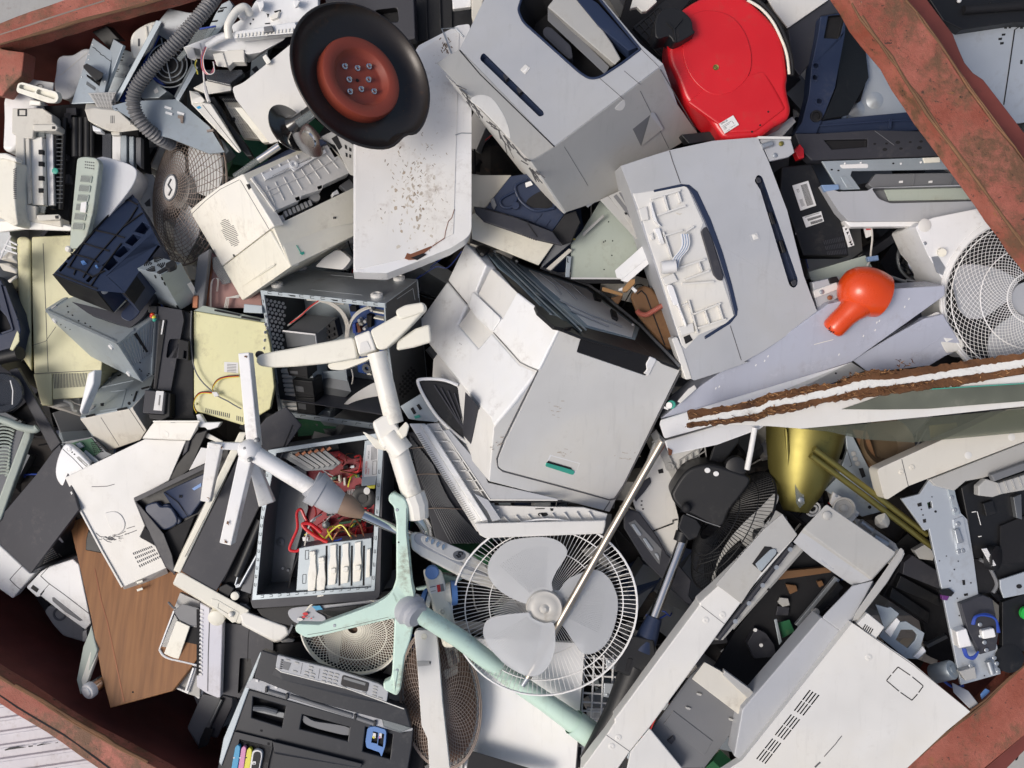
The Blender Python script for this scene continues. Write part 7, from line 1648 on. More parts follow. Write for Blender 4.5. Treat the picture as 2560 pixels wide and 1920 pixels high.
up=[G_(1228,1005)]+[G_(1450,985),G_(1659,935)]+H('150,905 300,885 430,855 560,850 660,800 760,772 900,775 1000,760 1200,735 1659,668 1900,630')
ml=[G_(1240,1062),G_(1500,1010),G_(1659,985)]+H('150,952 300,925 560,868 700,830 900,822 1100,790 1659,705 1900,668')
mu=ml
lo_=[G_(1225,1085),G_(1450,1060),G_(1659,1025)]+H('150,990 300,968 560,918 700,880 900,858 1100,832 1659,755 1900,712')
bo=[G_(1230,1102),G_(1450,1085),G_(1659,1058)]+H('150,1030 300,1010 500,955 700,930 1000,893 1250,860 1659,795 1900,755')
t.add('fibre_layer',slab(pl,rag(up)+list(reversed(rag(ml,1.5))),10),M.fibre)
t.add('foam_core',slab(pl.off(-1.5),rag([(x,y-1)for x,y in ml],1)+list(reversed(rag([(x,y+1)for x,y in lo_],1))),10),M.foam)
t.add('fibre_layer',slab(pl,rag(lo_,1.5)+list(reversed(rag(bo))),10),M.fibre)
g=Geo()
for k in range(520):
 u=R.random();top_=R.random()<.45;src=(up,ml)if top_ else(lo_,bo)
 i=R.uniform(0,min(len(src[0]),len(src[1]))-1.01);a=src[0][int(i)];b_=src[1][min(int(i),len(src[1])-1)];a2=src[0][int(i)+1]
 fx=i%1;p=(a[0]+(a2[0]-a[0])*fx,(a[1]*(1-u)+b_[1]*u)+(a2[1]-a[1])*fx)
 g+=tube([pl.at(*p,0),pl.at(p[0]+R.uniform(-14,14),p[1]+R.uniform(-6,7),R.uniform(1,5))],R.uniform(.5,1.2),3,cap=False).mat(R.randrange(2))
t.add('loose_fibre',g,[M.fibre,M.fibre2],kind='stuff')
un=TP(H(700,1030),196,.06,-.02)
t.add('underside',slab(un,[G_(1230,1100)]+bo[1:]+H('1900,940 1659,985 1100,1045 640,1090 340,1118 180,1105 0,1095')+[G_(1500,1100)],5),M.mfp,1)
t=Th('glass_sheet','greenish glass pane with torn dark lining below the sandwich panel','glass')
gp=TP(H(1100,1000),178,.04,-.05)
t.add('pane',slab(gp,H('330,1118 700,1090 1100,1050 1659,1000 1950,970 1950,1100 1659,1140 1000,1200 700,1180 500,1135'),4),M.glass)
t.add('dark_lining',slab(un.off(4),H('580,1003 720,955 850,908 1100,885 1659,850 1950,815 1950,915 1659,955 1400,975 1100,1000 820,1005'),3),mat('dusty_green_film',(.13,.14,.11),.3,dirt=.6,dcol=(.25,.24,.2),var=.4,spot=.4),.5)
t.add('green_edge',strip(un.off(5),H('1100,884 1659,850 1950,815'),2.2,.8),M.teal);t.add('black_edge',strip(gp.off(5),H('340,1118 700,1082 1100,1042 1659,992'),2.2,1),M.pen)
t=Th('brass_lamp','speckled brass lamp shade with a folded wing under the glass pane','lamp')
pl=TP(H(300,1300),120,-.9,.0)
c0,c1=P(*H(368,1090),42),P(*H(305,1610),66);ax=(c1-c0).normalized();ln=(c1-c0).length*1000
g=lathe(c0,ax,[(86,0),(80,ln*.25),(68,ln*.55),(48,ln*.8),(26,ln),(24.5,ln),(46,ln*.8),(66,ln*.55),(78,ln*.25),(84,0)],48,cap=False)
t.add('shade',g,M.brass);t.add('fold',hull([P(*p,h)for p,h in zip(H('235,1110 250,1110 330,1590 300,1590 262,1360'),(112,118,88,86,106))]+[P(*p,60)for p in H('240,1130 310,1560')]),M.brass,2)
t.add('clear_strip',slab(TP(H(330,1500),108),H('300,1420 345,1410 360,1560 330,1590 310,1560'),2),M.clear);t.add('knob',knobdisc(TP(H(338,1540),108),H(338,1540),6,2),M.steel)
t=Th('brass_tube','pair of long tarnished brass tubes running down from the brass lamp','tubes')
t.add('tube',tube([P(*H(415,1235),150),P(*L(1085,275),95)],6.5,16),M.brass);t.add('tube',tube([P(*H(395,1275),146),P(*L(1110,345),92)],6.5,16),M.brass)
t=Th('white_hook_rod','short white plastic rod hanging under the sandwich panel','rod')
t.one(tube([P(*H(65,1110),120),P(*H(40,1250),110),P(*H(18,1360),104)],6,10),M.paper)
t=Th('green_plug','small green and white round plug beside the corner of the refrigerator','plug')
t.add('plug',lathe(P(*G_(1135,975),95),VIEW+RGT*-.4,[(9,-8),(9,4),(6,6),(.1,6)],18),M.teal);t.add('pin',rod(P(*G_(1090,990),95),P(*G_(1115,1000),95),3),M.paper);t.add('face',lathe(P(*G_(1122,980),101),VIEW+RGT*-.6,[(7,0),(7,2),(.1,2)],16),M.paper)
t=Th('white_block','white plastic block jammed between the second grey printer and the refrigerator','block')
t.one(hull(TP(G_(1240,900),110).pts(G_('1170,955 1235,880 1270,858 1285,880 1240,910 1190,965'))+TP(G_(1240,900),95).pts(G_('1170,960 1280,885 1190,968'))),M.mfp,1)
t=Th('steel_rod','long brushed steel rod lying across the white fan from the refrigerator corner','rod')
p0,p1=P(*G_(1078,1195),215),P(*K_(285,1120),116)
t.add('rod',tube([p0,p0.lerp(p1,.72),p1],8,16),M.bronze);t.add('joint',tube([p0.lerp(p1,.27),p0.lerp(p1,.275)],9.2,16),M.bronze);t.add('end_tip',rod(p1,P(*K_(252,1170),116),6),M.steel)
t=Th('maroon_strip','dark maroon board strip behind the long brushed steel rod','board')
t.one(slab(TP(G_(900,1480),60),G_('800,1659 1060,1200 1100,1215 920,1500 830,1680 790,1690'),12),M.redin,1)
t=Th('appliance_shield','pale steel back plate with a moulded cable channel left of the black fan motor','back plate')
pl=TP(g2(250,500),0,.0,.05)
t.add('plate',slab(pl,g2('60,560 160,330 260,60 320,130 620,160 520,330 380,560 420,720 400,1000 250,1080 100,700'),10),M.mfp,1)
ch=t.add('channel',slab(pl.off(8),g2('205,80 250,40 480,500 400,480 330,340'),10),M.greyw,1.5)
for q in((235,120),(280,200),(350,330),(400,400)):t.add('channel_rib',strip(pl.off(8),g2(f'{q[0]-20},{q[1]+20} {q[0]+40},{q[1]-10}'),3,3),M.greyw,to=ch)
t.add('ring',lathe(pl.at(*g2(350,330),9),pl.n,[(10,0),(10,3),(7,3),(7,1),(4,1),(4,3),(.1,3)],20),M.greyw,to=ch)
t.add('slot',raised(pl,g2('260,352 298,342 305,375 268,382'),.8),M.pen);t.add('wire',tube([pl.at(*p,3)for p in g2('215,825 375,765 375,740 410,735')],1.6,5),M.pen)
for x,y in((130,587),(128,618),(140,648)):t.add('hole',raised(pl,g2(f'{x},{y} {x+14},{y} {x+12},{y+10} {x},{y+10}'),.8),M.pen)
t.add('side_latch',slab(pl.off(6),g2('150,440 200,410 210,450 160,520 90,600 80,560'),14),M.slate,2);t.add('ribbed_grid',ribs(pl.off(2),g2('430,280 620,160 640,300 420,440'),4,3,2.5,6),M.greyw)
t=Th('mixer_cover','slate cover strip with three chromed oval keys right of the white fan','cover')
pl=TP(g2(150,900),10,0,0)
t.add('cover',slab(pl,g2('0,640 120,680 260,870 330,1000 420,1080 520,1200 500,1320 560,1400 480,1380 150,1050 0,800'),20),M.slate,3)
pn=t.add('key_panel',raised(pl,g2('35,760 85,735 290,960 275,1080 255,1060'),2),M.midgrey,.6)
for s in('55,770 80,765 138,850 125,862 105,850','145,880 165,873 230,965 215,978 200,970','235,995 255,990 272,1020 270,1050'):t.add('oval_key',raised(pl.off(2),rnd(g2(s),3),3),M.steel,1,to=pn)
t=Th('floor_fan','black floor fan seen from behind with a chromed pole and a wire cage','fan')
mh=TP(g2(650,480),95,.1,.1)
mo=t.add('motor_housing',slab(mh,cat2(g2('560,320 680,310 850,360 980,420 900,560 820,660 740,800 560,720 430,650 365,560 390,480 470,370'),4),90),M.black,22,seg=5)
for q,r in(((642,357),7.2),((708,383),7)):t.add('white_button',slab(mh.off(4),circ(g2(*q),r,r*.9,20),6),M.paper,.8,to=mo)
t.add('seam',strip(mh.off(1),g2('480,690 620,750 740,790'),2,1),M.midgrey,to=mo);t.add('rear_knob',lathe(mh.at(*g2(860,330),-8),mh.n,[(22,-20),(22,4),(16,6),(.1,6)],24),M.black,to=mo)
t.add('tilt_joint',hull([P(*p,82)for p in g2('420,780 450,680 560,730 600,790 570,870 500,900 410,800')]+[P(*p,50)for p in g2('420,790 570,740 500,890')]),M.black,4);t.add('joint_knob',ball(P(*g2(480,645),100),11,14),M.deep)
t.add('pole',tube([P(*g2(465,860),64),P(*g2(230,1480),90)],11.5,20),M.chrome)
t.add('pole_collar',tube([P(*g2(450,830),66),P(*g2(430,900),66)],15,16),M.black)
t.add('grip',tube([P(*K_(1035,765),94),P(*K_(1000,860),96),P(*K_(960,960),98)],[16,22,26],20),M.navy)
t.add('clamp',hull([P(*p,120)for p in K_('860,920 900,870 1030,900 1050,1020 950,1140 900,1130 860,1080 790,1070 830,970')]+[P(*p,80)for p in K_('870,930 1030,910 950,1130 800,1075')]),M.black,4)
t.add('clamp_slot',raised(TP(K_(880,1030),121),K_('880,1010 905,1015 880,1090 860,1085'),1),M.pen)
t.add('lower_tube',tube([P(*K_(920,1050),92),P(*K_(800,1330),96),P(*K_(640,1620),92)],[30,24,20],20),M.black)
cc=P(*g2(835,815),40);u=P(*g2(1100,380),40)-cc;v_=(RGT*.026-UPV*.016+VIEW*.11);d=Dome(cc,u,v_,.055,2.2,back=True)
d.n=-(RGT*.8-UPV*.35-VIEW*.1).normalized()
g=d.ring(1,2.6)+d.ring(.8,1.2)+d.ring(.55,1.2);t.add('cage',g+d.spokes(90,.3,1,.9,.1,8),M.black)
d2=Dome(cc,u,v_,.04,2.2);d2.n=-d.n;t.add('front_cage',d2.spokes(60,.2,1,.9,.1,8)+d2.ring(.7,1.0),M.black)
t.add('blade',slab(TP(g2(900,950),78,.2,.1),cat2(g2('690,1260 680,1180 760,1020 880,900 1000,830 1080,740 1160,640 1190,560 1150,540 1050,640 920,760 800,900 710,1080'),3),4),M.greyw,1)
t.add('blade',slab(TP(g2(980,850),88,.2,.1),cat2(g2('900,860 930,780 1040,740 1080,770 1020,860 950,940 905,910'),3),4),M.greyw,1)
t.add('cage_nut',lathe(P(*g2(1050,855),88),RGT+VIEW,[(18,-10),(18,10),(.1,12)],18),M.black)
t.add('rear_neck',hull([P(*p,50)for p in g2('640,310 690,150 880,80 900,120 720,360')]+[P(*p,20)for p in g2('650,300 880,100 720,350')]),M.black,6)
t=Th('photocopier','pale grey copier frame with a long screwed bar and an open dark paper bay','copier')
bp=TP(K_(1150,1000),165,.03,.02)
t.add('long_bar',slab(bp,K_('600,1665 750,1462 800,1385 795,1372 1300,692 1300,680 1395,595 1540,455 1659,325')+g2('1215,688 1335,850 1000,1235 880,1400 775,1540 690,1659')+K_('1050,1360 1020,1400 1005,1420 890,1560 800,1690'),50),M.mfp,2.5)
t.add('bar_joint',strip(bp,K_('1312,700 1448,805'),1.3,.5)+strip(bp,K_('750,1465 888,1562'),1.3,.5),M.line)
t.add('upper_shade_panel',slab(bp.off(.8),g2('705,1235 940,960 1085,800 1215,690 1330,850 1200,985 1050,1150 900,1380 790,1295'),3),M.greyw,.8)
for q in((1438,752),(1338,782),(820,1478),(780,1530)):t.add('screw',screw(bp,K_(*q),7),M.mfp)
t.add('recess',slab(bp.off(2),g2('1080,940 1130,945 1185,990 1060,1140 985,1075'),3),M.deep);t.add('steel_tab',slab(bp.off(5),rnd(g2('1010,1075 1130,960 1165,960 1175,990 1060,1125 1040,1130'),[2,6,8,6,2,2]),3),M.bluesteel,.6)
rl=TP(g2(1100,1150),130,0,0)
t.add('inner_rail',hull(rl.pts(g2('1240,930 1330,930 1370,960 760,1659 690,1659'))+rl.off(-20).pts(g2('1330,940 760,1659'))),M.greyw,1)
t.add('rail_rod',rod(rl.at(*g2(1290,920),12),rl.at(*g2(720,1650),12),6),M.slate)
for k in range(5):t.add('rail_clip',lathe(rl.at(*bil(g2('1270,960 1270,960 850,1510 850,1510'),0,k/4.),14),VIEW,[(5,0),(5,6),(.1,6)],10),M.steel)
t.add('hole',raised(rl,circ(g2(1112,1272),4,3.6,10),1),M.pen)
bb=TP(L(620,300),205,.0,.05)
t.add('bridge',hull(bb.pts(L('350,240 490,92 905,380 830,420 760,540'))+bb.off(-45).pts(L('290,320 360,240 760,545 640,578 640,560'))),M.greyw,3)
t.add('bridge_front',hull(bb.off(-1).pts(L('355,240 762,542'))+bb.off(-40).pts(L('288,320 300,330 400,395 400,415 450,450 530,470 535,500 640,580 760,545'))),M.grey,1.5)
t.add('bridge_cap',lathe(bb.at(*L(490,162)),bb.n,[(9,-1),(9,3),(6,5),(.1,5)],20),M.greyw)
t.add('bridge_notch',slab(bb.off(-30),L('460,410 535,465 530,485 450,430'),12),M.grey,1)
sp=TP(L(300,1000),175,.02,.0)
t.add('lavender_bar',slab(sp,L('460,765 580,850 -20,1610 -60,1590 -10,1310'),60),M.grey,2.5)
t.add('slope',hull(sp.off(3).pts(L('460,768 480,745 640,578 770,545 640,790 580,855'))+sp.off(-40).pts(L('480,760 620,600 770,560 640,800'))),M.grey,3)
t.add('edge_trim',hull(TP(L(800,500),190).pts(L('640,790 660,740 780,620 870,470 930,350 950,370 940,410 880,480 850,560 730,690 680,780'))+TP(L(800,500),165).pts(L('650,790 870,490 940,400 740,690'))),M.greyw,2)
t.add('edge_lug',slab(TP(L(910,430),188),rnd(L('870,455 930,365 955,385 940,420 900,480'),4),20),M.mfp,2)
bay=TP(L(250,800),10,0,0)
t.add('bay_floor',slab(bay,L('-200,1100 -60,860 340,350 560,520 -60,1320'),6),M.deep)
for s,m,o,h_ in(('540,525 570,545 330,830 305,810',M.steel,40,10),('560,560 590,590 150,1100 120,1085',M.black,60,14),('350,340 365,360 -60,840 -80,820',M.greyw,55,8),('70,830 130,860 180,930 190,1000 60,1010 20,920',M.slate,20,20),('200,800 270,780 300,850 230,890',M.pcb,25,4),('180,780 195,775 225,910 210,930',M.bluesteel,40,5),('215,650 262,655 272,695 230,705 200,678',M.greyw,15,6),('250,570 310,578 318,610 275,630',M.log,12,10),('200,700 270,708 262,755 190,755',M.slate,10,6),('150,500 500,470 520,500 200,545',M.log,30,16),('435,555 462,548 475,575 450,590',M.log,14,10)):
 t.add('bay_fitting',slab(bay.off(o),L(s),h_),m,.8)
for q in((65,840),(100,930)):t.add('bay_screw',lathe(bay.at(*L(*q),42),VIEW,[(4,0),(4,3),(.1,3)],10),M.paper)
t.add('gear',lathe(bay.at(*L(420,730),60),VIEW,[(8,0),(8,8),(.1,8)],12),M.greyw)
dp=TP(K_(1300,1350),120,.0,.0)
pocket=K_('1250,1110 1330,1030 1450,1090 1600,1200 1640,1260 1330,1659 1120,1659 1020,1500 1015,1440 1040,1400')
pk=t.add('pocket_floor',slab(dp,pocket,6),M.midgrey,1)
t.add('pocket_rim',hull(dp.off(40).pts(K_('890,1560 1005,1420 1020,1520 1080,1590 1200,1659 1140,1700 860,1700'))+dp.pts(K_('890,1570 1020,1440 1200,1659'))),M.mfp,3)
t.add('pocket_door',slab(dp.off(2),K_('1145,1320 1380,1500 1330,1585 1088,1400'),3),M.midgrey,.8,to=pk)
t.add('pocket_latch',slab(dp.off(6),K_('1110,1500 1145,1470 1158,1492 1135,1522'),8),M.slate,1,to=pk)
for q in((1300,1222),(1235,1305),(1490,1372)):t.add('pocket_nub',slab(dp.off(5),rnd(K_(f'{q[0]-16},{q[1]-10} {q[0]+16},{q[1]} {q[0]+10},{q[1]+12} {q[0]-16},{q[1]+4}'),3),6),M.greyw,.8,to=pk)
t.add('pocket_wall',hull(dp.off(34).pts(K_('1330,1030 1420,1080 1620,1230 1530,1340 1255,1130'))+dp.pts(K_('1260,1130 1530,1340 1600,1240'))),M.beige,1.5)
t.add('pocket_step',slab(dp.off(40),K_('1450,1080 1600,1190 1640,1230 1600,1260 1440,1110'),16),M.greyw,1.5)
t.add('corner_bracket',slab(bp.off(-6),K_('890,1545 910,1540 1010,1630 1000,1665 940,1659 870,1600'),4),M.bluesteel,.6)
for q in((910,1590),(945,1615),(890,1600),(910,1610)):t.add('bracket_hole',raised(bp.off(-6),circ(K_(*q),3,2.6,8),.6),M.pen)
t=Th('copier_cover','broad pale copier side panel with three blocks of slotted vents and a marked square','panel')
pl=TP(L(700,1250),196,.02,.03)
VC=[]
for q in('385,1190 455,1228 355,1355 288,1318','275,1335 340,1372 240,1498 175,1462','165,1478 228,1512 130,1640 65,1604'):VC+=cells(L(q),4,2,.42,.92)
t.add('panel',slab(pl,L('640,800 720,850 1000,1040 1340,1325 1200,1440 960,1665 850,1800 -300,1800 -10,1612'),22,wells=[(c,14,1)for c in VC]),[M.mfp,M.deep],3)
g=Geo()
for s in('912,1060 985,1110','998,1120 1062,1172','1062,1175 1035,1212','1028,1222 995,1258','995,1258 928,1212','918,1204 845,1142','845,1140 872,1108','880,1098 912,1062'):g+=strip(pl,L(s),2.4,.5)
t.add('marked_square',g,M.pen)
t.add('screw',screw(pl,L(738,1002),7),M.mfp);t.add('scratch',strip(pl,L('580,1468 540,1520 475,1592'),2.0,.4)+strip(pl,L('452,1625 420,1655'),4,.5),M.line)
t.add('upper_vent_block',slab(pl.off(-3),L('735,742 835,825 775,905 670,805'),30),M.mfp,2);t.add('small_vent',slots(pl.off(-3),L('715,805 770,838 752,868 700,832'),5,1,.45,1,.7),M.pen)
t.add('seam',strip(pl,L('655,805 730,860 1010,1055 1325,1310'),1.2,.5),M.line)
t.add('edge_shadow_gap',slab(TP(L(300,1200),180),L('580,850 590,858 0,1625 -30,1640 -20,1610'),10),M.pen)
t=Th('motor_bracket','pierced zinc motor bracket beside the small cylindrical motor','bracket')
pl=TP(L(950,880),140,.05,.0)
t.add('plate',slab(pl,L('780,690 850,710 870,705 920,745 880,800 960,790 1070,860 1050,930 1080,970 1035,1015 960,1010 800,880 830,830'),6,through=[L('930,840 1000,840 1025,870 1015,900 970,950 900,900')]),M.bluesteel,.8)
for s in('835,850 905,770 925,790 870,885','1005,1000 1060,940 1078,965 1030,1012'):t.add('lug',slab(pl.off(6),L(s),5),M.whitesheet,.6)
t=Th('small_motor','small cylindrical steel motor beside the marked square of the copier side panel','motor')
ax=(RGT*.5+UPV*.45+VIEW*.75).normalized();t.add('can',lathe(P(*L(1170,1090),120),ax,[(19,-20),(20,-18),(20,24),(18,27),(8,27),(8,30),(.1,30)],24),M.bluesteel);t.add('wire',tube(cat([P(*L(*p),110)for p in((1180,1140),(1240,1180),(1300,1170))],5),3,6),M.vinyl)
t=Th('dark_mechanism','dark copier mechanism in deep shade between the copier side panel and the zinc chassis','mechanism')
pl=TP(L(1000,650),20,0,0)
t.add('base',slab(pl,L('820,640 960,400 1140,360 1180,620 1240,820 1290,1080 1100,1000 1060,800'),20),M.deep,2)
for s,m in(('950,440 1000,400 1160,500 1165,600 940,510',M.slate),('930,520 1150,640 1160,700 900,590',M.black),('880,590 1100,740 1090,800 860,650',M.black),('1010,370 1080,330 1130,390 1120,430 1040,420',M.greyw),('1080,930 1200,870 1210,890 1090,950',M.darksteel)):t.add('block',slab(pl.off(R.uniform(10,26)),L(s),20),m,1)
t=Th('round_speaker','round pale loudspeaker in a square frame below the brass tubes','loudspeaker')
pl=TP(L(600,130),110,.1,.1)
t.add('frame',slab(pl,L('530,25 590,60 685,150 640,205 560,160 510,90'),10),M.mfp,1);t.add('speaker_cone',lathe(pl.at(*L(590,120)),pl.n,[(24,0),(24,4),(21,5),(18,1),(9,0),(8,4),(.1,6)],32),M.beige)
for q in((548,45),(668,160)):t.add('screw',screw(pl,L(*q),3.5),M.steel)
t=Th('coil_ring','black and white coiled grille beside the round loudspeaker','grille')
pl=TP(L(410,120),70)
t.add('plate',slab(pl,L('330,170 400,90 470,90 480,130 380,220'),8),M.deep,1);t.add('ring',tube([pl.at(*p,2)for p in circ(L(410,125),18,15,20,-40)],2.5,6,True),M.paper);t.add('ring',tube([pl.at(*p,2)for p in circ(L(410,125),10,8,20,-40)],2.5,6,True),M.paper)
t=Th('grey_linkage','grey mechanical linkage with rods under the brass tubes','linkage')
pl=TP(L(780,270),95)
t.add('bar',slab(pl,L('650,180 700,190 900,330 920,370 870,380 680,240'),10),M.greyw,1.5)
for a,b_ in(((690,200),(760,250)),((770,285),(850,330)),((800,330),(880,380))):t.add('pin',rod(pl.at(*L(*a),6),pl.at(*L(*b_),6),7),M.steel)
t=Th('foam_lump','rough grey foam lump lying on the grey linkage','foam');t.one(hull([P(*L(820+46*math.cos(a)+R.uniform(-5,5),195+44*math.sin(a)+R.uniform(-5,5)),118+R.uniform(-6,6))for a in[i*.45 for i in range(14)]]+[P(*L(820,195),135),P(*L(800,210),132),P(*L(835,180),131)]),M.beige,2)
t=Th('key_console','slate grey panel with a row of round keys left of the zinc chassis','panel')
pl=TP(H(650,1350),70,.0,.05)
t.add('panel',slab(pl,H('600,1140 640,1150 830,1530 850,1600 700,1640 480,1480 560,1400 610,1250'),12),M.bluesteel,1.5)
for x,y in((648,1265),(658,1295),(672,1325)):t.add('key',lathe(pl.at(*H(x,y)),pl.n,[(5.4,-1),(5.4,2),(4,2.6),(.1,2.6)],14),M.greyw)
t.add('socket',raised(pl,H('680,1355 705,1350 722,1400 700,1410'),1),M.ink);t.add('outline',strip(pl,H('610,1240 640,1335 625,1345'),1.4,.5),M.line);t.add('hole',raised(pl,circ(H(745,1583),4.5,4.5,10),.8),M.pen)
t=Th('amber_bowl','amber brown bowl seen through the glass pane','bowl');t.one(lathe(P(*H(860,1200),70),VIEW+UPV*.3,[(56,-30),(60,-10),(56,0),(50,-6),(30,-28),(.1,-32)],36),mat('amber_brown',(.12,.085,.05),.3,dirt=.3))
t=Th('ochre_box','ochre cardboard box under the glass pane beside the amber bowl','box')
t.one(hull(TP(H(1170,1150),80).pts(H('1095,1100 1260,1080 1270,1160 1110,1210'))+TP(H(1170,1150),40).pts(H('1100,1110 1265,1170'))),mat('ochre_card',(.34,.27,.10),.8,dirt=.4),1)
t=Th('wooden_lath','dark wooden slat standing behind the keyboard panel','slat');t.one(hull(TP(H(740,1280),60).pts(H('640,1120 730,1130 850,1500 830,1560'))+TP(H(740,1280),40).pts(H('640,1130 850,1510 830,1570'))),M.log,1)
t=Th('copier_chassis','zinc copier chassis under a long cream bar with black gears at the right edge','copier')
pl=TP(g3(600,800),135,.0,.0)
t.add('cream_bar',slab(pl.off(32),rnd(g3('232,285 860,0 1250,-190 1250,60 1156,110 430,390 290,480 270,440'),[10,2,2,2,2,2,14,10]),45),M.beige,5,seg=3)
t.add('bar_joint',strip(pl.off(32),g3('388,222 430,392'),1.6,.5),M.line)
for q in((386,300),(452,272)):t.add('screw',screw(pl.off(32),g3(*q),6),M.beige)
for q in((805,196),(1078,82)):t.add('plug_cap',lathe(pl.at(*g3(*q),32),pl.n,[(7.5,-1),(7.5,.4),(6.5,.7),(.1,.7)],20),M.mfp)
t.add('under_ledge',slab(pl.off(8),g3('560,350 1250,80 1250,230 900,340 790,360 720,420 600,390'),14),M.greyw,2)
zp2=t.add('zinc_plate',slab(pl,g3('385,470 500,440 560,350 700,360 760,560 800,600 840,840 870,1070 900,1090 990,1400 1010,1570 760,1640 740,1540 640,1040 560,660 530,670'),8,through=[g3('548,495 575,485 582,525 558,535')]),M.zinc,.8)
g=Geo()
for x,y,r in((601,550,8),(578,458,4),(512,537,5),(522,572,5),(669,830,4),(743,862,4),(719,914,5),(691,985,6),(823,998,5),(737,1095,4),(750,1204,5),(625,860,4),(908,1582,4)):t.add('hole',raised(pl,circ(g3(x,y),r*.4,r*.4,8),.6),M.pen,to=zp2)
for s in('768,980 785,980 788,1012 772,1012','778,1068 803,1062 805,1078 782,1082','485,500 512,492 515,515 490,520','520,600 540,595 542,618 525,622'):t.add('slot',raised(pl,g3(s),.6),M.pen,to=zp2)
t.add('lock_plate',slab(pl.off(4),g3('665,365 710,360 752,565 720,575'),4),M.bluesteel,.6)
for q in((683,388),(703,462),(722,540),(742,628),(747,800),(772,796)):t.add('screw',screw(pl.off(4),g3(*q),5),M.steel)
t.add('tab_plate',slab(pl.off(3),rnd(g3('712,600 775,580 800,700 820,800 740,825 730,760'),4),4),M.zinc,.6);t.add('spring_clip',slab(pl.off(10),g3('718,665 750,655 780,745 738,755'),8),M.steel,2)
bl=pl.off(-10)
t.add('black_side',slab(bl,g3('760,400 850,350 1250,200 1250,950 1010,1000 900,850 830,840 800,600'),60),M.black,2)
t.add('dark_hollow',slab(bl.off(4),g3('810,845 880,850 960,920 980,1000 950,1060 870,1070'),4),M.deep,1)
t.add('hollow_edge',tube(cat([bl.at(*p,6)for p in g3('880,850 925,880 965,950 985,1010 960,1060')],6),4,8),M.midgrey)
t.add('duct',slab(bl.off(30),g3('870,390 920,345 1000,370 1250,290 1250,400 1020,440 960,460 870,450'),20),M.greyw,2)
g=Geo()
for k in range(5):g+=strip(bl.off(30),g3(f'{990+k*45},{370-k*12} {1015+k*45},{440-k*12}'),3,3)
t.add('duct_rib',g,M.greyw);t.add('duct_top',slab(bl.off(40),g3('950,320 1250,210 1250,260 970,362'),16),M.midgrey,2)
g=lathe(bl.at(*g3(960,840),20),VIEW+RGT*.8,[(26,-8),(26,8),(10,9),(.1,9)],24);t.add('gear_body',g,M.black)
for k in range(12):
 p=bil(g3('895,790 915,770 985,890 950,890'),0,k/11.);t.add('gear_tooth',raised(bl.off(36),quad(p,(p[0]+12,p[1]-2),3.4),3),M.paper,.4)
t.add('cross_plate',slab(pl.off(8),g3('1005,980 1250,900 1250,1050 1030,1095 1010,1040'),5),M.zinc,.8);t.add('cross_hole',raised(pl.off(8),circ(g3(1126,1020),7,5.6,14),.8),M.pen)
t.add('white_line',strip(bl.off(2),g3('862,550 885,635'),1.4,.6)+strip(bl.off(2),g3('830,555 855,550'),2,1)+strip(bl.off(2),g3('870,708 890,705'),2,1),M.paper)
mb=pl.off(14)
t.add('motor_block',slab(mb,g3('755,1130 900,1075 960,1100 1000,1300 980,1420 880,1450 800,1290'),30),M.slate,2)
t.add('connector',slab(mb.off(8),g3('730,1305 795,1285 830,1395 750,1410'),24),M.whitesheet,2);t.add('white_lever',slab(mb.off(12),rnd(g3('890,1300 970,1280 985,1340 900,1355'),6),14),M.whitesheet,3)
for k in range(3):t.add('blue_wire',tube(cat([mb.at(*p,8+k*2)for p in g3(f'{770+k*8},1410 {790+k*8},1460 {840},{1475-k*8} {870},{1430}')],6),2,6),M.vinyl)
for k in range(2):t.add('blue_wire',tube(cat([mb.at(*p,14+k*3)for p in g3(f'{830+k*10},1260 {850+k*8},1210 {920},{1195+k*8} {980},1230 {1000-k*8},1310')],6),2.4,6),M.vinyl)
for q in((880,1260),(885,1332),(908,1372),(920,1420),(970,1470),(995,1555),(822,1518),(985,1505)):t.add('screw',screw(mb.off(2),g3(*q),4.5),M.steel)
t.add('lower_tab',slab(pl.off(16),g3('750,1555 850,1525 862,1600 790,1615'),24),M.greyw,2);t.add('roller_pin',rod(pl.at(*g3(930,1490),14),pl.at(*g3(955,1565),14),7),M.steel);t.add('green_knob',lathe(bl.at(*g3(1165,1185),20),VIEW,[(14,0),(14,8),(.1,8)],20),mat('bright_green_plastic',(.02,.40,.06),.4))
t.add('black_gear',lathe(pl.at(*g3(1060,1470),0),VIEW,[(30,-10),(30,4),(12,6),(.1,6)],26),M.black)
for s,m in(('1020,1120 1180,1060 1250,1200 1250,1450 1020,1400',M.black),('1060,1300 1110,1280 1150,1390 1100,1400',M.greyw),('1020,1180 1070,1170 1072,1190 1025,1198',M.brass),('1010,640 1250,540 1250,860 1000,880',M.deep),('1090,460 1140,440 1145,600 1110,590',M.darksteel),('900,500 960,480 980,560 920,580',M.black)):t.add('inner_block',slab(bl.off(R.uniform(6,16)),g3(s),14),m,1)
t.add('purple_clip',slab(pl.off(3),g3('640,1075 690,1080 675,1110 645,1105'),10),mat('purple_plastic',(.12,.03,.16),.4),.8);t.add('black_clip',slab(pl.off(6),g3('620,1045 690,1035 720,1060 700,1085 640,1075'),14),M.black,1)
t=Th('blue_connector','blue plastic connector peeping out at the near right rim','connector');t.one(hull([P(*p,110)for p in L('1400,1220 1430,1185 1460,1200 1440,1240 1410,1265')]+[P(*p,95)for p in L('1400,1230 1450,1235')]),M.blue,1.5)
t=Th('lavender_duct','lavender plastic duct between the copier side panel and the near right rim','duct');t.one(hull([P(*p,120)for p in L('1230,1150 1330,1200 1400,1290 1340,1310 1240,1210')]+[P(*p,100)for p in L('1235,1160 1390,1300 1250,1220')]),M.grey,2)
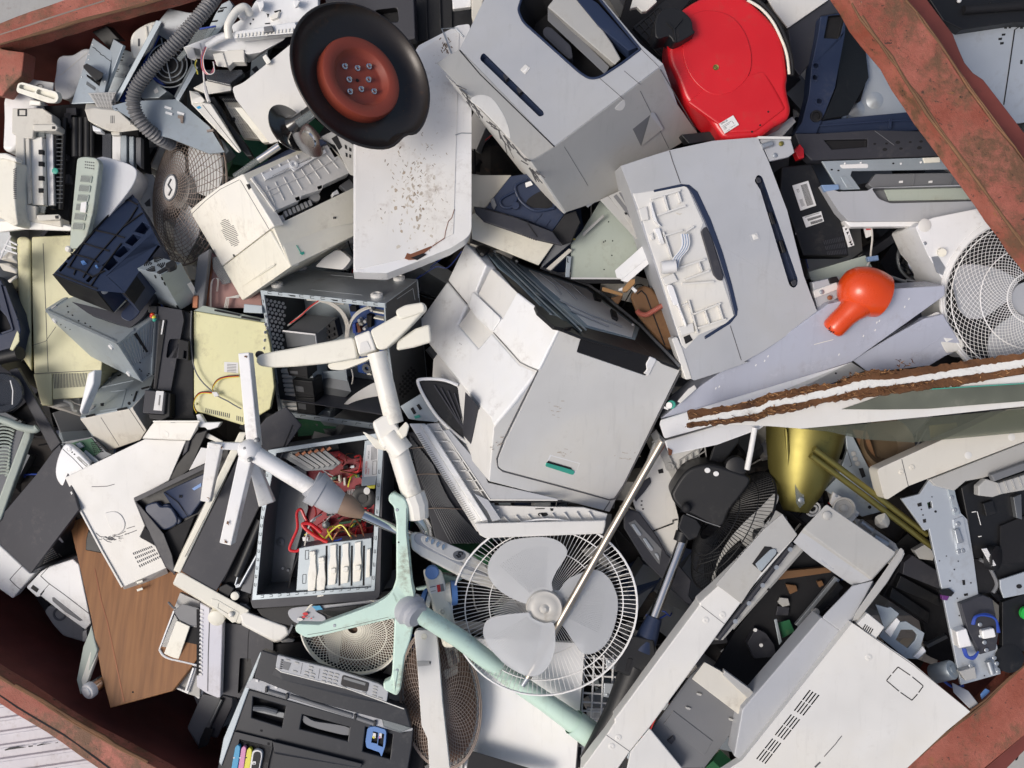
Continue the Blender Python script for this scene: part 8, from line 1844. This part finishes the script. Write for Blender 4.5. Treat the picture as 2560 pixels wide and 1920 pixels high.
t=Th('desk_fan','white wire fan with frosted three lobed blades lying face up near the bottom','fan')
cc=P(1361,1518,128);d=Dome(cc,RGT*.196,UPV*.186+RGT*.006,.042,3.4,back=True)
g=d.ring(1,2.4)+d.ring(.86,1.4)+d.ring(.6,1.2)
t.add('wire_guard',g+d.spokes(118,.13,1,.72,.03,12),M.whitesheet)
for k,(s,sx,sy)in enumerate((('45,500 52,440 85,385 150,325 230,300 370,290 460,312 510,355 515,395 490,440 450,500 425,560 430,612 380,605 330,620 290,660 285,690 200,660 120,612 70,560',.08,-.08),('430,610 470,605 510,550 560,520 650,487 710,492 765,535 800,600 818,680 805,790 765,900 700,968 620,985 565,930 500,830 470,800 478,720',-.1,.02),('18,850 40,785 120,755 230,742 290,740 310,770 380,800 435,800 447,880 443,960 410,1050 350,1110 270,1112 160,1055 70,965 30,900',.06,.1))):
 q=cat2(K_(s),3);bp2=TP(K_(375,700),(146,134,156)[k],sx*(1,1,.3)[k],sy*(1,1,-.1)[k]);t.add('blade',slab(bp2,q,2.2),M.blade,.6)
 g=Geo();c_=(sum(p[0]for p in q)/len(q),sum(p[1]for p in q)/len(q));h_=K_(380,703);b0_=math.atan2(c_[1]-h_[1],c_[0]-h_[0])
 for i in range(25):a_=b0_+(i-12)*.036;g+=strip(bp2,[(h_[0]+math.cos(a_)*48,h_[1]+math.sin(a_)*48),(h_[0]+math.cos(a_)*150,h_[1]+math.sin(a_)*150)],.7,.5,.1)
 t.add('blade_rib',g,M.blade)
t.add('hub',lathe(P(*K_(380,703),130),VIEW,[(39,0),(39,14),(36,18),(30,17),(26,19),(14,21),(10,19),(4,24),(.1,24)],40),mat('frosted_hub',(.50,.49,.46),.4,dirt=.3))
t=Th('fan_head_neck','cream fan neck with a silver key strip and round logo pointing at the white fan','fan neck')
nk=TP(g5(340,350),195,-.72,0)
t.add('neck',hull(nk.pts(g5('310,260 380,235 480,250 1060,500 1250,640 1420,870 1380,960 1000,830 450,545 330,450'))+nk.off(-40).pts(g5('320,280 500,270 1200,640 1380,940 1000,820 340,440'))),M.warmwhite,12,seg=4)
t.add('silver_strip',slab(nk.off(2),cat2(g5('372,310 400,270 480,268 800,400 1040,500 1050,590 940,610 1060,670 1250,760 1230,790 1000,690 760,570 480,430 390,370'),3),4),M.grey,1.5)
ks=t.add('key_strip',slab(nk.off(4),cat2(g5('455,320 500,290 640,330 1000,480 1045,540 1000,600 900,600 760,545 560,440 480,380'),3),4),M.mfp,1.5)
for q in((527,332),(592,360),(660,395),(727,425)):t.add('chrome_key',hull([nk.at(*p,8)for p in circ(g5(*q),4.4,7.6,12,20)]+[nk.at(*p,4)for p in circ(g5(*q),6,9,12,20)]),M.chrome,.6,to=ks)
lg=t.add('logo_disc',slab(nk.off(5),circ(g5(920,530),16,11.5,30,8),2),M.midgrey,.5,to=ks)
t.add('logo_mark',strip(nk.off(5.2),g5('880,530 905,535 900,552 930,550 935,530 908,515 915,490 960,492 955,520'),3,.6),M.ink,to=ks)
t.add('strip_edge',hull(nk.off(-1).pts(g5('1045,540 1100,560 1060,640 990,610'))+nk.off(-4).pts(g5('1040,560 1080,600'))),M.chrome)
t=Th('fan_tilt_unit','cream fan tilt head with blue knobs and a red and white sticker','fan part')
pl=TP(g5(650,950),135,.0,.0)
t.add('body',hull(pl.pts(g5('470,700 540,680 700,690 730,800 780,1000 840,1200 890,1450 900,1659 720,1659 620,1300 540,1000'))+pl.off(-40).pts(g5('480,720 700,710 880,1500 740,1640 560,1000'))),M.cream,8,seg=3)
t.add('front_knob',lathe(pl.at(*g5(588,730)),VIEW,[(14.5,-2),(14.5,8),(13,10),(.1,10.5)],30),M.blue)
t.add('knob_boss',tube([pl.at(*g5(760,1000),-20),pl.at(*g5(830,990),-20)],[22,24],20),M.cream);t.add('side_knob',tube([pl.at(*g5(815,990),-20),pl.at(*g5(885,985),-22)],[27,25],22),M.blue)
t.add('knob_boss',tube([pl.at(*g5(570,1090),-20),pl.at(*g5(520,1080),-20)],22,20),M.cream);t.add('side_knob',tube([pl.at(*g5(530,1080),-20),pl.at(*g5(482,1070),-22)],[26,24],22),M.blue)
lb=t.add('sticker',raised(pl,g5('552,905 722,872 740,965 570,1000'),.8),M.paper)
t.add('sticker_colour',raised(pl.off(.8),g5('640,892 682,882 695,970 655,980'),.4),M.redink,to=lb);t.add('sticker_colour',raised(pl.off(.8),g5('684,882 722,874 738,962 697,972'),.4),M.midgrey,to=lb);t.add('print',strip(pl.off(.8),g5('560,920 630,905'),2,.3)+strip(pl.off(.8),g5('575,970 630,960'),1.2,.3),M.line,to=lb)
t.add('screw_boss',lathe(pl.at(*g5(715,1212)),VIEW,[(6.5,-1),(6.5,2),(4.5,2),(4.5,0),(2.5,0),(2.5,2),(.1,2)],18),M.cream)
t.add('lower_arm',hull([P(*p,70)for p in f5('520,170 660,150 700,420 640,480 600,470')]+[P(*p,40)for p in f5('540,200 680,440 610,460')]),M.cream,4);t.add('arm_slot',raised(TP(f5(640,400),71),f5('605,325 650,318 685,440 640,455'),1),M.midgrey)
t.add('end_block',hull([P(*p,66)for p in f5('540,500 680,450 690,530 560,590')]+[P(*p,40)for p in f5('550,510 690,480 570,585')]),M.cream,4)
t=Th('fan_stand','mint green tripod fan stand with a long pole lying over the lower open tower','fan stand')
pl=TP(J(900,600),222,-.04,.0)
t.add('leg',slab(pl,rnd(J('880,45 905,25 980,65 995,110 990,250 1005,400 1020,560 1040,640 950,720 890,640 925,540 925,200 910,110 880,80'),[6,8,8,4,2,2,8,10,6,14,8,2,6,6]),26),M.mint,6,seg=4)
t.add('leg',slab(pl,rnd(J('1000,655 925,570 880,640 800,690 470,810 330,805 325,850 395,890 500,870 900,775 970,770'),[8,4,14,10,4,10,10,10,4,4,8]),26),M.mint,6,seg=4)
t.add('leg',slab(pl,rnd(J('915,770 985,775 1030,800 1010,900 975,1000 950,1200 930,1235 850,1195 848,1155 890,1135 900,1100 910,900'),[6,6,8,4,3,4,10,8,5,3,3,3]),26),M.mint,6,seg=4)
t.add('foot_edge',hull(pl.off(2).pts(J('905,1080 915,1210 935,1080'))+pl.off(-4).pts(J('905,1090 935,1095 915,1210'))),M.mint,1)
ax_=(RGT*.6-UPV*.35+VIEW*.5).normalized();hc=P(*J(1010,725),208)
t.add('collar',lathe(hc,ax_,[(30,-16),(34,-8),(34,4),(28,10),(28,18),(22,24),(.1,24)],32),M.grey)
p0,p1=P(*J(1050,735),205),P(*f5(1920,1110),52);pm=P(*f5(1500,800),75)
t.add('pole',tube([p0,P(*f5(700,210),150),P(*f5(1150,560),78),pm,P(*f5(1780,1000),60)],[19,20,20,21,24],26),M.mint)
e_ax=(p1-pm).normalized();t.add('pole_socket',lathe(P(*f5(1760,985),60),e_ax,[(28,-4),(29,40),(29,46),(22,46),(21,20)],30,cap=False),M.mint);t.add('socket_hole',lathe(P(*f5(1760,985),60),e_ax,[(21,20),(21,22),(.1,22)],20),M.deep)
for q in((1385,770),(1395,775),(1530,850),(1590,880),(940,322),(968,322)):pass
t.add('mould_line',strip(pl.off(.2),J('985,120 985,280 1000,420 1015,560 1030,640'),.9,.3),M.line);t.add('mould_line',strip(pl.off(.2),J('400,870 520,850 880,765'),.9,.3),M.line)
for q in((930,130),(560,815),(930,1080)):t.add('screw',screw(pl,J(*q),3.2),M.steel)
t.add('bolt_hole',raised(pl,circ(J(940,322),2.2,2.2,8),.6),M.pen)
t=Th('cord_loop','white bent wire loop at the open end of the mint green pole','wire');t.one(tube(cat([P(*p,70)for p in f5('1850,1105 1880,1110 1890,1160 1930,1200 2000,1240')],6),3.4,8),M.paper)
t=Th('green_plastic_scrap','second mint green foot hidden behind the cream fan tilt head','stand foot');t.one(slab(TP(g5(820,830),80),g5('720,760 960,820 880,870 760,880 700,950 400,960 380,930 520,900'),14),M.mint,3)
t=Th('white_board','big bright white board lying flat under the white fan','board')
pl=TP(f5(1300,900),15,.0,.0)
t.add('board',slab(pl,f5('820,205 1850,250 1850,370 1810,930 1770,1430 700,1430 790,420'),14),mat('bright_white_board',(.84,.84,.84),.4,dirt=.05,thr=.7),1.5)
t.add('edge_band',strip(pl,f5('1846,380 1806,930 1768,1420'),2.5,.8),M.line)
t=Th('black_bar','black bar with a squared end lying on the big bright white board','bar');t.one(hull([P(*p,60)for p in f5('785,1250 815,1242 1330,1398 1500,1460 1480,1560 760,1460 762,1395')]+[P(*p,35)for p in f5('785,1260 1320,1400 765,1400')]),M.black,1.5)
t=Th('ribbed_strip','grey plastic strip with grid ribs along the left edge of the bright white board','plastic strip')
pl=TP(f5(700,800),35)
t.add('strip',slab(pl,f5('690,335 800,400 785,600 740,1430 590,1430 650,880 660,850 665,780'),6),M.greyw,1)
g=strip(pl,f5('740,370 700,880 670,1430'),2,6)+strip(pl,f5('690,340 668,780 655,860 610,1430'),2.5,8)+strip(pl,f5('775,400 755,900 715,1430'),2,6)
for y in(520,645,765,885,1025,1168,1310):g+=strip(pl,f5(f'{700-y*.06},{y-4} {805-y*.05},{y+3}'),2.2,6)
t.add('rib',g,M.mfp)
for q in((722,395),(778,442),(727,997)):t.add('eyelet',lathe(pl.at(*f5(*q)),VIEW,[(4.6,0),(4.6,7),(2.4,7),(2.4,3)],14),M.paper)
t=Th('wire_shelf','white grid wire shelf right of the bright white board','wire shelf')
pl=TP(f5(1950,700),-10)
for k in range(9):t.add('wire',tube([pl.at(*f5(1830,380+k*82)),pl.at(*f5(2150,400+k*82))],2.2,6),M.paper)
for k in range(5):t.add('wire',tube([pl.at(*f5(1850+k*88,360),3),pl.at(*f5(1810+k*92,1100),3)],2.2,6),M.paper)
for s in('2045,400 2130,405 2120,490 2050,480','2030,620 2150,630 2140,760 2025,745'):t.add('zinc_tab',slab(pl.off(20),f5(s),5),M.zinc,.6)
for q in((2082,422),(2058,727)):t.add('screw',screw(pl.off(20),f5(*q),4),M.steel)
t=Th('pale_corner_piece','pale plastic frame corner under the wire shelf at the bottom','frame')
pl=TP(f5(1900,1100),-20)
t.add('corner',slab(pl,f5('1870,845 2060,850 2060,1200 1990,1430 1790,1430 1800,1200 1850,1180'),10,through=[f5('2000,890 2040,890 2040,1000 1990,1010')]),M.mfp,1.5);t.add('slot',strip(pl,f5('1805,1210 1790,1400'),9,1),M.pen)
t=Th('white_bar','long white flat plastic bar lying down to the bottom edge','bar')
pl=TP(f5(430,700),128)
t.add('bar',slab(pl,rnd(f5('278,150 310,130 480,132 500,300 540,800 610,1430 420,1430 400,1130 345,1010 310,500'),[8,2,6,2,2,2,2,4,4,2]),20),M.mfp,2.5)
t.add('screw_dimple',lathe(pl.at(*f5(370,190)),VIEW,[(6.4,-.5),(6.4,.8),(5,.8),(4.6,.2),(.1,.2)],20),M.cream);t.add('catch',slab(pl.off(1),f5('305,415 428,415 430,455 310,467'),2),M.greyw,.6);t.add('catch_hole',raised(pl.off(1),f5('418,420 430,420 430,440 420,440'),.6),M.pen)
t=Th('white_vent_cover','white domed cover with slotted vents behind the long white bar','cover')
pl=TP(f5(600,800),40,.1,0)
t.add('cover',slab(pl,f5('530,580 680,540 690,800 660,990 560,1000 530,800'),40),M.white,8,seg=3);t.add('vent',slots(pl,f5('550,720 665,700 660,790 555,845'),6,2,.5,.85,.7),M.line)
t=Th('wire_cage','cream rimmed wire fan cage full of rust dust under the mint green stand','fan cage')
c=P(*j1(1430,180),85);d=Dome(c,RGT*.105-UPV*.02,UPV*.085+RGT*.01,.028,2.4,back=True)
t.add('rim',d.ring(1,3.6,64)+d.ring(1.0,2.4,64,-8),M.cream);t.add('wire_mesh',d.spokes(70,.1,1,.65,.9,14)+d.spokes(70,.1,1,.65,-.9,14)+d.ring(.72,1.2),M.cream);t.add('dusty_back',d.disc(.95,3,40),mat('rust_dust',(.14,.085,.06),.9,dirt=.5,var=.4))
t.add('motor_cover',slab(TP(j1(1290,330),52),j1('1130,180 1350,150 1300,520 1200,480'),10),M.beige,3)
t=Th('wire_cage','brown rusted mesh fan cage behind the long white bar','fan cage')
c=P(*f5(520,760),60);d=Dome(c,RGT*.088-UPV*.005,UPV*.155-RGT*.01,.05,2.2)
t.add('rim',d.ring(1,3.0,64)+d.ring(.97,2.0,64),M.rust);t.add('wire_mesh',d.spokes(60,.1,1,.9,1.0,14)+d.spokes(60,.1,1,.9,-1.0,14),M.rust);t.add('dusty_back',d.disc(.9,3,4),mat('rust_dust',(.14,.085,.06),.9))
t=Th('fax_printer','silver and black fax printer with a keypad strip and coloured ink lids','printer')
pl=TP(j1(900,900),105,.0,.0)
sf=pl.off(0)
t.add('body',prism(sf.pts(j1('200,1210 310,770 1000,960 2000,1240 2100,1200 2080,1400 2010,1800 -30,1800 30,1560')),-pl.n*.12,[(sf.pts(j1('395,860 740,960 700,1180 380,1080')),.02,1),(sf.pts(j1('920,1045 1420,1180 1400,1330 890,1200')),.02,1),(sf.pts(j1('1590,1180 1880,1260 1850,1520 1560,1440')),.02,1)]),[M.soot,M.deep],2)
t.add('silver_side',hull(pl.off(4).pts(j1('480,360 490,400 400,650 300,780 200,1200 60,1600 30,1560 80,1300 190,1200 310,740'))+pl.off(-50).pts(j1('310,750 60,1560 190,1210'))),M.bluesteel,2)
t.add('side_bump',slab(pl.off(0),rnd(j1('80,1300 130,1290 60,1590 35,1540'),6),20),M.white,4)
ld=TP(j1(1100,650),128,.0,-.12)
lid=t.add('lid',slab(ld,j1('485,360 660,415 1000,500 1830,740 1820,900 2020,980 2080,1190 1000,900 400,660'),26),M.soot,3)
kp=ld.off(6)
t.add('keypad',slab(kp,rnd(j1('655,412 900,480 1280,570 1730,720 1835,780 1815,915 1400,770 680,590 630,550'),[3,2,2,2,3,3,2,10,8]),10),M.grey,2,to=lid)
t.add('keypad_front',hull(kp.off(-1).pts(j1('630,555 690,598 1400,778 1815,920'))+ld.pts(j1('590,620 640,650 700,680 1400,860 2020,985 1815,925'))),M.soot,1,to=lid)
t.add('silver_line',strip(kp,j1('635,552 690,594 1400,774 2000,990'),2.4,.8),M.mfp,to=lid)
for s in('720,480 800,500 770,580 705,560',):t.add('key_screen',raised(kp,j1(s),.6),M.midgrey,to=lid)
t.add('display',raised(kp,rnd(j1('1345,625 1630,710 1610,810 1325,735'),5),1),M.gloss,to=lid);t.add('display_window',raised(kp.off(1),j1('1360,645 1590,712 1585,740 1355,672'),.4),M.darksteel,to=lid)
g=Geo()
for x0,y0,nx,ny,dx,dy,sx,sy in((1140,575,3,1,60,16,0,0),(1130,608,3,3,60,16,-6,36),(940,585,2,2,66,18,-6,36),(985,530,1,2,60,16,-6,36),(1670,740,1,4,60,16,-4,32),(835,485,1,1,0,0,0,0),(815,575,1,1,0,0,0,0),(1340,745,1,1,0,0,0,0),(1550,805,1,1,0,0,0,0),(1720,860,1,1,0,0,0,0),(740,455,1,1,0,0,0,0)):
 for i in range(nx):
  for j in range(ny):
   x,y=x0+dx*i+sx*j,y0+dy*i+sy*j;k=rnd(j1(f'{x},{y} {x+48},{y+13} {x+46},{y+30} {x-2},{y+17}'),2,2);t.add('key',raised(kp,k,1.6),M.greyw,.5,to=lid)
for k in range(5):t.add('key',raised(kp,rnd(j1(f'{690-k*4},{460+k*22} {718-k*4},{468+k*22} {716-k*4},{480+k*22} {688-k*4},{472+k*22}'),2,2),1.4),M.soot,.4,to=lid)
t.add('key_divider',strip(kp,j1('920,500 898,615'),1,.4)+strip(kp,j1('1105,560 1085,670'),1,.4),M.line,to=lid)
t.add('hinge_rail',hull(ld.off(-8).pts(j1('310,750 390,660 430,665 1000,880 1700,1090 2100,1190 2090,1220 1950,1230'))+ld.off(-26).pts(j1('310,760 500,790 1000,960 1960,1240'))),M.grey,1.5)
for a,b_ in(((560,800),(760,860)),((1500,1080),(1700,1150)),((790,850),(1450,1060))):t.add('hinge_bar',rod(ld.at(*j1(*a),-8),ld.at(*j1(*b_),-8),5),M.midgrey)
for q in((535,780),(755,850),(1480,1070),(1690,1140)):t.add('hinge_knuckle',slab(ld.off(-2),j1(f'{q[0]-12},{q[1]-28} {q[0]+16},{q[1]-20} {q[0]+6},{q[1]+40} {q[0]-20},{q[1]+34}'),16),M.soot,1)
for q in((435,685),(640,755)):t.add('hinge_clip',slab(ld.off(-4),j1(f'{q[0]-14},{q[1]-14} {q[0]+16},{q[1]-8} {q[0]+10},{q[1]+20} {q[0]-18},{q[1]+14}'),4),M.paper,.5)
t.add('clear_corner',slab(ld.off(-4),j1('1760,1090 2080,1195 1960,1240 1780,1180'),5),M.clear,.8)
t.add('window_bar',tube([sf.at(*p,-6)for p in j1('400,980 520,985 650,1020')],6,8),M.darksteel);t.add('window_plate',slab(sf.off(-10),j1('400,960 730,1030 720,1090 390,1010'),6),M.darksteel,1)
t.add('curved_guide',slab(sf.off(-6),cat2(j1('925,1060 960,1070 1050,1120 1250,1150 1420,1190 1410,1270 1200,1230 1020,1180 930,1130'),3),10),M.midgrey,2)
ip=pl.off(6)
t.add('ink_bay',slab(ip,j1('200,1230 600,1330 560,1560 520,1800 40,1800'),14,wells=[(j1('250,1310 600,1390 500,1800 130,1800'),6,1)]),[M.soot,M.deep],2)
for s,m in(('205,1390 235,1368 258,1390 250,1480 200,1800 130,1800',M.cy),('270,1405 300,1382 320,1405 310,1500 270,1800 205,1800',M.mg),('330,1420 360,1400 382,1425 372,1530 330,1800 268,1800',M.yl)):
 q=rnd(j1(s),[8,8,8,2,2,2]);k=t.add('ink_lid',slab(ip.off(4),q,10),m,2)
 c_=(sum(p[0]for p in j1(s)[:3])/3-10,j1('0,1510')[0][1]);t.add('ink_mark',raised(ip.off(4),quad((c_[0]-2,c_[1]),(c_[0]+3,c_[1]-1),2.6),.5),M.paper if m is not M.yl else M.ink,to=k)
k=t.add('ink_lid',slab(ip.off(4),rnd(j1('385,1440 430,1420 490,1440 490,1500 430,1800 330,1800'),[10,8,10,2,2,2]),10),M.paper,2);t.add('ink_face',slab(ip.off(5),rnd(j1('400,1455 435,1440 475,1455 475,1510 415,1800 345,1800'),[8,6,8,2,2,2]),10),M.ink,1,to=k)
lq=ip.off(5.6);b_=raised(lq,rnd(j1('385,1548 425,1545 422,1582 382,1582'),3),.5);t.add('round_emblem',b_,M.paper,to=k);t.add('emblem_letters',text(lq.off(.6),'hp',j1(391,1576),j1(420,1574),4.2),M.ink,to=k)
ca_=t.add('cartridge_carriage',slab(pl.off(12),rnd(j1('1640,1180 1690,1175 1800,1210 1810,1240 1800,1380 1760,1500 1740,1450 1600,1400 1590,1330 1610,1200'),4),24,wells=[(j1('1670,1225 1725,1240 1715,1360 1650,1345'),6,1),(j1('1735,1240 1790,1255 1775,1395 1720,1375'),6,1)]),[M.blue,M.deep],2)
for x,m in((1660,M.yl),(1722,M.mg)):t.add('cartridge_label',slab(pl.off(11),j1(f'{x+5},1240 {x+42},1250 {x+38},1300 {x},1290'),3),M.paper,.4,to=ca_);t.add('cartridge_dot',slab(pl.off(11.6),j1(f'{x+8},1278 {x+28},1283 {x+25},1305 {x+4},1300'),3),m,.3,to=ca_)
for s in('470,1210 492,1214 490,1232 468,1228','548,1345 572,1350 568,1375 545,1370'):t.add('square_hole',raised(pl.off(.5)if '470' in s else ip,j1(s),.6),M.pen)
t.add('front_step',hull(pl.off(10).pts(j1('600,1330 900,1400 1560,1570 1540,1620 620,1450'))+pl.off(-4).pts(j1('600,1340 1560,1580 620,1470'))),M.soot,2)
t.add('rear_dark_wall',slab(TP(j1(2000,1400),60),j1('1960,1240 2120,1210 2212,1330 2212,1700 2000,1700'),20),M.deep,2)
t=Th('slate_copier','slate grey machine side with a recessed handle left of the fax printer','machine')
pl=TP(i2(1050,700),35,.0,.0)
t.add('side',slab(pl,i2('920,420 1100,440 1260,500 1380,600 1380,720 1280,680 1200,850 1080,1100 905,1060'),60,wells=[(rnd(i2('1080,740 1180,745 1190,860 1130,1000 1110,1065 1062,1055'),3),14,1)]),[M.slate,M.black],3)
t.add('seam',strip(pl,i2('1165,480 1155,560 1150,770'),1.4,.5)+strip(pl,i2('925,585 955,605'),2,.5),M.pen)
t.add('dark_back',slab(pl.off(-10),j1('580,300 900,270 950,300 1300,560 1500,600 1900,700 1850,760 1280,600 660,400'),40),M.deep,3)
t=Th('toothed_rail','pale lilac rail with a toothed edge beside the slate machine side','rail')
pl=TP(i2(830,700),60)
t.add('rail',slab(pl,i2('720,240 810,290 925,430 905,1095 880,1100 780,1060 690,1000 690,900 730,890'),20),mat('pale_lilac_plastic',(.58,.58,.64),.45,dirt=.12),2)
t.add('seam',strip(pl,i2('810,290 795,700 790,1040'),2,.6),M.line)
g=Geo()
for k in range(17):g+=slab(pl.off(2),i2(f'{722-k*.6},{300+k*36} {748-k*.6},{306+k*36} {746-k*.6},{322+k*36} {720-k*.6},{318+k*36}'),12)
t.add('tooth',g,M.paper)
t.add('dark_side',slab(pl.off(-4),i2('690,300 722,300 715,880 690,900'),16),M.pen)
t=Th('film_tray','white printer paper tray with a clear window leaning on the wooden board','tray')
pl=TP(i2(520,700),45,.05,.0)
t.add('base',slab(pl.off(-8),i2('480,310 540,150 720,230 720,1100 600,1060 260,910 255,885'),10),M.greyw,1)
t.add('side_rail',slab(pl,i2('478,310 492,318 272,893 600,1042 665,825 690,830 612,1065 255,905'),14),M.white,1)
t.add('clear_window',slab(pl.off(-2),i2('492,345 522,392 398,700 362,660'),3),M.smoke,.5);t.add('dark_well',slab(pl.off(-7),i2('635,458 722,470 715,805 528,758'),1),M.deep)
t.add('grey_roof',hull(pl.off(8).pts(i2('485,308 560,245 720,290 720,460 640,450 520,390'))+pl.pts(i2('490,320 720,300 720,465'))),M.midgrey,4)
t.add('cream_ramp',slab(pl.off(3),i2('510,400 630,455 525,760 395,700'),4),M.cream,1);t.add('white_rib',tube(cat([pl.at(*p,3)for p in i2('355,660 390,715 460,750 530,765 720,810')],6),2.6,6),M.white)
t.add('motor',slab(pl.off(-1),i2('360,740 420,770 380,860 340,840'),10),M.pen,1);t.add('clip',slab(pl.off(3),i2('410,940 440,930 465,945 450,1005 400,975'),8),M.white,1);t.add('wall',strip(pl,i2('660,830 590,1040'),4,5)+strip(pl,i2('470,890 450,1000'),3,4),M.white)
t.add('pin',strip(pl.off(-2),i2('555,845 572,822'),3,2),M.pen);t.add('hook',tube([pl.at(*p,6)for p in i2('435,235 480,285 500,290')],2.4,6),M.midgrey)
t=Th('speaker_box','pair of dark grey wedge boxes in the shade left of the fax printer','boxes')
pl=TP(i2(800,1250),-20,.1,.1)
t.add('box',hull(pl.pts(i2('740,1060 910,1090 900,1160 720,1540 605,1370'))+pl.off(-60).pts(i2('740,1080 900,1170 700,1540'))),M.midgrey,3)
t.add('box',hull(pl.off(4).pts(i2('930,1075 1020,1100 1010,1180 880,1460 780,1440 820,1330 900,1150'))+pl.off(-50).pts(i2('940,1090 1010,1190 870,1460'))),M.slate,2)
t.add('bracket',hull(pl.off(12).pts(i2('770,1360 850,1380 790,1530 700,1560 720,1470'))+pl.off(-10).pts(i2('780,1370 720,1540'))),M.deep,2);t.add('strut',rod(pl.at(*i2(920,1110),10),pl.at(*i2(800,1360),10),4),M.darksteel)
t=Th('blue_shard','pale blue plastic corner at the foot of the white paper tray','shard');t.one(slab(TP(i2(690,1030),30),i2('640,1040 680,980 750,1040 740,1070 710,1110 640,1060'),8),M.white,1)
t=Th('white_printer','white printer with a power socket and a long slot below the slate computer case','printer')
pl=TP(i3(580,750),-35,.05,.1)
t.add('body',slab(pl,rnd(i3('255,745 400,590 480,540 720,465 780,520 900,1100 840,1165 640,1020 400,830 365,845'),[5,3,3,3,3,3,3,3,3,5]),50),M.white,3)
t.add('socket',raised(pl,i3('325,720 382,762 362,795 302,752'),1),M.ink);t.add('seam',strip(pl,i3('400,632 480,705 640,820 880,1005'),1.6,.6)+strip(pl,i3('400,632 480,545'),1.4,.5)+strip(pl,i3('490,708 395,815'),1.2,.5),M.line)
t.add('slot',raised(pl,i3('515,845 530,843 815,1070 790,1078 640,985 520,880'),1),M.midgrey);t.add('latch',slab(pl.off(1),i3('815,1180 855,1165 860,1250 840,1280 812,1280'),12),M.greyw,1);t.add('seam_gap',strip(pl,i3('435,775 400,825'),2.5,.6),M.pen)
t=Th('white_side_cover','white rounded cover with a finger recess under the slate computer case','cover')
pl=TP(i3(150,650),-45,0,.1)
t.add('cover',slab(pl,i3('-60,300 0,330 300,607 350,600 125,858 0,770 -60,720'),30),M.white,4);t.add('recess_line',strip(pl,cat2(i3('225,525 110,650 108,680 200,765 230,760'),4,False),1.6,.6),M.line)
t=Th('grey_shoe','grey rounded plastic housing in the shade under the white printer','housing')
pl=TP(i3(620,1120),-130,.0,.1);t.add('housing',slab(pl,rnd(i3('430,985 480,925 640,950 830,1150 830,1290 620,1230 520,1120'),10),60),M.greyw,8,seg=3);t.add('ring',lathe(pl.at(*i3(590,1010)),pl.n,[(16,0),(16,2),(12,2),(11,0)],20),M.midgrey)
t=Th('cream_lath','cream plastic lath standing left of the wooden board','lath')
t.add('lath',slab(TP(i3(870,1400),45,.3,-.3),i3('820,1330 880,1180 900,1110 935,1270 960,1360 850,1659 790,1800 755,1659'),14),M.gr_green,2);t.add('board_edge',slab(TP(i3(890,1450),50,.0,-.3),i3('935,1270 965,1400 870,1659 820,1750 800,1659 890,1380'),12),M.cream,2)
t=Th('white_roll','white capped chrome roll end beside the lower corner of the wooden board','roll')
ax=(VIEW*.9-RGT*.35-UPV*.2).normalized();c=P(*i0(1020,772),80);t.add('cap',lathe(c,ax,[(17,-10),(18,0),(16,4),(11,4),(10,7),(.1,7)],30),M.paper);t.add('core',lathe(c-ax*.06,ax,[(15,0),(15,52)],24),M.chrome)
def scrap():
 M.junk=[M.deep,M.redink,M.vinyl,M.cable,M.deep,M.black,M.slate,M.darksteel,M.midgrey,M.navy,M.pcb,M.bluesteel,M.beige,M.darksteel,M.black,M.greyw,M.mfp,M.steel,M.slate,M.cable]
 g=Geo()
 for k in range(900):
  x,y=R.uniform(-60,2640),R.uniform(-60,1990);h=R.uniform(-340,-175)
  if x+y*.9<500 or(x<520 and y>1480)or y>1790-(x-2330)*.8:continue
  u=V((R.gauss(0,1),R.gauss(0,1),R.gauss(0,.5))).normalized();v=u.orthogonal();v.rotate(Matrix.Rotation(R.uniform(0,6),3,u));w_=u.cross(v)
  a,b_,c_=R.uniform(.02,.10),R.uniform(.01,.06),R.uniform(.003,.03);o=P(x,y,h)
  gg=hexa([o+u*sx*a+v*sy*b_+w_*sz*c_ for sz in(1,-1)for sx,sy in((-1,-1),(1,-1),(1,1),(-1,1))])
  g+=gg.mat(R.choice([0,3]+list(range(4,len(M.junk)))))
 for k in range(300):
  x,y=R.uniform(0,2560),R.uniform(200,1900);h=R.uniform(-260,-130)
  if x+y*.9<600 or(x<520 and y>1480):continue
  p=P(x,y,h);pts=[p]
  for j in range(4):p=p+V((R.gauss(0,.05),R.gauss(0,.05),R.gauss(0,.015)));pts.append(p)
  g+=tube(cat(pts,4),R.uniform(1,2.8),4,cap=False).mat(R.choice([0,0,1,2,3,3,4,4]))
 return g
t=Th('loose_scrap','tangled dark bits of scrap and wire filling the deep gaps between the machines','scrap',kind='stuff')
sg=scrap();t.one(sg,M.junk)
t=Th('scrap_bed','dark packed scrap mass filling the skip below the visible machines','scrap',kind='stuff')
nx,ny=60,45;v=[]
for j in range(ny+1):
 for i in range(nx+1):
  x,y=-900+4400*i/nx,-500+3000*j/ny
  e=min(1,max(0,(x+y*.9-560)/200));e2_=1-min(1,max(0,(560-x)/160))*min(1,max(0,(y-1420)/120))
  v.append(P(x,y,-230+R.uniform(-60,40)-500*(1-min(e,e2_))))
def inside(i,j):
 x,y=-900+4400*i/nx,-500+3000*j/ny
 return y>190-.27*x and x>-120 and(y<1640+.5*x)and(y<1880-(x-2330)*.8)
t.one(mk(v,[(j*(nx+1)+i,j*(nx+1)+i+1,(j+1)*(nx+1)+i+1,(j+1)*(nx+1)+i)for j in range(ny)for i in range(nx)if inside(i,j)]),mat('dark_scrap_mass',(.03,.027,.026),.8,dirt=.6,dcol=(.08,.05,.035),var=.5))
finish()
